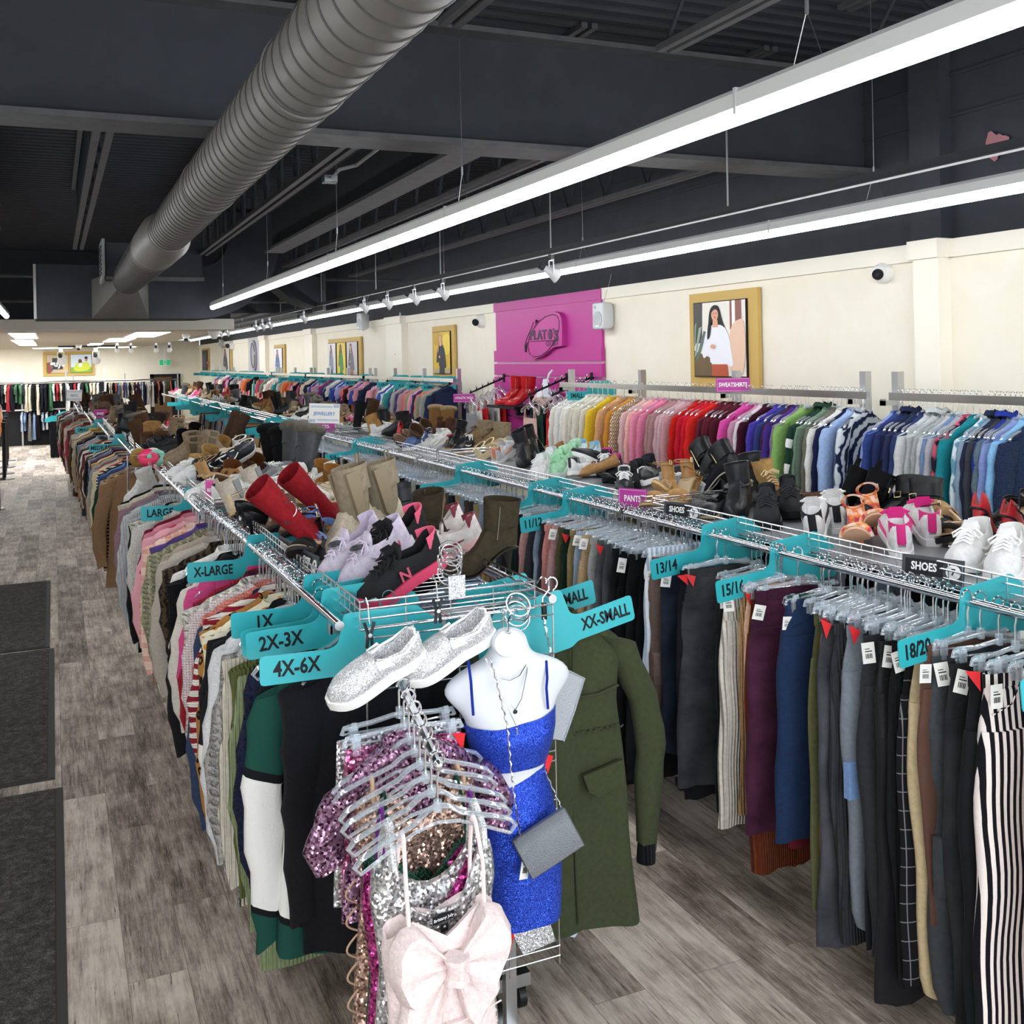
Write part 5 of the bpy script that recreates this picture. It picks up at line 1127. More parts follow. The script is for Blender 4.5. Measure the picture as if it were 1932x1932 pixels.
for i, (wd, px, kd, m, sz, yaw, tg) in enumerate(PG):
    p = atx(px, 1300, PEX); Y = p.y
    X = RX0+rgG.uniform(-.015, .01)
    nb = PG[i-1][0] if i else None
    lab = '%s pants on the right rack rail, just behind the %s pair' % (wd, nb) if nb else '%s pants nearest the camera on the right rack rail' % wd
    gp = Y-atx(PG[i-1][1], 1300, PEX).y if i else .1
    yaw = yaw*min(1, gp/.08)
    o = garment('pants', KM[kd] or PANTS[i % 5], m, (X, Y, 1.313), -yaw*.9, lab, 'pants', 'pants on the near right rail', ((.82 if 'rust' in wd else 1)-.25*max(0, .03-gp)/.03, min(1, max(.3, gp/.06)), sz*1.0))
    hanger('clip', (X, Y, 1.3145), (0, 0, -yaw*.9), 'clear clip hanger holding the %s pants' % wd, 'clip hangers on the near right rail')
    if 'w' in tg: price_tag(o, (-.188+.03*rgG.random(), -.030, -.195/sz), (rgG.uniform(-.2, .1), rgG.uniform(-.3, .3), -.35))
    if 'r' in tg: price_tag(o, (-.185+.03*rgG.random(), -.032, -.165/sz), (rgG.uniform(-.2, .1), rgG.uniform(-.3, .3), -.35), True)
    if 'blue patch' in wd:
        q = obj('knee_patch', MB().loft([[(-.21, -.046, z_), (-.02, -.052, z_), (-.02, -.03, z_), (-.21, -.02, z_)] for z_ in (-.72, -.60)]), F('#7f9ccb', 'plain'), o); q['label'] = 'light blue patch'
    if i == 1: price_tag(o, (-.17, -.04, -.2))
PFAR = 'black #19191b,charcoal #37383c,dark-denim #2a3040,olive #51523a,khaki #a79471,dusty-pink #c59a92,forest-green #20392f,light-denim #8f9fb4,camel #a78457,grey-pinstriped #a8a7a3,ink #202329,brown #57473c'.split(',')
PFAR = [tuple(q.split(' ')) for q in PFAR]
# visible stretch beside the parka: pink, green, khaki, denim, then black jeans
PM = [('black straight', '#151517', .93), ('soot black', '#1c1c1e', .95), ('black flared', '#161618', .97), ('coal', '#202023', .9), ('washed grey', '#4b4c50', .85), ('grey', '#5b5c60', .8), ('grey pinstriped', '#9b9a97', .8), ('sand', '#b09672', .78), ('pale denim', '#93a2b3', .75), ('khaki', '#8a7a55', .75), ('dark green', '#1d3329', .8), ('moss', '#4c4d33', .8), ('dusty mauve', '#b08a88', .8), ('salmon pink', '#d08e86', .85)]
ys = [atx(px, 1150, PEX).y for px in (1212, 1190, 1175, 1160, 1146, 1132, 1118, 1104, 1092, 1080, 1068, 1058, 1046, 1032)]
for i, ((wd, c, sz), Y) in enumerate(zip(PM, ys)):
    o = garment('pants', PANTS[i % 5], F(c, 'denim' if i < 6 else 'plain'), (RX0, Y, 1.313), -.05, '%s pants behind the parka, %s beyond the pinstriped pair on the right rail' % (wd, ordn(i+1)), 'pants', 'pants on the middle right rail', (1, .6, sz))
    hanger('clip', (RX0, Y, 1.3145), (0, 0, -.05), 'clear clip hanger holding the %s pants' % wd, 'clip hangers on the middle right rail')
    if i in (2, 5, 7, 8, 10, 12): price_tag(o, (-.18, -.03, -.2), (0, .2, -.3), i in (5, 10))
run(PFAR, RX0, ys[-1]+.06, 11.5, .075, ['pants'], 1.313, 'on the right rail beyond the 9/10 divider', 'pants beyond the 9/10 divider', 14, (.8, .98), hang=True, hk='clip', jitter=.05)
run(PFAR, RX0, 11.55, 18.5, .13, ['pants'], 1.313, 'on the far right rail of teal dividers', 'pants on the far right rail', 15, (.8, .95), jitter=.05)
run(PFAR, RX1, 1.6, 6.5, .22, ['pants'], 1.313, 'on the far side of the right rack', 'pants on the far side of the right rack', 16, (.85, .98), jitter=.05)
# bare clear hangers crowding the pants rail between the pairs
i = 0; Y = 1.62; rg = random.Random(3); occ = sorted([atx(q[1], 1300, PEX).y for q in PG]+ys)
while Y < 4.9:
    if any(-.10 < q[0]-Y < .03 for q in [(d_[0]-.0, 0) for d_ in RDV]) or any(0 <= d_[0]-Y < .20 for d_ in RDV): Y += .04; continue
    hanger('clip', (RX0+.03, Y, 1.3145), (0, 0, rg.uniform(-.07, .07)), 'spare clear clip hanger crowded among the pants hangers on the right rail', 'spare clip hangers on the right rail'); Y += .047*rg.uniform(.7, 1.35); i += 1
# ------------------------------------------------------------------ wall racks: sweatshirts by x px of the left shoulder
SWX = WXR-.225
WS = [('navy', 1905, '#27344f', 'knit'), ('sky blue', 1885, '#7fb0d6', 'plain'), ('periwinkle', 1872, '#7f8fc0', 'plain'), ('sea grey', 1862, '#5a6b74', 'plain'), ('royal blue hooded', 1852, '#27368a', 'plain'), ('grey-black', 1843, '#3a3c44', 'plain'), ('dark navy hooded', 1832, '#242c40', 'plain'), ('grey-blue', 1824, '#8295a8', 'plain'), ('blue and white tie-dye', 1812, '#5e8fa6', 'blotch'), ('teal', 1790, '#1f7f87', 'plain'), ('black and coral floral', 1778, '#1f2030', 'blotch2'), ('grey sherpa', 1766, '#a9a9b0', 'fleece'), ('mid-blue', 1757, '#6f84a6', 'plain'), ('pale grey', 1748, '#b5b9b8', 'plain'), ('grey marl', 1740, '#a3a7a8', 'fleece'), ('light grey hooded', 1722, '#b9bcbc', 'plain'), ('silver-grey', 1708, '#c4c6c6', 'plain'), ('indigo', 1696, '#2b3a63', 'plain'), ('dark slate', 1684, '#2a3150', 'plain'), ('deep navy hooded', 1672, '#232a45', 'plain'), ('navy zip', 1662, '#27305a', 'plain'), ('faded navy', 1650, '#34427a', 'plain'), ('cornflower', 1644, '#7f96cf', 'plain')]
WS2 = [('navy tie-dye', 1574, '#1a2740', 'tie'), ('pale blue', 1562, '#9db5dd', 'plain'), ('midnight', 1556, '#1f2444', 'plain'), ('white ribbed', 1544, '#dedcd8', 'plain'), ('olive grey', 1534, '#6d6c60', 'plain'), ('moss grey', 1526, '#5e6a5d', 'plain'), ('sage green', 1518, '#6f8a74', 'plain'), ('deep green hooded', 1510, '#2c4236', 'plain'), ('dark green with white blocks', 1500, '#1f3c2e', 'bands'), ('light green', 1474, '#84ad62', 'plain'), ('lilac grey', 1468, '#7d6f86', 'plain'), ('violet', 1460, '#44307f', 'plain'), ('wine-purple', 1452, '#48203a', 'plain'), ('navy-violet', 1440, '#333c73', 'plain'), ('blue-violet', 1428, '#4a3fa0', 'plain'), ('plum zip', 1406, '#3a1526', 'plain'), ('blush white', 1398, '#d9cbd5', 'plain'), ('mauve pink', 1392, '#b98aa0', 'plain'), ('bright pink', 1368, '#d650a0', 'plain'), ('dark maroon fleece', 1356, '#4d1c28', 'fleece'), ('maroon', 1346, '#571c2a', 'plain'), ('oxblood', 1338, '#61202c', 'plain'), ('deep wine', 1328, '#5b2030', 'plain'), ('scarlet', 1312, '#d02a26', 'plain'), ('cherry red', 1302, '#c81f2c', 'plain'), ('crimson', 1292, '#be1f33', 'plain'), ('tomato red fleece', 1280, '#c9251f', 'fleece'), ('dusty rose', 1266, '#c08e92', 'plain'), ('pale mauve', 1258, '#c9a7ad', 'plain'), ('cool pink', 1250, '#c6a0a6', 'plain'), ('rose taupe', 1242, '#a98084', 'plain'), ('mocha pink', 1234, '#a37f79', 'plain'), ('candy pink zip', 1218, '#dd7f9d', 'plain'), ('bubblegum pink', 1207, '#e08ba5', 'plain'), ('baby pink', 1196, '#edb2ad', 'plain'), ('lilac pink fleece', 1184, '#dcb7b6', 'fleece'), ('aztec patterned', 1166, '#e0d3b8', 'aztec'), ('mustard orange', 1158, '#c98a3b', 'plain'), ('peach tan', 1136, '#d7a578', 'plain'), ('sunny yellow', 1118, '#e0bd35', 'plain'), ('cream fleece', 1106, '#ddd7c6', 'fleece'), ('ivory sherpa', 1096, '#e3ddce', 'fleece'), ('ecru', 1088, '#dcd5c4', 'fleece'), ('warm white', 1078, '#e7e2d6', 'plain'), ('soft white', 1070, '#e9e6df', 'plain'), ('chalk white', 1062, '#e5e2dc', 'plain'), ('off-white', 1052, '#e8e4da', 'plain')]
for (lst, lab0) in ((WS, 'on the nearest wall rack'), (WS2, 'on the wall rack before the gap')):
    for i, (wd, px, c, fk) in enumerate(lst):
        Y = atx(px, 800, SWX).y; hood = 'hood' in wd; me = TOPS['sweatshirt'][(1 if hood else 0)+2*(i % 2)]
        m = F(c, 'blotch', '#cfdde2') if fk == 'blotch' else F(c, 'blotch', '#c4566a') if fk == 'blotch2' else F(c, 'tie', '#c9cfd2') if fk == 'tie' else F(c, 'aztec', '#4a2a1c', '#c07a35') if fk == 'aztec' else bands([(0, c), (.58, '#e6e6e2'), (.63, c), (.70, '#e6e6e2'), (.74, c)]) if fk == 'bands' else F(c, fk)
        yaw = rgG.uniform(-.08, .06)+(.25 if fk == 'tie' else 0)
        nb = lst[i-1][0] if i else ''
        lab = '%s sweatshirt %s, behind the %s one' % (wd, lab0, nb) if nb else '%s sweatshirt nearest %s' % (wd, 'the camera on the wall rack' if lst is WS else 'the two gap posts')
        garment('sweatshirt', me, m, (WXR, Y, WZ+.022), yaw, lab, 'sweatshirt', 'sweatshirts on the wall racks', (1, .72, 1.06))
        hanger('top', (WXR, Y, WZ+.0235), (0, 0, yaw), 'clear hanger holding the %s sweatshirt' % wd, 'hangers on the wall racks')
WC = 'coral #e0786a,white #e8e4de,black #1c1c1f,navy #28304a,purple #5a3f84,cream #d8cfba,pink #d99aa5,red #b93038,teal #3f8f8c,grey #a9a9a6,rose #c05a78,lavender #a9a4d0,mint #9fc4b0,orange #df7a4a,sage #8f9a84,wine #6d2434,royal-blue #3c55a8,blush #e2bcb4'.split(',')
WC = [tuple(q.split(' ')) for q in WC]
run([q for q in WC if q[0] in 'coral cream navy purple white grey pink sage'.split()], WXR, PY[0]+.1, PY[1]+.3, .085, ['sweatshirt'], WZ+.022, 'on the athletic wear rack left of the slat wall', 'athletic tops left of the slat wall', 21, (1, 1.06))
run(WC, WXR, PY[1]+.4, 20.5, .10, ['tank', 'tee', 'tee', 'tank'], WZ+.022, 'on the wall racks behind the jewellery card', 'tops behind the jewellery card', 22, (.9, 1.15))
run(WC, WXR, 20.6, 31, .2, ['tank', 'tee'], WZ+.022, 'on the farthest right wall racks', 'tops on the farthest wall racks', 23, (.95, 1.2))
# rear racks: hang across the shop, so turn the garments
def runx(colours, y, x0, x1, gap, kinds, z, lab, group, seed, zs):
    rg = random.Random(seed); X = x0; i = 0; cl = {}
    while X < x1:
        c = rg.choice(colours); kd = rg.choice(kinds); me = PANTS[i % 5] if kd == 'pants' else TOPS[kd][i % len(TOPS[kd])]
        nm = {'tee': 'blouse'}.get(kd, kd); wd = c[0].replace('-', ' '); cl[(wd, nm)] = cl.get((wd, nm), 0)+1; k = cl[(wd, nm)]
        garment(nm, me, F(c[1], 'plain'), (X, y, z), -PI/2+rg.uniform(-.1, .1), '%s %s %s' % (ordn(k)+' '+wd, nm, lab), 'pants' if kd == 'pants' else 'top', group, (1, .8, rg.uniform(*zs))); X += gap*rg.uniform(.8, 1.25); i += 1
DK = [tuple(q.split(' ')) for q in 'black #151517,charcoal #2c2d31,white #e0ddd8,red #a53038,green #46704e,cream #d5cbb4,ink #1c1f28'.split(',')]
BL = [tuple(q.split(' ')) for q in 'denim #7f93b4,light-blue #a9b8cc,dark-green #2c3d33,black #17171a,plum #472338,pale-grey #c0bfbc,navy #27304a,patterned-grey #77746e'.split(',')]
runx(DK, 29.5, -1.3, 1.15, .085, ['tee', 'sweater'], 1.665, 'from the left on the upper far rail', 'clothes on the upper far rail', 31, (.75, .85))
runx(BL, 29.5, -.75, .95, .085, ['tee', 'sweater'], .945, 'from the left on the lower far rail', 'clothes on the lower far rail', 32, (.75, .85))
runx(DK+BL+WC[:6], 37, .75, 3.85, .085, ['sweater', 'tee'], 1.545, 'from the left on the rack below the exit sign', 'clothes below the exit sign', 33, (.85, .95))
OR = [tuple(q.split(' ')) for q in 'orange #cf7a4a,navy #1f2a55,grey #aaa79f,tan #b08a5a,red #a33038'.split(',')]
t_ = thing('clothes_rack', 'low rail of dark jeans with stacked teal dividers at the far aisle end', 'clothes rack', (.12, 26.5, 0)); obj('rail', MB().cyl((0, -1.7, .915), (0, 1.7, .915), .018, 8), STEEL, t_); obj('post', MB().bbox((-.02, -1.6, 0), (.02, -1.56, .95)).bbox((-.02, 1.56, 0), (.02, 1.6, .95)), STEEL, t_, smooth=False)
t_ = thing('clothes_rack', 'small rack of orange and navy sweatshirts at the far left edge', 'clothes rack', (-1.35, 22, 0)); obj('rail', MB().cyl((0, -1, 1.5), (0, 1.2, 1.5), .02, 8), STEEL, t_); obj('post', MB().bbox((-.02, -.9, 0), (.02, -.86, 1.6)).bbox((-.02, 1.0, 0), (.02, 1.04, 1.6)), STEEL, t_, smooth=False)
run(OR, -1.25, 21.2, 23.2, .14, ['sweatshirt'], 1.52, 'at the far left edge', 'sweatshirts at the far left edge', 34, (1, 1.1))
for i in range(6):
    garment('pants', PANTS[i % 5], F(('#16161a', '#1d2026', '#202a3a', '#141417', '#2b3244', '#18181b')[i], 'denim'), (.10+.02*i, 25.2+.35*i, .93), 0, '%s dark jeans under the stacked teal dividers at the far aisle end, %s' % (('black', 'ink', 'navy', 'jet black', 'indigo', 'soft black')[i], ordn(i+1)), 'pants', 'dark jeans at the far aisle end', (1, 1, .8))
# ================================================================== SHOES
def sst(a, b, t): t = min(1, max(0, (t-a)/(b-a))); return t*t*(3-2*t)
FW = [(0, .42), (.03, .56), (.08, .66), (.2, .72), (.4, .70), (.6, .90), (.75, 1.0), (.87, .88), (.95, .58), (1, .22)]
FWP = [(0, .40), (.03, .52), (.08, .62), (.2, .66), (.4, .60), (.6, .82), (.72, .88), (.85, .62), (.95, .26), (1, .06)]
STN = [0, .03, .08, .15, .23, .32, .40, .46, .50, .56, .63, .71, .79, .87, .93, .97, 1]
def base_z(t, heel): return heel*(1-sst(.12, .66, t))
def upper_mb(L, W, hr, hc, z0=.02, heel=0, fw=FW, kc=.74, mb=None):
    mb = mb or MB(); rings = []
    for t in STN:
        w_ = W/2*interp(t, fw); b = z0+base_z(t, heel); r = interp(t, hr); c = interp(t, hc); y = t*L
        col = t < .47; k = kc if col else .74
        zi = c if col else r+.62*(c-r)
        rings.append([(-w_*.9, y, b), (-w_, y, b+.3*r), (-w_*.97, y, b+.65*r), (-w_*k*1.03, y, b+r*.96), (-w_*k*.86, y, b+r), (-w_*.52, y, b+zi), (0, y, b+c), (w_*.52, y, b+zi), (w_*k*.86, y, b+r), (w_*k*1.03, y, b+r*.96), (w_*.97, y, b+.65*r), (w_, y, b+.3*r), (w_*.9, y, b)])
    mb.loft(rings, True, True); return mb
def sole_mb(L, W, th, heel=0, fw=FW, grow=1.05, toe_up=.01, n=18, front=.0):
    mb = MB(); rings = []
    for i in range(n+1):
        t = i/n; w_ = W/2*interp(t, fw)*grow; b = base_z(t, heel)+toe_up*sst(.8, 1, t); y = -.006+t*(L+.012)
        tt = th*(1-.25*sst(.5, 1, t)); rings.append([(-w_*.94, y, b), (-w_, y, b+tt*.4), (-w_*.98, y, b+tt), (w_*.98, y, b+tt), (w_, y, b+tt*.4), (w_*.94, y, b)])
    mb.loft(rings); return mb
def lace_mb(L, W, hc, z0, t0=.5, t1=.72, k=5, bow=True, heel=0):
    mb = MB(); r = .0028
    for i in range(k):
        t = t0+(t1-t0)*i/(k-1); w_ = W/2*interp(t, FW)*.5; z = z0+base_z(t, heel)+interp(t, hc)+.002
        for s_ in (1, -1): mb.tube([(-s_*w_, t*L-.006, z-.006), (0, t*L, z+.004), (s_*w_, t*L+.010, z-.006)], r, 5)
    if bow:
        t = t0-.01; z = z0+base_z(t, heel)+interp(t, hc)+.008
        for s_ in (1, -1):
            mb.tube([(0, t*L, z), (s_*.02, t*L+.008, z+.010), (s_*.042, t*L+.02, z-.004), (s_*.036, t*L+.034, z-.012), (s_*.015, t*L+.014, z-.001), (0, t*L, z)], r, 5)
            mb.tube([(0, t*L, z), (s_*.018, t*L+.022, z+.004), (s_*.030, t*L+.045, z-.006)], r, 5)
    return mb
def shaft_mb(L, z0, z1, rx0, ry0, rx1, ry1, cy0, cy1, n=20, wr=.0):
    mb = MB(); R = []; m = 8
    for i in range(m+1):
        q = i/m; rx = rx0+(rx1-rx0)*q+wr*math.sin(9*q); ry = ry0+(ry1-ry0)*q; cy = cy0+(cy1-cy0)*q
        R.append([(rx*math.cos(a), cy+ry*math.sin(a), z0+(z1-z0)*q+.006*math.sin(a)*(q == 1)) for a in [2*PI*k/n for k in range(n)]])
    R.append([(p[0]*.93, cy1+(p[1]-cy1)*.93, p[2]-.001) for p in R[-1]])
    R.append([(p[0]*.9, cy1+(p[1]-cy1)*.9, p[2]-.09) for p in R[-1]])
    mb.loft(R, False, True); return mb
KINDS = {}
def kind(name, nm, cat): KINDS[name] = (nm, cat, [])
def part(k, nm, mb, slot, ang=45): KINDS[k][2].append((nm, mb.mesh(nm, 1, True, ang), slot))
HC_LOW = [(0, .02), (.42, .02), (.47, .05), (.5, .078), (.56, .076), (.71, .060), (.87, .046), (.97, .036), (1, .02)]
HR_SN = [(0, .088), (.08, .084), (.23, .056), (.40, .062), (.47, .070), (.56, .062), (.71, .044), (.87, .034), (1, .016)]
def sneaker(k, nm, th, W, chunky):
    kind(k, nm, 'shoe'); L = .275
    part(k, 'upper', upper_mb(L, W, HR_SN, HC_LOW, th*.75), 'upper'); s_ = sole_mb(L, W, th, 0, FW, 1.07 if not chunky else 1.13, .012 if not chunky else .022); part(k, 'sole', s_, 'sole', 50)
    part(k, 'lace', lace_mb(L, W, HC_LOW, th*.75), 'lace')
    b = MB(); z = th*.75; b.loft([[(-.024, .50*L, z+.05), (-.026, .44*L, z+.088), (-.018, .415*L, z+.105), (.018, .415*L, z+.105), (.026, .44*L, z+.088), (.024, .50*L, z+.05)], [(-.022, .50*L+.008, z+.05), (-.024, .45*L+.008, z+.082), (-.016, .425*L+.008, z+.100), (.016, .425*L+.008, z+.100), (.024, .45*L+.008, z+.082), (.022, .50*L+.008, z+.05)]]); part(k, 'tongue', b, 'tongue')
    b = MB()
    for i in range(8): pass
    rings = []
    for a in range(-4, 5):
        t = .015+.0; ang = a/4*1.15; w_ = W/2*.70; rings.append([(w_*math.sin(ang), .012-.018*(math.cos(ang))+.055*(1-math.cos(ang)), z+zz) for zz in (.03, .092)])
    b.loft([[q[0] for q in rings]+[(q[0][0]*.97, q[0][1]+.004, q[0][2]) for q in rings[::-1]], [q[1] for q in rings]+[(q[1][0]*.97, q[1][1]+.004, q[1][2]) for q in rings[::-1]]]); part(k, 'heel_tab', b, 'accent')
    for sd in (-1, 1):
        P = [(.30, .030), (.42, .026), (.52, .036), (.58, .052)]
        if not chunky: P = [(.26, .024), (.40, .022), (.55, .030), (.66, .040)]
        part(k, 'side_stripe', MB().tube([(sd*(W/2*interp(t, FW)*1.0), t*L, z+zz) for t, zz in P], [.002, .006, .006, .002], 6, True, 1), 'accent')
sneaker('court', 'sneaker', .026, .098, False); sneaker('runner', 'running_shoe', .036, .100, True)
kind('slipon', 'slip_on_shoe', 'shoe'); HCs = [(0, .02), (.42, .02), (.47, .04), (.5, .066), (.56, .068), (.71, .058), (.87, .044), (.97, .034), (1, .018)]; HRs = [(0, .075), (.08, .072), (.23, .050), (.40, .054), (.47, .060), (.56, .056), (.71, .044), (.87, .032), (1, .014)]
part('slipon', 'upper', upper_mb(.265, .094, HRs, HCs, .026), 'upper'); part('slipon', 'sole', sole_mb(.265, .094, .034, 0, FW, 1.07, .004), 'sole', 50)
b = MB()
for sd in (-1, 1): b.loft([[(sd*.040, .34*.265, .066), (sd*.034, .37*.265, .084), (sd*.024, .50*.265, .088), (sd*.036, .50*.265, .07)], [(sd*.0425, .34*.265, .066), (sd*.037, .37*.265, .086), (sd*.026, .50*.265, .0905), (sd*.039, .50*.265, .07)]])
part('slipon', 'elastic_gore', b, 'accent')
b = MB().tube([(-.016, .475*.265, .082), (-.030, .35*.265, .076), (-.034, .2*.265, .074), (-.026, .06*.265, .092), (0, .02*.265, .100), (.026, .06*.265, .092), (.034, .2*.265, .074), (.030, .35*.265, .076), (.016, .475*.265, .082)], .004, 6); part('slipon', 'collar_piping', b, 'sole')
HCb = [(0, .1), (.42, .11), (.47, .108), (.5, .100), (.56, .086), (.71, .062), (.87, .048), (.97, .036), (1, .02)]; HRb = [(0, .09), (.2, .1), (.4, .095), (.5, .082), (.56, .066), (.71, .044), (.87, .034), (1, .016)]
def boot(k, nm, H, heel=.022, rx1=.048, ry1=.066, lace=False, fur=False, gore=False, strap=False, th=.016, fw=FW, stiletto=False, W=.096, tilt=0.0, zipper=False):
    kind(k, nm, 'boot'); L = .27; z0 = th*.8; hz = heel if stiletto else 0
    part(k, 'upper', upper_mb(L, W, HRb, HCb, z0, hz, fw, .8), 'upper')
    part(k, 'sole', sole_mb(L, W, th if not stiletto else .006, hz, fw, 1.04), 'sole', 50)
    if stiletto:
        part(k, 'heel', MB().loft([[(r*math.cos(a), y+r*1.1*math.sin(a), z) for a in [2*PI*i/10 for i in range(10)]] for z, r, y in ((0, .006, .022), (.02, .006, .022), (heel*.6, .011, .026), (heel+.004, .026, .036))]), 'sole')
    elif heel > 0: part(k, 'heel', MB().loft([[(x_*.5*W*.72*s_, .034+y_*.034*s_, z) for x_, y_ in [(math.cos(a), math.sin(a)) for a in [2*PI*i/14 for i in range(14)]]] for z, s_ in ((-heel*.0, .92), (heel, 1))]), 'sole') if False else None
    cy = .24*L; zt = z0+hz+.06
    part(k, 'shaft', shaft_mb(L, zt, z0+hz+H, .035, .056, rx1, ry1, cy, cy-.012+tilt, 20, .0015), 'shaft')
    if lace: part(k, 'lace', lace_mb(L, W, HCb, z0, .46, .70, 5, True), 'lace')
    if fur: part(k, 'fur_trim', MB().torus((0, cy-.012+tilt, z0+hz+H), .06, .024, Matrix.Diagonal((.9, 1.15, 1, 1)), 20, 8), 'fur')
    if gore:
        for sd in (-1, 1):
            hh = z0+hz+H; part(k, 'elastic_panel', MB().loft([[(sd*(rx1+o-.004*(z < .1)), cy+y_, z) for y_, z in ((-.026, hh-.012), (.028, hh-.012), (.022, zt+.02), (.004, zt-.005), (-.016, zt+.02))] for o in (-.012, .002)]), 'accent')
        part(k, 'pull_tab', MB().tube([(-.004, cy-ry1-.008, z0+hz+H-.02), (0, cy-ry1-.016, z0+hz+H+.03), (.004, cy-ry1-.004, z0+hz+H+.03), (.0, cy-ry1+.006, z0+hz+H-.02)], .006, 5, True, .4), 'shaft')
    if strap:
        part(k, 'strap', MB().tube([(.047*math.cos(a), cy+.066*math.sin(a)+.004, z0+hz+.085) for a in [2*PI*i/20 for i in range(21)]], .010, 5, True, .3), 'accent')
        part(k, 'buckle', MB().tube([(-.052, cy+.01, z0+hz+.075), (-.053, cy+.035, z0+hz+.075), (-.053, cy+.035, z0+hz+.097), (-.052, cy+.01, z0+hz+.097), (-.052, cy+.01, z0+hz+.075)], .0022, 5), 'metal')
    if zipper: part(k, 'zip', MB().tube([(-.037-.006*q, cy+.022-.006*q, z0+hz+.03+(H-.035)*q) for q in (0, .3, .6, 1)], .0022, 5), 'metal')
boot('ankle', 'ankle_boot', .165, strap=True); boot('lacedboot', 'ankle_boot', .165, lace=True, th=.024); boot('chelsea', 'ankle_boot', .165, gore=True, th=.020)
boot('sock', 'sock_boot', .25, rx1=.052, ry1=.070, gore=True, th=.014, tilt=-.02); boot('tall', 'tall_boot', .32, rx1=.058, ry1=.076, zipper=True); boot('winter', 'winter_boot', .27, rx1=.06, ry1=.078, fur=True, th=.028)
boot('heelboot', 'heeled_boot', .165, heel=.085, stiletto=True, fw=FWP, rx1=.050, ry1=.070, W=.086, zipper=True)
def sandal(k, nm, heel, block, plat=.01):
    kind(k, nm, 'sandal'); L = .255; W = .088; fw = FW
    part(k, 'sole', sole_mb(L, W, plat, heel, fw, 1), 'sole', 50); part(k, 'insole', sole_mb(L*.98, W, .003, heel, fw, .96), 'lining', 50); KINDS[k][2][-1][1].transform(Matrix.Translation((0, .002, plat)))
    if heel > .03: part(k, 'heel', MB().loft([[(r*math.cos(a), y+r*math.sin(a), z) for a in [2*PI*i/12 for i in range(12)]] for z, r, y in ((0, .018 if block else .006, .026), (heel*.6, .021 if block else .009, .03), (heel+.003, .028, .036))]), 'heel')
    for (t, h, wd) in ((.66, .040, .012), (.78, .030, .010)):
        w_ = W/2*interp(t, fw); zb = base_z(t, heel)+plat
        part(k, 'strap', MB().tube([(w_*math.cos(a)*1.02, t*L+.012*math.cos(a)*(1 if t < .7 else -1), zb+h*math.sin(a)) for a in [PI*i/10 for i in range(11)]], wd, 6, True, .25), 'upper')
    zb = base_z(.1, heel)+plat
    part(k, 'ankle_strap', MB().tube([(.034*math.cos(a), .062+.052*math.sin(a), zb+.072+.006*math.sin(a)) for a in [2*PI*i/20 for i in range(21)]], .006, 5, True, .35), 'upper')
    part(k, 'heel_counter', MB().loft([[(.030*math.sin(a), .030-.028*math.cos(a), zb+z) for a in [-1.4+2.8*i/10 for i in range(11)]]+[(.028*math.sin(a), .030-.025*math.cos(a), zb+z) for a in [1.4-2.8*i/10 for i in range(11)]] for z in (-.002, .04, .075)]), 'upper')
    part(k, 'buckle', MB().tube([(-.037, .055, zb+.064), (-.038, .072, zb+.064), (-.038, .072, zb+.082), (-.037, .055, zb+.082), (-.037, .055, zb+.064)], .002, 5), 'metal')
sandal('heelsandal', 'heeled_sandal', .085, False); sandal('blocksandal', 'block_heel_sandal', .065, True, .016); sandal('flatsandal', 'sandal', .012, True, .022)
kind('pump', 'pump', 'shoe'); part('pump', 'upper', upper_mb(.255, .082, [(0, .058), (.1, .052), (.3, .036), (.5, .03), (.62, .034), (.75, .034), (1, .012)], [(0, .008), (.5, .008), (.60, .010), (.66, .034), (.78, .040), (.92, .028), (1, .012)], .006, .07, FWP), 'upper'); part('pump', 'sole', sole_mb(.255, .082, .006, .07, FWP, 1.0), 'sole', 50)
part('pump', 'heel', MB().loft([[(r*math.cos(a), y+r*math.sin(a), z) for a in [2*PI*i/10 for i in range(10)]] for z, r, y in ((0, .006, .02), (.04, .010, .024), (.074, .024, .034))]), 'upper')
kind('loafer', 'flat_shoe', 'shoe'); part('loafer', 'upper', upper_mb(.26, .09, [(0, .06), (.1, .055), (.3, .042), (.5, .04), (.62, .042), (.75, .04), (1, .012)], [(0, .01), (.46, .01), (.52, .014), (.57, .046), (.72, .05), (.9, .036), (1, .014)], .012), 'upper'); part('loafer', 'sole', sole_mb(.26, .09, .014), 'sole', 50)
part('loafer', 'bow', MB().tube([(-.025, .15, .062), (0, .152, .068), (.025, .15, .062)], .006, 5), 'accent')
DEF = dict(sole=SOLEB, lace=mat('black_lace', '#1a1a1b', .8), tongue=None, accent=None, shaft=None, lining=mat('insole', '#b9a183', .7), metal=mat('gold_buckle', (.75, .62, .35), .3, 1), heel=None, fur=None)
def pose(loc, yaw, pitch, roll, L=.27):
    return Matrix.Translation(loc) @ Matrix.Rotation(math.radians(yaw), 4, 'Z') @ Matrix.Rotation(math.radians(pitch), 4, 'X') @ Matrix.Rotation(math.radians(roll), 4, 'Y') @ Matrix.Translation((0, -L/2, 0))
def shoe(k, cols, loc, yaw, pitch, roll, label, group=None, s=1.0):
    nm, cat, parts = KINDS[k]
    t_ = thing(nm, label, cat, (0, 0, 0), (0, 0, 0), group); t_.matrix_world = pose(loc, yaw, pitch, roll) @ Matrix.Scale(s, 4)
    if 'sneaker' in nm or nm == 'running_shoe': cat = 'shoe'
    for (pn, me, slot) in parts:
        m = cols.get(slot) or DEF.get(slot) or cols['upper']
        put(pn, me, m, t_)
    return t_
LT = leather
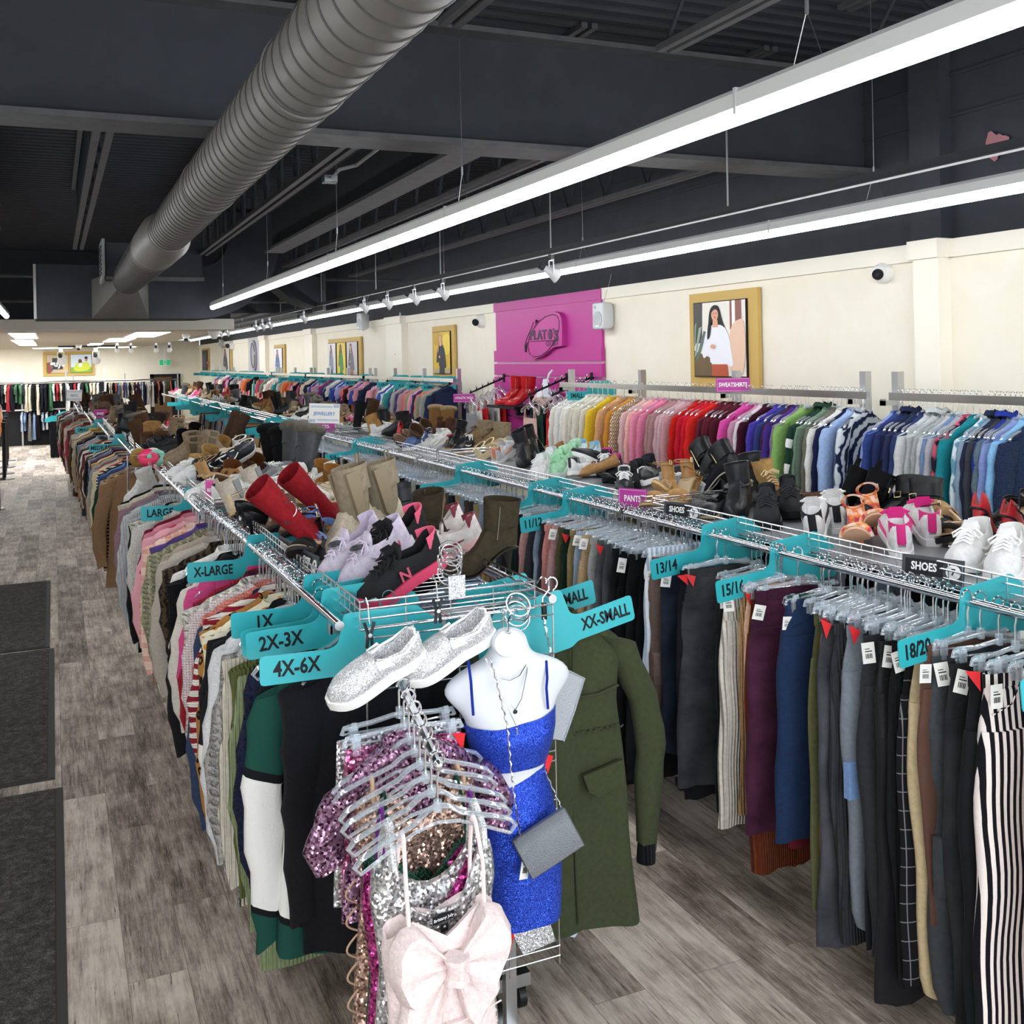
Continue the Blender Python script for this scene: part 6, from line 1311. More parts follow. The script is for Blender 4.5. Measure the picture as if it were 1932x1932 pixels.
def C(u, sole=None, lace=None, accent=None, shaft=None, kd='leather', **k):
    d = dict(upper=LT(u, kd) if isinstance(u, str) else u)
    if sole is not None: d['sole'] = mat('sole_'+str(sole), sole, .55) if isinstance(sole, str) else sole
    if lace is not None: d['lace'] = mat('lace_'+lace, lace, .8)
    if accent is not None: d['accent'] = mat('accent_'+accent, accent, .5)
    if shaft is not None: d['shaft'] = LT(shaft, k.pop('skd', kd))
    d.update(k); return d
LB = 1.288; placedL, placedR = [], []
SIDE = ['left', 'right']
def pairL(k, cols, pts, yaw, pitch, roll, desc, s=1.0, mirror=True):
    out = []
    for i, q in enumerate(pts):
        z = q[2] if len(q) > 2 else LB+.02
        p = atz(q[0], q[1], z+.035); p.x = min(1.33, max(.87+drift(p.y), p.x)); rl = roll*(1 if not mirror else 1)
        lab = desc+(', the %s of the pair on the left shoe basket' % ('nearer' if i == 0 else 'farther') if len(pts) > 1 else ' on the left shoe basket')
        out.append(shoe(k, cols, (p.x, p.y, z), yaw+(6 if i else 0), pitch, rl, lab, None, s*1.05)); placedL.append((p.x, p.y))
    return out
def pairR(k, cols, pts, yaw, pitch, roll, desc, s=1.0):
    for i, q in enumerate(pts):
        z = q[2] if len(q) > 2 else LB+.01
        p = atz(q[0], q[1], z+.035); p.x = min(3.24, max(2.70, p.x))
        lab = desc+(', the %s of the pair on the right shoe basket' % ('nearer' if i == 0 else 'farther') if len(pts) > 1 else ' on the right shoe basket')
        shoe(k, cols, (p.x, p.y, z), yaw+(5 if i else 0), pitch, roll, lab, None, s*1.1); placedR.append((p.x, p.y))
BLK = '#1b1b1d'
# ---- near left basket
r1 = pairL('runner', C(BLK, '#d8486a', BLK, '#e0607c', kd='mesh'), [(770, 1078, 1.335), (748, 1028, 1.375)], 97, -23, -14, 'black running shoe with thick pink sole', 1.08)
for o in r1:
    for ch in o.children:
        if ch.name.startswith('side_stripe'): ch.material_slots[0].material = LT(BLK, 'mesh')
    put_text('N', .046, Matrix.Translation((.0535, .140, .062)) @ Matrix.Rotation(PI/2, 4, 'Z') @ Matrix.Rotation(PI/2-.15, 4, 'X'), mat('pink_outline', '#c4506a', .6), o, 1.0, .001); put_text('N', .046, Matrix.Translation((-.0535, .140, .062)) @ Matrix.Rotation(-PI/2, 4, 'Z') @ Matrix.Rotation(PI/2-.15, 4, 'X'), mat('pink_outline', '#c4506a', .6), o, 1.0, .001)
    put('security_tag', MB().box((0, 0, 0), (.024, .03, .012)).mesh('security_tag', 1, False), BLACKP, o, (0, .15, .13))
r2 = pairL('runner', C('#d9cfe0', '#cfc6d6', '#d9cfe0', '#cbbfd6', kd='mesh'), [(718, 1050, 1.35), (672, 1042, 1.345)], 100, -30, -8, 'lavender running shoe with a dark security tag')
for o in r2: put('security_tag', MB().sphere((0, 0, 0), (.02, .026, .008), 10, 6).mesh('security_tag'), mat('tag_dark', '#3a3b40', .4), o, (.0, .17, .112), (.3, 0, .4))
pairL('sock', C('#cdbfa9', '#b9a88c', None, '#8e8168', '#9a8d76', kd='knit'), [(716, 1000, 1.32), (662, 1012, 1.32)], 108, -16, 4, 'tall beige sock boot with taupe knit panel', 1.08)
pairL('tall', C('#8e1f26', BLK, None, None, kd='suede', metal=CHROME), [(600, 1000, 1.36), (640, 968, 1.365)], -12, 10, -42, 'red suede boot leaning with its open top to the left', .95)
t_ = thing('key_ring', 'thin silver ring tag hanging on the nearer red boot', 'tag', atz(540, 960, 1.50)); obj('ring', MB().torus((0, -.03, -.0), .032, .0015, Matrix.Rotation(PI/2, 3, 'X').to_4x4(), 24, 5), CHROME, t_); obj('disc', MB().cyl((.0, -.034, -.04), (.0, -.026, -.04), .013, 12), BLACKP, t_)
pairL('blocksandal', C('#6f8fca', '#c9a57e', None, None, kd='leather', heel=mat('heel_tan', '#c29b6d', .5)), [(600, 1018, 1.33), (622, 992, 1.335)], 150, 10, 25, 'blue and tan strappy block-heel sandal')
pairL('blocksandal', C(BLK, '#1a1a1c', None, None), [(560, 1035, 1.325)], 140, 16, 20, 'black strappy sandal with gold buckle')
pairL('heelboot', C('#3e372a', '#29251d', None, None, kd='suede', metal=mat('zip_grey', '#6b665a', .4)), [(972, 1058, 1.30)], 92, 0, -6, 'olive suede heeled boot, toe pointing left', .95); pairL('heelboot', C('#3e372a', '#29251d', None, None, kd='suede', metal=mat('zip_grey', '#6b665a', .4)), [(925, 1022, 1.30)], -62, 2, 6, 'olive suede heeled boot, toe pointing away', .95)
pairL('court', C('#e8dcd6', '#e9b9b5', '#e7e0da', '#7d2f3c', kd='leather'), [(868, 1030, 1.32), (885, 1006, 1.335)], 80, -22, 0, 'pink and cream sneaker with burgundy collar')
pairL('ankle', C('#232427', BLK, None, BLK), [(842, 975, 1.30), (800, 975, 1.30)], 70, -12, 8, 'black leather ankle boot beside the beige sock boots')
pairL('loafer', C('#4a453b', BLK, None, '#2d2a25', kd='suede'), [(770, 958, 1.31), (742, 940, 1.31)], 60, -10, 10, 'dark olive flat shoe behind the sock boots')
pairL('chelsea', C('#c6bcab', '#b5a992', None, '#84868a'), [(470, 952, 1.30), (505, 925, 1.305)], -40, 8, -22, 'pale stone ankle boot with grey elastic panel')
pairL('runner', C('#e4e2dc', '#e9e8e2', '#e6e4de', '#b9cf4c', kd='mesh'), [(520, 930, 1.34), (548, 905, 1.35)], -55, 28, -8, 'white chunky sneaker with lime accents')
pairL('lacedboot', C('#6b4126', '#2e2118', '#2b1c12', None), [(432, 905, 1.30), (470, 890, 1.305)], 30, 20, -24, 'brown leather boot leaning left')
pairL('slipon', C('#33353b', '#f0efec', None, '#222222'), [(432, 868, 1.40), (448, 858, 1.43)], -70, 30, 30, 'charcoal slip-on shoe showing its white sole')
pairL('runner', C(BLK, BLK, '#29292b', '#e66a9c', kd='mesh'), [(398, 895, 1.32), (408, 880, 1.34)], 60, 10, -8, 'black sneaker with pink marks below the tan boots')
pairL('ankle', C('#b08d58', '#8f744a', None, '#c9a66d', kd='suede'), [(385, 872, 1.33), (405, 852, 1.345)], 35, 20, -20, 'tan suede boot between black boots')
pairL('tall', C('#141416', BLK, None, '#c9a24e', kd='suede'), [(335, 862, 1.31), (352, 846, 1.315)], 40, 26, -24, 'black tall boot with a gold ring', .9)
pairL('lacedboot', C('#a68a66', '#8a7355', '#403428', None, '#3d352f', kd='suede'), [(282, 820, 1.33), (300, 808, 1.335)], -60, -14, 22, 'tan boot with dark padded shaft')
pairL('tall', C('#4a3a2e', BLK, None, None, kd='suede', lining=mat('cream_fur', '#e3dac6', .9)), [(470, 842, 1.31), (492, 834, 1.315)], -30, -6, 26, 'dark brown boot with cream lining', .95)
pairL('heelsandal', C('#e9e6e0', '#dcd8d0'), [(500, 860, 1.33), (515, 850, 1.335)], -60, 14, 10, 'white heeled sandal near the brown boots')
pairL('winter', C('#3e3f44', BLK, None, None, '#3e3f44', kd='leather', skd='leather', fur=LT('#8f867a', 'fur')), [(655, 905, 1.31), (628, 895, 1.31)], -160, 6, -16, 'charcoal quilted winter boot with grey fur trim', 1.15)
pairL('winter', C('#151517', BLK, None, None, kd='suede', fur=LT('#151517', 'fur')), [(590, 892, 1.31), (572, 884, 1.31)], -150, 10, -12, 'black furry winter boot behind the red boots', 1.05)
pairL('slipon', C('#d9cab4', '#e5dac6', None, '#cdbb9f', kd='suede'), [(748, 935, 1.31), (735, 922, 1.315)], 60, -18, 14, 'cream slipper with a drawcord collar')
pairL('chelsea', C('#9a6a36', '#5d4122', None, '#7d5226', kd='suede'), [(732, 915, 1.31), (718, 904, 1.315)], 40, 14, -14, 'caramel ankle boot behind the sock boots')
pairL('runner', C('#eceae6', '#efeeea', '#e8e6e2', '#dedcd6', kd='mesh'), [(757, 905, 1.33)], 110, -20, 0, 'white sneaker lying behind the cream slippers')
pairL('court', C('#ece9e3', '#efede8', '#e6e3dd', '#d8d4cc'), [(370, 930, 1.30)], 80, -4, 0, 'cream sneaker at the basket edge by the pink tag')
pairL('runner', C('#eceae6', '#efeeea', '#eceae6', '#3a3a3c', kd='mesh'), [(340, 905, 1.295), (352, 893, 1.295)], 120, 6, -10, 'white sneaker below the black tall boots')
# ---- near right basket
pairR('court', C('#f1f0ee', '#efefec', '#f4f3f0', '#e6e5e1'), [(1838, 1042), (1905, 1056)], 116, -4, 2, 'white leather sneaker with ridged sole', 1.1)
pairR('flatsandal', C('#1e1e20', BLK), [(1772, 1000), (1800, 980, 1.31)], 150, 4, 10, 'black sandal with wide buckled straps', 1.1)
pairR('court', C('#efe9ea', '#eceae8', '#e0348a', '#d2307c', kd='mesh', tongue=mat('pink_tongue', '#de2f86', .7)), [(1695, 1012, 1.31), (1745, 990, 1.315)], -38, 12, -4, 'white sneaker with hot pink laces', 1.12)
pairR('heelsandal', C(LT('#f3d9cf', 'floral'), '#d9a98a', None, None, heel=LT('#f3d9cf', 'floral')), [(1622, 1012, 1.30), (1655, 985, 1.32)], 130, 26, 12, 'pink and orange floral heeled sandal', 1.08)
pairR('blocksandal', C('#222224', BLK), [(1632, 972, 1.32)], 120, 20, -10, 'black strappy sandal behind the floral heels')
pairR('court', C('#f2f1ef', '#f2f2f0', '#f4f3f1', '#232325'), [(1540, 985, 1.315), (1578, 968, 1.32)], -42, 16, -6, 'white sneaker with a dark side stripe', 1.1)
pairR('runner', C('#222225', BLK, '#2b2b2e', '#303034', kd='mesh'), [(1450, 968, 1.30), (1492, 950, 1.31)], 140, -8, 4, 'all-black running shoe left of the white sneakers', 1.08)
pairR('ankle', C('#26272a', BLK, None, '#323338'), [(1398, 950, 1.30), (1440, 925, 1.31)], 132, -6, 8, 'black buckled ankle boot', 1.12)
pairR('loafer', C('#222326', '#b09a74', None, BLK), [(1350, 955, 1.30), (1365, 940, 1.305)], 120, -4, 0, 'black shoe with a gold edge in front of the buckled boots')
pairR('lacedboot', C('#9a7746', '#e9e3d6', '#d9c39a', None, '#b08d58', kd='suede'), [(1512, 928, 1.31)], 160, 0, 10, 'tan ankle boot with spotted cuff')
pairR('chelsea', C('#161618', BLK, None, BLK, kd='suede'), [(1705, 945, 1.32), (1768, 948, 1.32)], -70, -20, 18, 'black suede ankle boot with open top')
pairR('ankle', C('#1a1a1c', BLK, None, BLK), [(1818, 960, 1.31), (1872, 962, 1.31)], 20, -12, 24, 'black leather ankle boot behind the white sneakers')
pairR('slipon', C('#b5936b', '#d8c7ab', None, '#a37f56', kd='suede'), [(1868, 975, 1.32), (1908, 970, 1.32)], -30, 20, 0, 'tan slip-on shoe with raised heel')
pairR('loafer', C('#e3d9cb', '#e9dfcf', None, '#d9477a'), [(1728, 972, 1.33)], 120, -6, 0, 'cream flat shoe with a pink spot')
pairR('heelsandal', C('#b58a55', '#c9a877', None, None, heel=mat('wedge_tan', '#c3a06c', .5)), [(1248, 940, 1.30), (1290, 935, 1.31)], 120, 4, 8, 'tan wedge sandal with buckled straps', 1.12)
pairR('blocksandal', C('#b0844f', '#c6a26e'), [(1268, 925, 1.33)], 100, 30, 0, 'tan strappy sandal tipped behind the wedge sandals')
pairR('pump', C('#26262a', '#cfc6b4', None, None, kd='suede'), [(1340, 920, 1.31), (1382, 905, 1.33)], 70, -14, 10, 'dark felt pump with pale sole', 1.1)
pairR('ankle', C('#1d1d20', BLK, None, BLK), [(1425, 902, 1.32), (1395, 890, 1.32)], 60, 16, -20, 'glossy black ankle boot lying in the back row')
pairR('heelboot', C('#1b1b1e', BLK, None, None), [(1468, 905, 1.30), (1485, 915, 1.30)], 10, -50, 14, 'black heeled boot standing on its toe')
pairR('loafer', C('#5b3a26', '#2b1c12', None, '#3d2618'), [(1580, 930, 1.32)], 60, 8, 0, 'brown flat shoe behind the white sneakers')
pairR('runner', C('#1f2023', BLK, BLK, '#2b2c30', kd='mesh'), [(1200, 905, 1.30), (1222, 895, 1.31)], 130, -8, 4, 'black running shoe right of the mint sneakers')
pairR('runner', C('#242428', '#2b2b2e', '#ececec', '#dc4f9b', kd='mesh'), [(1160, 892, 1.30), (1145, 880, 1.31)], 140, -6, 4, 'black running shoe with pink and yellow marks')
pairR('court', C('#2a2b2f', '#e9e9e6', '#f0f0ee', '#ececec'), [(1178, 915, 1.295)], 150, -4, 0, 'black and white low sneaker at the basket edge')
pairR('runner', C('#a8dcb4', '#dfe9df', '#a8dcb4', '#c9ecd0', kd='mesh'), [(1062, 880, 1.31), (1085, 866, 1.32)], 132, -12, 6, 'mint green running shoe', 1.08)
pairR('runner', C('#e3e5e2', '#ecece8', '#e3e5e2', '#c9d9cf', kd='mesh'), [(1022, 890, 1.30), (1040, 876, 1.305)], 140, -6, 4, 'pale white running shoe left of the mint pair')
pairR('runner', C('#cfe0ea', '#f0f0ee', '#eef2f4', '#86bcdc', kd='mesh'), [(1180, 862, 1.32), (1205, 855, 1.32)], 110, -10, 0, 'white and sky blue running shoe in the back row')
pairR('lacedboot', C('#8d7350', '#6d5a3e', '#55452f', None, '#98866a', kd='knit'), [(1045, 832, 1.31), (1060, 824, 1.31)], 60, 0, 0, 'taupe knitted-cuff boot in the back row', 1.05)
pairR('ankle', C('#242528', BLK, None, BLK), [(992, 860, 1.32), (1008, 850, 1.325)], 150, -14, 16, 'black leather ankle boot left of the pale sneakers', 1.05)
pairR('flatsandal', C('#e2d2a8', '#d9c39a'), [(925, 850, 1.31), (940, 842, 1.32)], -60, 24, -10, 'cream strappy sandal')
pairR('court', C('#dfe2e2', '#ecebe8', '#e8e8e6', '#e08a6a', kd='mesh'), [(950, 855, 1.31), (965, 846, 1.315)], -50, 18, 0, 'grey-white sneaker beside the cream sandals', 1.05)
pairR('court', C('#1e1e21', '#b78a50', BLK, '#f0f0ee'), [(876, 845, 1.31), (862, 838, 1.31)], 130, -4, 4, 'black sneaker with white side stripes')
pairR('court', C('#ecebe7', '#efeeea', '#efeeea', '#e5e3dd'), [(818, 838, 1.30), (832, 826, 1.32)], -50, 20, 0, 'white sneaker heaped left of the striped black pair')
pairR('slipon', C('#4d6491', '#eef0ef', None, '#2a2f3c'), [(782, 838, 1.30), (800, 826, 1.31)], 130, -4, 0, 'blue and black slip-on shoe')
pairR('tall', C('#5f4633', BLK, None, None), [(760, 832, 1.31), (775, 822, 1.31)], 40, 40, -30, 'brown boot lying on its side', .85)
pairR('tall', C('#18181a', BLK, None, None, kd='suede'), [(662, 808, 1.31), (684, 800, 1.31)], 20, -6, 18, 'black tall boot right of the jewellery card', .85)
for i, q in enumerate([(712, 810), (724, 804), (716, 798), (728, 814)]): pairR('runner', C('#eceae5', '#efeeea', '#efeeea', '#e2e0da', kd='mesh'), [(q[0], q[1], 1.30+.02*(i % 2))], 60+70*i, 10, 0, 'all-white sneaker in the white heap, %s of four' % ordn(i+1))
pairR('winter', C('#7d5a35', '#5d432a', None, None, kd='suede', fur=LT('#c9ae84', 'fur')), [(868, 818, 1.31), (882, 812, 1.31)], 30, -4, 14, 'brown boot with beige fur trim', .85)
pairR('chelsea', C('#5b4030', BLK, None, '#4a3326', kd='suede'), [(905, 820, 1.31), (922, 815, 1.31)], 30, 6, -14, 'dark brown suede boot beside the fur-trimmed pair')
# ---- everything farther back, heaped at random
RP = [('runner', 'white', C('#e9e7e2', '#efeeea', '#efeeea', '#d9d6d0', kd='mesh')), ('runner', 'black', C(BLK, BLK, BLK, '#3a3a3d', kd='mesh')), ('ankle', 'black', C('#1d1d20', BLK, None, BLK)), ('ankle', 'brown', C('#5d402b', BLK, None, '#4b321f')), ('chelsea', 'taupe', C('#92806a', '#6d5d4a', None, '#5f5242', kd='suede')),
      ('tall', 'black', C('#17171a', BLK, None, None)), ('tall', 'brown', C('#4d3727', BLK, None, None, kd='suede')), ('court', 'white', C('#efeeea', '#efeeea', '#f2f2f0', '#2a2a2c')), ('court', 'grey', C('#9b9da0', '#e9e9e6', '#e9e9e6', '#d9d9d6', kd='mesh')), ('heelsandal', 'black', C(BLK, BLK)), ('heelsandal', 'tan', C('#b88d5c', '#c6a277')), ('flatsandal', 'beige', C('#d6c3a0', '#c6ad84')), ('pump', 'black', C('#19191b', BLK)), ('pump', 'red', C('#b3262f', BLK)), ('loafer', 'tan', C('#a67b4c', '#6b4c2c', None, '#8c6238')), ('loafer', 'black', C(BLK, BLK, None, BLK)), ('slipon', 'cream', C('#e3dac8', '#efeae0', None, '#d6ccb8')), ('lacedboot', 'camel', C('#a27c4d', '#d9c9a8', '#6b5233', None, '#a27c4d', kd='suede')), ('lacedboot', 'black', C(BLK, BLK, BLK, None)), ('winter', 'grey', C('#55565b', BLK, None, None, fur=LT('#8f867a', 'fur'))), ('runner', 'pink', C('#e0578a', '#f0e9ea', '#f2dfe6', '#c93a72', kd='mesh')), ('slipon', 'black', C('#1f1f22', '#f0efec', None, BLK))]
def heap(tagname, x0, x1, y0, y1, dy, seed, zb, placed, where, cols=2, weight=None):
    rg = random.Random(seed); cl = {}; Y = y0
    xs = [x0+(x1-x0)*(i+.5)/cols for i in range(cols)]
    while Y < y1:
        for X in xs:
            k, wd, c = rg.choice(RP)
            while placed and k in ('tall', 'winter'): k, wd, c = rg.choice(RP)
            yaw = rg.choice([100, 70, -75, -110, 20, 160]); pit = rg.uniform(-20, 24); rol = rg.uniform(-24, 24)
            d = drift(Y) if tagname == 'L' else 0
            for j in range(2):
                px = X+d+rg.uniform(-.05, .05); py = Y+.10*j+rg.uniform(-.02, .02)
                if any((px-a)**2+(py-b)**2 < (.19 if tagname == 'L' else .165)**2 for a, b in placed): continue
                nm = KINDS[k][0]; cl[(wd, nm)] = cl.get((wd, nm), 0)+1; n_ = cl[(wd, nm)]
                shoe(k, c, (px, py, zb+rg.uniform(.01, .075)), yaw+rg.uniform(-12, 12), pit, rol, '%s %s %s' % (('nearest' if n_ == 1 else ordn(n_)+'-nearest')+' '+wd, nm.replace('_', ' '), where), 'heaped shoes '+where, rg.uniform(.95, 1.08) if k not in ('tall', 'winter') else .85)
        Y += dy*rg.uniform(.85, 1.2)
# near baskets: only fill the gaps left between the shoes placed above
heap('L', .84, 1.34, 3.35, 7.95, .24, 41, LB, placedL, 'filling gaps of the near left basket')
heap('R', 2.86, 3.30, 2.35, 10.1, .18, 48, LB, placedR, 'filling gaps of the near right basket', 2)
heap('L', .84, 1.34, 8.7, 14.5, .24, 43, LB, [], 'in the middle units of the left row')
heap('L', .84, 1.34, 14.9, 21.8, .34, 44, LB, [], 'in the far units of the left row')
heap('R', 2.66, 3.28, 10.4, 16.1, .24, 45, LB, [], 'in the middle units of the right row')
heap('R', 2.66, 3.28, 16.4, 26.8, .40, 46, LB, [], 'in the far units of the right row')
# ================================================================== END-OF-RACK DISPLAY (foreground)
GY = 2.83
gp = thing('grid_panel', 'chrome wire grid panel across the front end of the left rack', 'display grid', (1.09, GY, 0))
b = MB(); gx = [-.31+.1417*i*.91 for i in range(5)]; gx = [-.30, -.16, -.02, .12, .285]
for x_ in gx: b.cyl((x_, 0, .20), (x_, 0, 1.30), .0028, 6)
obj('vertical_wire', b, WIRE, gp)
b = MB(); zz = .23
while zz < 1.3:
    b.cyl((-.30, -.005, zz), (.285, -.005, zz), .0026, 6); b.cyl((-.30, -.005, zz+.03), (.285, -.005, zz+.03), .0026, 6); zz += .148
obj('horizontal_wire', b, WIRE, gp)
obj('leg', MB().bbox((.115, .02, 0), (.15, .05, .50)), STEEL, gp, smooth=False); obj('leg_tie', MB().bbox((-.25, .025, .20), (.15, .045, .235)), STEEL, gp, smooth=False); obj('foot', MB().bbox((.11, -.25, 0), (.155, .25, .03)), STEEL, gp, smooth=False)
# waterfall arm with its hooks
A0 = aty(745, 1262, 2.80); A1 = aty(826, 1442, 2.36)
wa = thing('waterfall_arm', 'chrome waterfall arm sloping out of the grid towards the camera', 'display arm', (0, 0, 0))
b = MB().tube([A0, A0*.5+A1*.5, A1], [.011, .011, .011], 4, True, .5); obj('bar', b, CHROME, wa, smooth=False)
b = MB()
NH = 8; HP = [A0+(A1-A0)*(.10+.88*i/(NH-1)) for i in range(NH)]
for p in HP:
    for s_ in (-1, 1): b.tube([p+Vector((s_*.010, 0, 0)), p+Vector((s_*.016, -.004, .012)), p+Vector((s_*.013, -.006, .022))], .003, 5)
obj('peg', b, CHROME, wa); obj('socket', MB().box(tuple(A0+Vector((0, .005, .01))), (.03, .04, .05)), STEEL, wa, smooth=False); obj('end_cap', MB().sphere(tuple(A1+Vector((0, -.005, .0))), .014), CHROME, wa)

def dress_mesh(seed, L, hw, waist, hem, ztop=.25, v=.10, strapx=.105, bust=.045, n=44, rows=26, flare=1.0, fold=1.0, round_neck=False):
    rg = random.Random(seed); mb = MB(); ph = [rg.uniform(0, 6) for _ in range(5)]; R = []
    for i in range(rows+1):
        q = i/rows; z = ztop+L*q
        w_ = np.interp(q, [0, .10, .30, .5, 1], [hw*.97, hw, waist, waist*1.12, hem]); d = np.interp(q, [0, .08, .3, 1], [bust*.8, bust, bust*.72, bust*flare]); ring = []
        for j in range(n):
            a = 2*PI*j/n; c, s_ = math.cos(a), math.sin(a); px = w_*math.copysign(abs(c)**.85, c); py = d*math.copysign(abs(s_)**.85, s_)
            py += fold*(.003+.009*max(0, q-.25))*(math.sin(34*px+ph[0]+2*q)+.7*math.sin(61*px+ph[1]))
            zz = z
            if q < .16:
                u = abs(px)/strapx; k = 1-q/.16
                drop = v*max(0, 1-u) if not round_neck else v*max(0, 1-u*u)
                drop += .045*max(0, (abs(px)-strapx)/(hw-strapx+1e-6))
                if s_ > 0: drop *= .6
                zz += drop*k
            if i == rows: zz += .006*math.sin(20*px+ph[2])
            ring.append((px, py, -zz))
        R.append(ring)
    inn = [(p[0]*.96, p[1]*.7, p[2]-.004) for p in R[0]]; inn2 = [(p[0]*.94, p[1]*.5, p[2]-.12) for p in R[0]]
    mb.loft([inn2, inn]+R+[[(p[0]*.98, p[1]*.8, p[2]+.04) for p in R[-1]]]); return mb.mesh('dress', 1, True, 60)
def strap_mesh(sx, x0, z0, z1, r=.004, front=-.045, back=.04, flat=.35):
    return MB().tube([(sx*x0, front, -z1-.005), (sx*(x0+.002), front*.8, -(z0+z1)/2), (sx*(x0-.004), -.012, -z0-.01), (sx*(x0-.005), 0, -z0+.002), (sx*(x0-.004), .010, -z0-.01), (sx*x0, back*.8, -(z0+z1)/2), (sx*x0, back, -z1-.02)], r, 6, True, 1).mesh('strap')
def slip(label, P, me, m, strap_m, strapx=.105, ztop=.25, sr=.004, yaw=0.0, nm='slip_dress', hx=.105):
    t_ = thing(nm, label, 'dress', P, (0, 0, yaw)); put('dress_body', me, m, t_)
    for s_ in (-1, 1): put('strap', strap_mesh(s_, strapx, np.interp(strapx, [0, .06, .10, .15, .2], [.125, .14, .155, .17, .20])-.002, ztop, sr), strap_m, t_)
    return t_
HK = Vector((0, 0, .005))
def hgr(kind_, i, label, yaw=0.0): return hanger(kind_, tuple(HP[i]+HK), (0, 0, yaw), label)
hgr('clip', 0, 'clear clip hanger at the back of the waterfall arm, holding the silver skirt', .05); hgr('clip', 1, 'clear clip hanger in front of the silver skirt, holding the pink sequin skirt', -.03)
for i, q in enumerate(('plum sequin top', 'rose-gold sequin dress', 'dark green dress', 'magenta sequin dress', 'silver sequin dress', 'pale pink bow dress')): hgr('top', i+2, 'clear top hanger on the waterfall arm holding the %s' % q, (.10, -.05, .06, -.04, .04, .10)[i])
def skirt_mesh(seed, L, hw, hem):
    rg = random.Random(seed); mb = MB(); R = []; p0 = rg.uniform(0, 6)
    for i in range(13):
        q = i/12; w_ = hw+(hem-hw)*q; R.append([(w_*math.copysign(abs(math.cos(a))**.8, math.cos(a)), (.012+.02*q)*math.sin(a)+.006*q*math.sin(40*w_*math.cos(a)+p0), -.145-L*q) for a in [2*PI*j/36 for j in range(36)]])
    mb.loft([[(p[0]*.97, p[1]*.6, p[2]-.03) for p in R[0]]]+R+[[(p[0]*.98, p[1]*.7, p[2]+.02) for p in R[-1]]]); return mb.mesh('skirt')
SEQ = lambda c, c2=None: F(c, 'sequin', c2)
garment('skirt', skirt_mesh(1, .44, .18, .20), F('#c9cbcf', 'sequin', '#f0f0f2'), tuple(HP[0]), .05, 'silver sequin mini skirt behind the pink sequin skirt on the arm', 'skirt')
sk = garment('skirt', skirt_mesh(2, .40, .165, .185), SEQ('#d83f87', '#f39ac0'), tuple(HP[1]), -.03, 'hot pink sequin mini skirt on the waterfall arm', 'skirt'); price_tag(sk, (.15, -.02, -.165), (0, 0, .3), True)
pt = top_mesh(205, L=.42, hw=.19, sleeve='short', thick=.04, splay=.055, n=40); o = garment('sequin_blouse', pt, SEQ('#4a2340', '#b58aa8'), tuple(HP[2]-Vector((0, 0, .03))), .10, 'plum sequin short-sleeved top on the waterfall arm', 'top')
t_ = slip('long rose-gold sequin dress on the waterfall arm with tan side lacing', tuple(HP[3]), dress_mesh(206, .92, .165, .15, .20, ztop=.17, v=.10, strapx=.12, round_neck=True), SEQ('#9b7566', '#d6b5a2'), F('#c9a98c', 'satin'), strapx=.12, ztop=.20, sr=.006, yaw=-.05, nm='sequin_dress')
b = MB()
for k in range(5): b.tube([(-.165-.030*math.sin(PI*q/8), -.02-.01*math.sin(PI*q/8), -.40-.07*k-.06*q/8) for q in range(9)], .0028, 5)
obj('side_lacing', b, F('#c2a184', 'satin'), t_)
slip('dark green glitter dress with thin straps on the waterfall arm', tuple(HP[4]), dress_mesh(207, .90, .165, .145, .19, ztop=.30, v=.10), F('#143b2c', 'glitter', '#2c5c47'), F('#1d4335', 'plain'), ztop=.31, yaw=.06)
slip('magenta sequin dress showing a pink triangle neckline', tuple(HP[5]), dress_mesh(208, .90, .17, .15, .20, ztop=.30, v=.17), SEQ('#86195c', '#d04a9a'), F('#6d2a86', 'satin'), ztop=.31, yaw=-.04, strapx=.12)
slip('silver sequin tank dress behind the pale pink dress', tuple(HP[6]), dress_mesh(209, .85, .165, .145, .19, ztop=.24, v=.17, strapx=.12, round_neck=True), SEQ('#a9aaaa', '#e9eaea'), F('#dcdcdc', 'glitter', '#f2f2f2'), ztop=.25, yaw=.04, strapx=.118, sr=.012, nm='sequin_dress')
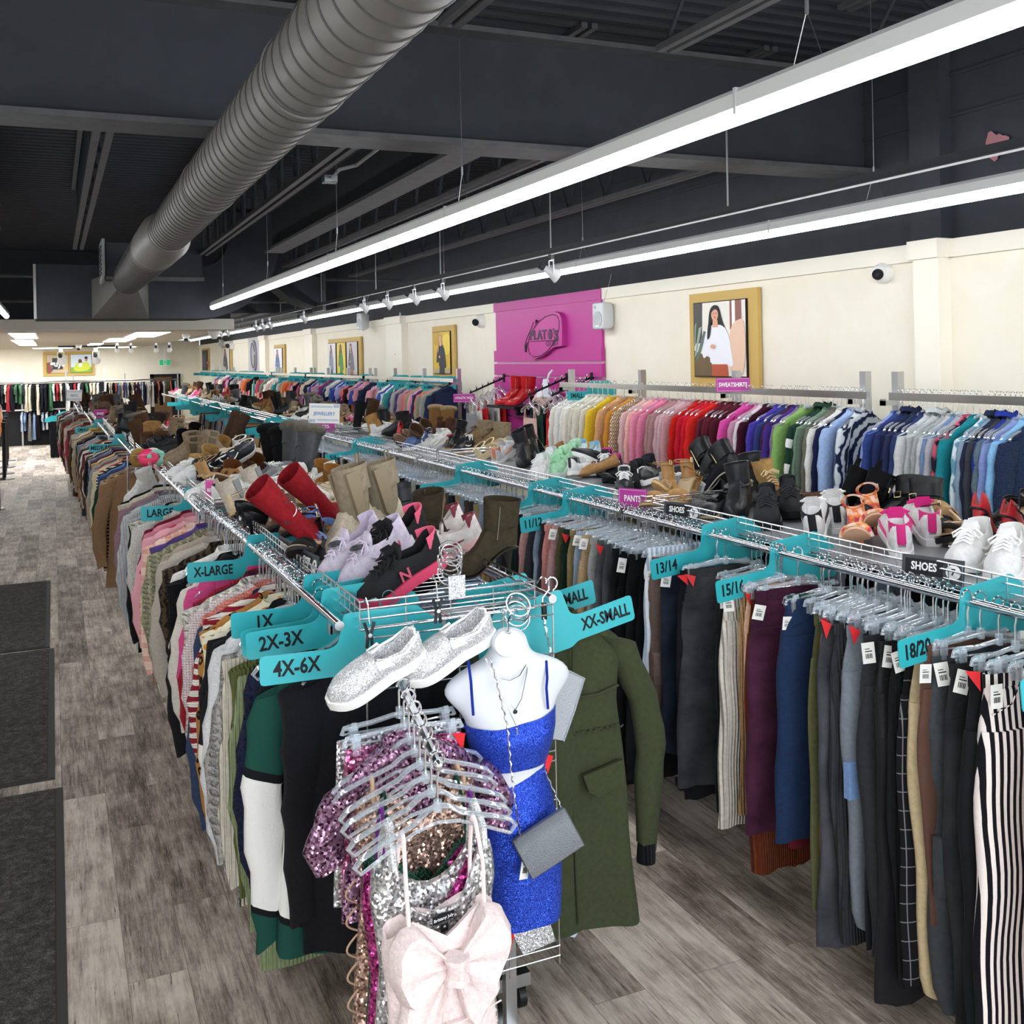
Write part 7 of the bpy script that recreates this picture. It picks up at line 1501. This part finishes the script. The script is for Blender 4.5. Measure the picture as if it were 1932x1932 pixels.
# pale pink dress with bow
PINK = F('#f3e0dd', 'fleece'); PK = HP[7]
pd = thing('bow_dress', 'pale pink dress with a big front bow, frontmost on the waterfall arm', 'dress', tuple(PK), (0, 0, .06))
put('dress_body', dress_mesh(210, .74, .150, .135, .150, ztop=.345, v=.055, strapx=.085, bust=.055, fold=.5), PINK, pd)
for s_ in (-1, 1): put('strap', strap_mesh(s_, .098, .150, .345, .0055, -.046, .04), F('#f2dfdc', 'satin'), pd)
b = MB()
for s_ in (-1, 1): b.box((s_*.098, -.040, -.275), (.014, .004, .010))
obj('strap_slider', b, mat('slider_pink', '#f0e2de', .4), pd, smooth=False)
def fan(mb, knot, outline, depth, y0, ridges=5, nr=9):
    # puffed cloth fanning out of the knot
    na = 26; pts = []
    P = [Vector(q) for q in outline]; seg = [0]
    for i in range(len(P)-1): seg.append(seg[-1]+(P[i+1]-P[i]).length)
    xs = [np.interp(seg[-1]*k/na, seg, [p.x for p in P]) for k in range(na+1)]; zs = [np.interp(seg[-1]*k/na, seg, [p.y for p in P]) for k in range(na+1)]
    fr, bk = [], []
    for k in range(na+1):
        a = k/na; rf, rb = [], []
        for r in range(nr+1):
            q = .1+.9*r/nr; x_ = knot[0]+(xs[k]-knot[0])*q; z_ = knot[1]+(zs[k]-knot[1])*q
            d = depth*(.35+.65*q**.6)*(.30+.70*math.sin(PI*a)**.6)*(1 if r < nr else .25)+(.010*math.cos(a*PI*2*ridges)*(1-.55*q))*math.sin(PI*a)**.4
            rf.append((x_, y0-d, z_)); rb.append((x_, y0+.004, z_))
        fr.append(rf); bk.append(rb)
    rings = [f+bb[::-1] for f, bb in zip(fr, bk)]; mb.loft(rings); return mb
KN = (.003, -.455); YB0 = -.052
obj('bow_loop', fan(MB(), KN, [(-.030, -.480), (-.075, -.545), (-.125, -.52), (-.156, -.45), (-.150, -.39), (-.118, -.345), (-.080, -.350), (-.050, -.400), (-.022, -.430)], .045, YB0, 4), PINK, pd); obj('bow_loop', fan(MB(), KN, [(.03, -.430), (.055, -.395), (.085, -.340), (.135, -.352), (.160, -.41), (.152, -.47), (.115, -.53), (.075, -.545), (.036, -.480)], .045, YB0, 4), PINK, pd)
obj('bow_tail', fan(MB(), KN, [(-.022, -.485), (-.010, -.54), (-.038, -.62), (-.095, -.715), (-.128, -.665), (-.132, -.58), (-.11, -.50), (-.04, -.47)], .026, YB0+.004, 3), PINK, pd); obj('bow_tail', fan(MB(), KN, [(.045, -.470), (.128, -.50), (.130, -.56), (.070, -.640), (.040, -.60), (.018, -.53), (.020, -.485)], .026, YB0+.004, 3), PINK, pd)
kn = MB(); R = []
for k in range(9):
    q = k/8; R.append([(.003+(.026+.005*math.cos(2*PI*q))*math.cos(a), YB0-.034+.030*math.sin(a)+.003*math.sin(5*a), -.428-.058*q) for a in [2*PI*j/18 for j in range(18)]])
obj('bow_knot', kn.loft(R), PINK, pd); 
obj('waist_seam', MB().tube([(-.137+.274*i/14, -.048-.010*math.sin(PI*i/14), -.592+.012*math.sin(PI*i/14)*-1) for i in range(15)], .0022, 5), PINK, pd)
lbl = put('woven_label', MB().box((0, 0, 0), (.056, .002, .022)).mesh('woven_label', 1, False), INK, pd, (.004, -.012, -.372), (.25, -.12, 0)); put_text('Brittany July', .0125, frontM((0, -.0016, 0)), WHITE, lbl, .85)
lb2 = put('size_label', MB().box((0, 0, 0), (.020, .002, .022)).mesh('size_label', 1, False), INK, pd, (.006, -.013, -.396), (.25, -.12, 0)); put_text('M', .008, frontM((0, -.0016, .004)), WHITE, lb2, .85)
# ------------------------------------------------------------------ torso form with the blue cut-out dress
MYC = 2.735
RG = [(931, 989, 1190, .075), (927, 991, 1208, .090), (922, 997, 1226, .095), (910, 1008, 1239, .10), (878, 1040, 1249, .10), (849, 1064, 1264, .095), (834, 1076, 1284, .09), (842, 1069, 1302, .095), (862, 1050, 1322, .11), (877, 1041, 1342, .13), (883, 1039, 1368, .155), (890, 1034, 1400, .145), (896, 1026, 1430, .125), (899, 1021, 1452, .118), (898, 1026, 1480, .125), (896, 1036, 1530, .14), (898, 1043, 1590, .14), (902, 1046, 1640, .13)]
def mring(pl, pr, py, dep, grow=1.0, n=36, yo=0.0, ztilt=0.0):
    a, c = aty(pl, py+.02*(966-pl)*0, MYC), aty(pr, py, MYC); cx = (a.x+c.x)/2; w_ = (c.x-a.x)/2*grow; z = (a.z+c.z)/2; out = []
    for j in range(n):
        t = 2*PI*j/n; cc, ss = math.cos(t), math.sin(t)
        out.append((cx+w_*math.copysign(abs(cc)**.9, cc), MYC+yo+(dep*.62 if ss < 0 else dep*.38)*ss*grow, z+ztilt*ss))
    return out
mq = thing('torso_form', 'white headless hanging torso form wearing the blue dress', 'mannequin', (0, 0, 0)); FORM = mat('form_white', '#d6d9df', .42)
rings = [mring(*q, ztilt=(.016 if i == 0 else .008 if i == 1 else 0)) for i, q in enumerate(RG)]
# breasts: push the front of the chest rings forward
for i in (9, 10, 11):
    cx = sum(p[0] for p in rings[i])/36; k = (.4, 1, .55)[i-9]
    rings[i] = [(p[0], p[1]-(.020*k*(math.exp(-((p[0]-cx-.055)/.04)**2)+math.exp(-((p[0]-cx+.055)/.04)**2)) if p[1] < MYC else 0), p[2]) for p in rings[i]]
torso = obj('torso', MB().loft(rings[::-1]), FORM, mq, ang=60); ms = torso.modifiers.new('smooth', 'SUBSURF'); ms.levels = 1; ms.render_levels = 1
c0 = aty(959, 1213, MYC-.05); obj('neck_disc', MB().loft([[(c0.x+r*math.cos(a), c0.y+dy+.35*r*math.sin(a)*.5, c0.z+r*.82*math.sin(a)) for a in [2*PI*k/28 for k in range(28)]] for r, dy in ((.046, .012), (.047, .0), (.044, -.006))]), FORM, mq)
obj('hanging_hook', MB().tube([aty(960, 1192, MYC-.058), aty(958, 1175, MYC-.05), aty(964, 1158, MYC-.02), aty(974, 1150, MYC+.03), aty(978, 1160, MYC+.07)], .003, 6), CHROME, mq); obj('grommet', MB().sphere(aty(960, 1193, MYC-.060), .006), CHROME, mq)
def rg_at(py, grow, **k):
    ys = [q[2] for q in RG]; return mring(np.interp(py, ys, [q[0] for q in RG]), np.interp(py, ys, [q[1] for q in RG]), py, np.interp(py, ys, [q[3] for q in RG]), grow, **k)
BLUE = F('#1533a6', 'sparkle', '#2f57d8')
bd = thing('cutout_dress', 'royal blue glitter dress with a bare midriff on the torso form', 'dress', (0, 0, 0))
def bust(ring, k):
    cx = sum(p[0] for p in ring)/36; return [(p[0], p[1]-(.022*k*(math.exp(-((p[0]-cx-.055)/.045)**2)+math.exp(-((p[0]-cx+.055)/.045)**2)) if p[1] < MYC else 0), p[2]) for p in ring]
tops_ = [bust(rg_at(py, 1.05), k) for py, k in ((1345, .5), (1352, .7), (1368, 1), (1385, .9), (1400, .6), (1418, .3), (1436, .1))]
tl = [(p[0], p[1], p[2]+.012*(p[0]-1.22)/.12) for p in tops_[0]]
def inset(r, k=.97): cx = sum(p[0] for p in r)/36; return [(cx+(p[0]-cx)*k, MYC+(p[1]-MYC)*k, p[2]) for p in r]
obj('bandeau_top', MB().loft([inset(tl)]+[tl]+tops_[1:]+[inset(tops_[-1])], False, False), BLUE, bd)
SK = [(1446, 899, 1021, .118), (1470, 899, 1026, .125), (1500, 898, 1034, .14), (1540, 900, 1042, .15), (1580, 903, 1046, .15), (1625, 908, 1050, .14), (1680, 914, 1052, .13), (1728, 920, 1050, .125)]
srings = []
for i, (py, pl, pr, dp) in enumerate(SK):
    r = mring(pl, pr, py, dp, 1.05); u = max(0, i-2)/5
    cx = sum(p[0] for p in r)/36
    r = [(p[0], p[1]+.006*u*math.sin(40*p[0]+i*.4)+.003*math.sin(26*p[2]+30*p[0])*min(1, i/2), p[2]+(0 if i else -.045*max(0, min(1, (cx+.06-p[0])/.14))*(1 if p[1] < MYC else .2))) for p in r]
    srings.append(r)
obj('skirt', MB().loft([inset(srings[0])]+srings+[[(p[0], p[1], p[2]+.03) for p in inset(srings[-1])]], False, False), BLUE, bd)
# narrow side link between top and skirt
obj('side_link', MB().loft([[(p[0], p[1], p[2]) for p in (rg_at(py, 1.05)[j] for j in (33, 35, 0, 2, 4))]+[(p[0], p[1], p[2]) for p in (rg_at(py, 1.03)[j] for j in (4, 2, 0, 35, 33))] for py in (1430, 1440, 1452)]), BLUE, bd)
for (a, bb_) in (((893, 1350), (884, 1246)), ((1034, 1338), (1031, 1244))):
    obj('strap', MB().tube([aty(a[0], a[1], MYC-.075), aty(a[0]-3, a[1]-40, MYC-.070), aty((a[0]+bb_[0])/2, (a[1]+bb_[1])/2-12, MYC-.066), aty(bb_[0], bb_[1]+4, MYC-.045), aty(bb_[0], bb_[1]-1, MYC-.01), aty(bb_[0]+2, bb_[1]+12, MYC+.04)], .0042, 6, True, .5), F('#1b2f86', 'plain'), bd)
t_ = price_tag(bd, aty(1030, 1440, MYC-.03), (0, .2, .1), True)
# necklaces
SILV = mat('silver_chain', (.75, .75, .76), .2, 1)
def chain(nm, lab, pts, r=.0013, pend=None):
    t_ = thing(nm, lab, 'necklace', (0, 0, 0)); b = MB(); P = [aty(*q) for q in pts]; n = 40; L = [0]
    for i in range(len(P)-1): L.append(L[-1]+(P[i+1]-P[i]).length)
    Q = [Vector([np.interp(L[-1]*k/n, L, [p[c] for p in P]) for c in range(3)]) for k in range(n+1)]
    obj('chain', b.tube(Q, r, 5), SILV, t_)
    if pend: pend(t_)
    return t_
chain('necklace', 'short fine silver chain, topmost on the torso form', [(914, 1240, 2.69), (925, 1262, 2.672), (945, 1280, 2.660), (962, 1284, 2.658), (980, 1275, 2.662), (992, 1255, 2.675), (998, 1236, 2.69)])
def p1_(t_): obj('pendant', MB().sphere(aty(972, 1343, 2.628), (.007, .004, .006)), mat('onyx', '#26262c', .15), t_)
chain('necklace', 'middle silver chain with a small dark pendant on the torso form', [(916, 1242, 2.688), (935, 1285, 2.66), (960, 1325, 2.635), (972, 1340, 2.630), (984, 1318, 2.640), (994, 1270, 2.668), (997, 1238, 2.69)], pend=p1_)
def p2_(t_): obj('bar_pendant', MB().cyl(aty(975, 1374, 2.625), aty(975, 1398, 2.632), .003, 6), SILV, t_)
chain('necklace', 'long silver chain ending in a vertical bar pendant', [(918, 1243, 2.688), (940, 1300, 2.65), (962, 1345, 2.630), (975, 1372, 2.625), (984, 1345, 2.632), (991, 1290, 2.66), (996, 1240, 2.69)], pend=p2_)
# silver clutch on its long chain
CG = F('#7d8185', 'lame')
cl = thing('clutch_bag', 'silver glitter clutch hanging by a long chain from the torso form', 'bag', (0, 0, 0)); cc = aty(1034, 1590, 2.60)
Mc = Matrix.Translation(cc) @ Matrix.Rotation(-.18, 4, 'Z') @ Matrix.Rotation(-.46, 4, 'Y') @ Matrix.Rotation(-.15, 4, 'X')
sec = [(-.020, -.052), (-.024, -.02), (-.023, .03), (-.016, .050), (0, .057), (.014, .050), (.020, .02), (.021, -.03), (.014, -.055), (-.01, -.058)]
obj('bag_body', MB().loft([[Mc @ Vector((x_, q[0]*k, q[1]*(.98 if k < 1 else 1))) for q in sec] for x_, k in ((-.086, .8), (-.083, 1), (0, 1.08), (.083, 1), (.086, .8))]), CG, cl, ang=40)
obj('bag_flap', MB().loft([[Mc @ Vector((x_, q[0], q[1])) for q in ((-.0265, -.030), (-.0295, .02), (-.0255, .042), (-.012, .060), (0, .062), (0, .058), (-.011, .056), (-.022, .040), (-.0255, .02), (-.024, -.030))] for x_ in (-.082, 0, .082)]), CG, cl, ang=40)
obj('snap', MB().sphere(Mc @ Vector((-.08, -.005, .03)), .006), CHROME, cl)
def links(parent, P, nm='chain', r=.0022):
    L = [0]; P = [Vector(p) for p in P]
    for i in range(len(P)-1): L.append(L[-1]+(P[i+1]-P[i]).length)
    n = int(L[-1]/.0085); b = MB()
    Q = [Vector([np.interp(L[-1]*k/n, L, [p[c] for p in P]) for c in range(3)]) for k in range(n+1)]
    b.tube([q+Vector((.0022*math.sin(k*1.9), .0022*math.cos(k*1.9), 0)) for k, q in enumerate(Q)], [r*(.8 if k % 2 else 1.25) for k in range(len(Q))], 5); return obj(nm, b, SILV, parent)
links(cl, [aty(925, 1242, 2.675), aty(940, 1300, 2.64), aty(957, 1370, 2.60), aty(964, 1450, 2.60), aty(974, 1530, 2.59), aty(981, 1570, 2.585), Mc @ Vector((-.078, 0, .045))]); links(cl, [Mc @ Vector((.078, 0, .045)), aty(1058, 1520, 2.62), aty(1040, 1480, 2.66), aty(1028, 1455, 2.69), aty(1030, 1440, 2.72)])
price_tag(cl, Mc @ Vector((-.085, 0, -.02)), (0, .3, .5))
# silver pouch behind the form
pq = [aty(*q, 2.80) for q in ((1030, 1268), (1066, 1262), (1099, 1278), (1080, 1340), (1060, 1396), (1040, 1392))]
b = MB(); b.loft([[p+Vector((0, dy, 0)) for p in [pq[0]*.0+q for q in pq]] for dy in (-.012, .012)]); t_ = thing('silver_pouch', 'pale silver glitter pouch hung behind the torso form', 'bag', (0, 0, 0)); obj('pouch_body', b, F('#b9bec3', 'lame'), t_, smooth=False); obj('pouch_edge', MB().tube([p+Vector((0, -.013, 0)) for p in pq+[pq[0]]], .003, 5), F('#b9bec3', 'lame'), t_)
# silver mesh skirt and pale blue top low on the grid
q4 = [aty(*q, 2.79) for q in ((955, 1742), (1030, 1722), (1046, 1772), (985, 1798))]
t_ = thing('skirt', 'silver mesh hem hanging low under the blue dress', 'skirt', (0, 0, 0)); obj('mesh_cloth', MB().loft([[p+Vector((0, dy, 0)) for p in q4] for dy in (-.01, .01)]), F('#b4b8bc', 'glitter', '#eef0f0'), t_, smooth=False); price_tag(t_, aty(957, 1778, 2.77), (0, .1, 0), True)
garment('sweater', top_mesh(230, L=.62, hw=.19, sleeve='none', thick=.05), F('#c3d0dc', 'plain'), (aty(1060, 1500, 3.1).x+.02, 3.08, 1.30-.46), 0, 'pale blue sweater whose hem shows below the green parka', 'sweater', None, (.62, 1, 1))
# green parka
pk = thing('parka', 'olive green hooded parka hanging at the XX-SMALL divider', 'coat', (1.455, 3.0, 1.312), (0, 0, -.06)); PG_ = F('#3c422d', 'plain')
put('parka_body', top_mesh(240, L=.985, hw=.235, thick=.085, flare=.04, splay=.10, slen=.70, n=48, rows=26, collar='crew', fold=.8), PG_, pk, (0, 0, -.032))
obj('hood', MB().loft([[(.088*s_*math.cos(a), .010+.062*s_*math.sin(a), z) for a in [2*PI*k/20 for k in range(20)]] for s_, z in ((1.15, -.165), (1.08, -.13), (1.0, -.10), (.92, -.085), (.8, -.10), (.7, -.14))]), PG_, pk)
obj('zip_line', MB().tube([(.075-.01, -.070, -.10), (.045, -.060, -.18), (.03, -.078, -.35), (.025, -.080, -.60), (.03, -.082, -.9), (.035, -.084, -1.06)], .0035, 6), mat('parka_seam', '#2d3522', .8), pk)
obj('flap_edge', MB().tube([(.20, -.066, -.33), (.12, -.080, -.345), (.035, -.086, -.345)], .004, 6), PG_, pk)
b = MB()
for k in range(9): b.tube([(.03+.02*k, -.080+.0010*k, -.455), (.04+.02*k, -.086+.0010*k, -.460+.004*math.sin(k*2)), (.05+.02*k, -.080+.001*k, -.458)], .0035, 5)
obj('waist_gather', b, PG_, pk)
for s_ in (1,): obj('pocket_flap', MB().loft([[(.055, y_, -.59), (.20, y_+.006, -.56), (.20, y_+.006, -.63), (.11, y_, -.665), (.075, y_, -.645)] for y_ in (-.100, -.088)]), PG_, pk, ang=30)
for s_ in (-1, 1): q = obj('knit_cuff', MB().tube([(s_*.322, -.005, -.885), (s_*.318, -.005, -.95)], [.030, .032], 14), F('#17171a', 'rib'), pk); q['label'] = 'black knit cuff'
obj('inner_lining', MB().loft([[(.22*math.cos(a), .055*math.sin(a)+.01, z) for a in [2*PI*k/24 for k in range(24)]] for z in (-1.05, -1.10)]), F('#1c2530', 'plain'), pk)
hanger('top', (1.455, 3.0, 1.3165), (0, 0, -.06), 'clear hanger holding the green parka')
# glitter slip-ons on clips
GL = F('#c9cacd', 'sparkle', '#f4f4f6')
for i, (px, py, Y_, nm) in enumerate(((716, 1262, 2.72, 'left'), (852, 1222, 2.74, 'right'))):
    p = aty(px, py, Y_); shoe('slipon', dict(upper=GL, sole=SOLEW, accent=mat('white_gore', '#f2f2f0', .6)), (p.x, p.y, p.z-.030), 92, -21, -24, 'white glitter slip-on shoe clipped to the grid, the %s of the pair' % nm, None, 1.06)
for i, (px, py) in enumerate(((697, 1198), (826, 1152))):
    p = aty(px, py, 2.775); t_ = thing('clip', 'black spring clip gripping the %s glitter slip-on' % ('left', 'right')[i], 'clip', p); b = MB()
    for s_ in (-1, 1): b.tube([(s_*.014, 0, .035), (s_*.004, 0, .0), (s_*.008, 0, -.035)], .005, 5)
    obj('jaw', b, BLACKP, t_); obj('spring', MB().cyl((0, -.008, 0), (0, .008, 0), .006, 8), CHROME, t_)
    obj('hook_wire', MB().tube([(0, 0, .03), (0, .01, .08), (0, .03, .095), (0, .045, .08)], .002, 5), CHROME, t_)
# bangles, hook and chain on the basket front
HOLO = F('#c4ccd6', 'glitter', '#f2e9f6')
def bangles(lab, px, py, Y_, n, R, card=None):
    p = aty(px, py, Y_); t_ = thing('bangle_set', lab, 'bangles', p)
    for k in range(n): obj('bangle', MB().torus((.004*math.sin(k*2.2), .003*k, .030-.014*k), R, .0024, (Matrix.Rotation(.9+.07*k, 4, 'X') @ Matrix.Rotation(.15*math.sin(k*1.7), 4, 'Y')), 28, 6), SILV, t_)
    if card:
        c_ = aty(card[0], card[1], Y_-.01)-p; obj('card', MB().box(tuple(c_), (.052, .003, .068)), HOLO, t_, smooth=False)
    return t_
bangles('stack of silver bangles with a holographic card on the basket front', 851, 1058, 2.86, 6, .034, (862, 1108)); bangles('silver bangles hanging behind the neck of the torso form', 978, 1160, 2.80, 4, .037)
t_ = thing('hook', 'silver S-hook on the right corner of the left basket', 'hook', (0, 0, 0)); obj('hook_wire', MB().tube([aty(*q, 2.86) for q in ((1012, 1100), (1022, 1088), (1035, 1095), (1036, 1112), (1024, 1128), (1024, 1146))], .0032, 6), CHROME, t_)
t_ = thing('chain_strap', 'silver chain strap with black end hanging from the S-hook', 'chain', (0, 0, 0)); links(t_, [aty(*q, 2.84) for q in ((1026, 1165), (1030, 1190), (1036, 1215), (1040, 1240))], 'chain', .004); obj('leather_end', MB().cyl(aty(1026, 1138, 2.845), aty(1027, 1168, 2.845), .009, 8), BLACKP, t_)
# hair scrunchies and white boots on the end of the second left unit
for i, (px, py, c) in enumerate(((268, 850, '#e8496f'), (280, 848, '#8fc9b4'), (276, 858, '#e0356a'), (290, 862, '#d8d0c0'), (262, 860, '#9a7b3c'))):
    p = atz(px, py, 1.34); tag(obj('scrunchie', MB().torus((0, 0, 0), .05, .026, Matrix.Rotation(.5+.3*i, 4, 'X'), 16, 8), F(c, 'satin'), None, (p.x, 8.35+.02*i, 1.33)), '%s hair scrunchie on the gap end of the left row' % ('coral', 'mint green', 'hot pink', 'cream', 'olive gold')[i], 'scrunchie')
t_ = thing('display_rack', 'small wire hanger display between the first and second left racks', 'display rack', (.60, 8.32, 0)); obj('wire_frame', MB().tube([(-.1, 0, .0), (-.1, 0, 1.36), (.25, 0, 1.36), (.25, 0, 0)], .006, 6).tube([(-.1, 0, 1.27), (.25, 0, 1.27)], .005, 6), CHROME, t_)
for i in range(2): shoe('chelsea', C('#ece9e2', '#e9e6df', None, '#dcd8cf'), (.60+.16*i, 8.28, 1.06-.02*i), 95, -24, -8, 'white boot hanging at the gap end of the left row, the %s one' % ('left', 'right')[i])
# ------------------------------------------------------------------ items on the magenta slat wall
rb0 = atx(965, 765, 4.72); t_ = thing('display_shelf', 'black shelf on the magenta slat wall holding the red boots', 'shelf', (0, 0, 0)); obj('shelf_board', MB().bbox((4.60, rb0.y-.35, rb0.z-.03), (4.95, rb0.y+.45, rb0.z)), BLACKP, t_, smooth=False); obj('bracket', MB().bbox((4.65, rb0.y-.3, rb0.z-.1), (4.95, rb0.y-.28, rb0.z-.03)), BLACKP, t_, smooth=False)
for i in range(2):
    p = atx(967+20*i, 764, 4.72); shoe('heelboot', C('#c01f27', BLK, None, None, kd='patent'), (4.72, p.y, rb0.z+.002), 75, 0, 0, 'glossy red heeled boot on the black shelf, the %s one' % ('left', 'right')[i], None, 1.25)
p = atx(1033, 720, 4.80); t_ = thing('torso_form', 'small white bust form with a patterned dress on the slat wall', 'mannequin', p)
obj('bust', MB().loft([[(w_*.55*math.sin(a)-.02, w_*math.cos(a), z) for a in [2*PI*k/24 for k in range(24)]] for w_, z in ((.045, .03), (.055, 0), (.06, -.06), (.12, -.10), (.19, -.15), (.19, -.22), (.15, -.30), (.16, -.40), (.13, -.52), (.16, -.7))]), FORM, t_); obj('hook', MB().tube([(0, 0, .02), (.02, 0, .08), (.06, 0, .12)], .012, 6), FORM, t_)
tag(obj('patterned_dress', MB().loft([[(p.x-.03+w_*.62*math.sin(a), p.y+w_*math.cos(a), p.z+z) for a in [2*PI*k/30 for k in range(30)]] for w_, z in ((.17, -.16), (.205, -.20), (.20, -.30), (.17, -.40), (.19, -.6), (.24, -.95))]), F('#1d1b1e', 'blotch', '#c9a99a')), 'black and blush patterned dress on the small bust form', 'dress')
ci = 0
for i, (px, py) in enumerate(((950, 713), (1068, 713), (1115, 712))):
    p = atx(px, py, XW-.06); t_ = thing('faceout_bar', 'black sloping arm with hanging clothes on the slat wall, %s from the left' % ordn(i+1), 'display arm', p); obj('bar', MB().cyl((0, 0, 0), (-.42, .05, -.17), .012, 6), BLACKP, t_)
    b = MB()
    for k in range(6): q = Vector((-.42, .05, -.17))*(.12+.17*k); b.cyl(q, q+Vector((0, 0, .03)), .008, 6)
    obj('peg', b, BLACKP, t_); obj('bracket', MB().box((.01, 0, 0), (.03, .04, .10)), BLACKP, t_, smooth=False)
    for k in range(6):
        q = Vector(p)+Vector((-.42, .05, -.17))*(.12+.17*k); c = [('red', '#c3262c'), ('black', '#18181b'), ('white', '#e6e2da'), ('forest green', '#27443a'), ('grey', '#8f8f92'), ('blush', '#dcb4ad')][(k*2+i) % 6]
        hanger('top', tuple(q+Vector((0, 0, .03))), (0, 0, PI/2), 'clear hanger, %s from the wall on the %s slat wall arm' % (ordn(k+1), ordn(i+1)))
        garment('tank_top', TANKS[k % 3], F(c[1], 'plain'), tuple(q+Vector((0, 0, .03))), PI/2, '%s top, %s from the wall on the %s slat wall arm' % (c[0], ordn(k+1), ordn(i+1)), 'top', 'tops on the slat wall arms', (1, .7, 1.1))
# ================================================================== LEFT AISLE: mats, queue posts, cleaning table
x = NT('mat_pile'); v = x.obj(); n1 = x.math('ADD', x.math('MULTIPLY', x.noise(v, 220, 4, .8), .6), x.math('MULTIPLY', x.noise(v, 26, 5, .75), .4)); x.col(x.ramp(n1, [(.38, '#1f1f20'), (.52, '#4d4a45'), (.64, '#8a847a')])).pr(1); x.bump(n1, .8, .008); MATP = x.m
def floor_mat(label, y0, y1, xr, d=0):
    t_ = thing('floor_mat', label, 'mat', (xr-.75, (y0+y1)/2, 0), (0, 0, d)); hy = (y1-y0)/2
    obj('pile', MB().bbox((-.73, -hy+.02, .002), (.73, hy-.02, .012)), MATP, t_, smooth=False)
    b = MB().bbox((.73, -hy, 0), (.765, hy, .008)); b.bbox((-.765, -hy, 0), (-.73, hy, .008)); b.bbox((-.73, -hy, 0), (.73, -hy+.02, .008)); b.bbox((-.73, hy-.02, 0), (.73, hy, .008)); obj('rubber_edge', b, mat('rubber_edge', '#3a3937', .7), t_, smooth=False)
floor_mat('dark floor mat nearest the camera at lower left', 2.4, 5.48, -.01, .0); floor_mat('dark floor mat in the middle of the three along the left aisle', 5.62, 8.20, -.045, .0); floor_mat('dark floor mat farthest back along the left aisle', 8.25, 10.80, -.075, .0)
def stanchion(i, p):
    t_ = thing('queue_post', 'black queue post at the far left, %s from the front' % ordn(i+1), 'queue post', p)
    obj('base', MB().tube([(0, 0, 0), (0, 0, .012), (0, 0, .03), (0, 0, .045)], [.17, .168, .10, .04], 20), BLACKP, t_); obj('pole', MB().cyl((0, 0, .04), (0, 0, .95), .032, 14), BLACKP, t_); obj('belt_head', MB().cyl((0, 0, .95), (0, 0, 1.04), .038, 14), BLACKP, t_)
for i, (px, py) in enumerate(((20, 904), (21, 893), (23, 881), (24, 869))):
    p = atz(px, py, 0); stanchion(i, (p.x-.10, p.y, 0))
t_ = thing('side_table', 'small white-topped table with black legs at the left edge', 'table', (-.93, 16.2, 0)); obj('table_top', MB().bbox((-.35, -.25, .80), (.22, .25, .84)), mat('table_white', '#e9e4d6', .5), t_, smooth=False)
for sx, sy in ((-.32, -.22), (.19, -.22), (-.32, .22), (.19, .22)): obj('leg', MB().bbox((sx-.02, sy-.02, .0), (sx+.02, sy+.02, .80)), BLACKP, t_, smooth=False)
obj('wire_shelf', MB().bbox((-.33, -.22, .25), (.2, .22, .27)), WIRE, t_, smooth=False)
t_ = thing('waste_bin', 'black bin under the white-topped table', 'bin', (-.97, 15.7, 0)); obj('body', MB().tube([(0, 0, 0), (0, 0, .02), (0, 0, .40)], [.12, .13, .16], 16), BLACKP, t_); obj('rim', MB().torus((0, 0, .40), .16, .012), BLACKP, t_)
t_ = thing('spray_bottle', 'white spray bottle with a magenta trigger on the small table', 'bottle', (-.80, 16.1, .84)); obj('bottle', MB().tube([(0, 0, 0), (0, 0, .01), (0, 0, .16), (0, 0, .2), (0, 0, .23)], [.04, .045, .045, .02, .016], 14), WHITE, t_); obj('trigger_head', MB().bbox((-.02, -.02, .23), (.07, .02, .27)), PURPT, t_, smooth=False)
t_ = thing('hand_dispenser', 'tall white dispenser stand with a round head behind the table', 'dispenser', (-.83, 16.6, 0)); obj('pole', MB().cyl((0, 0, 0), (0, 0, 1.5), .03, 10), WHITE, t_); obj('round_head', MB().sphere((0, 0, 1.5), .1, 14, 10), WHITE, t_); obj('base', MB().cyl((0, 0, 0), (0, 0, .02), .16, 16), WHITE, t_)
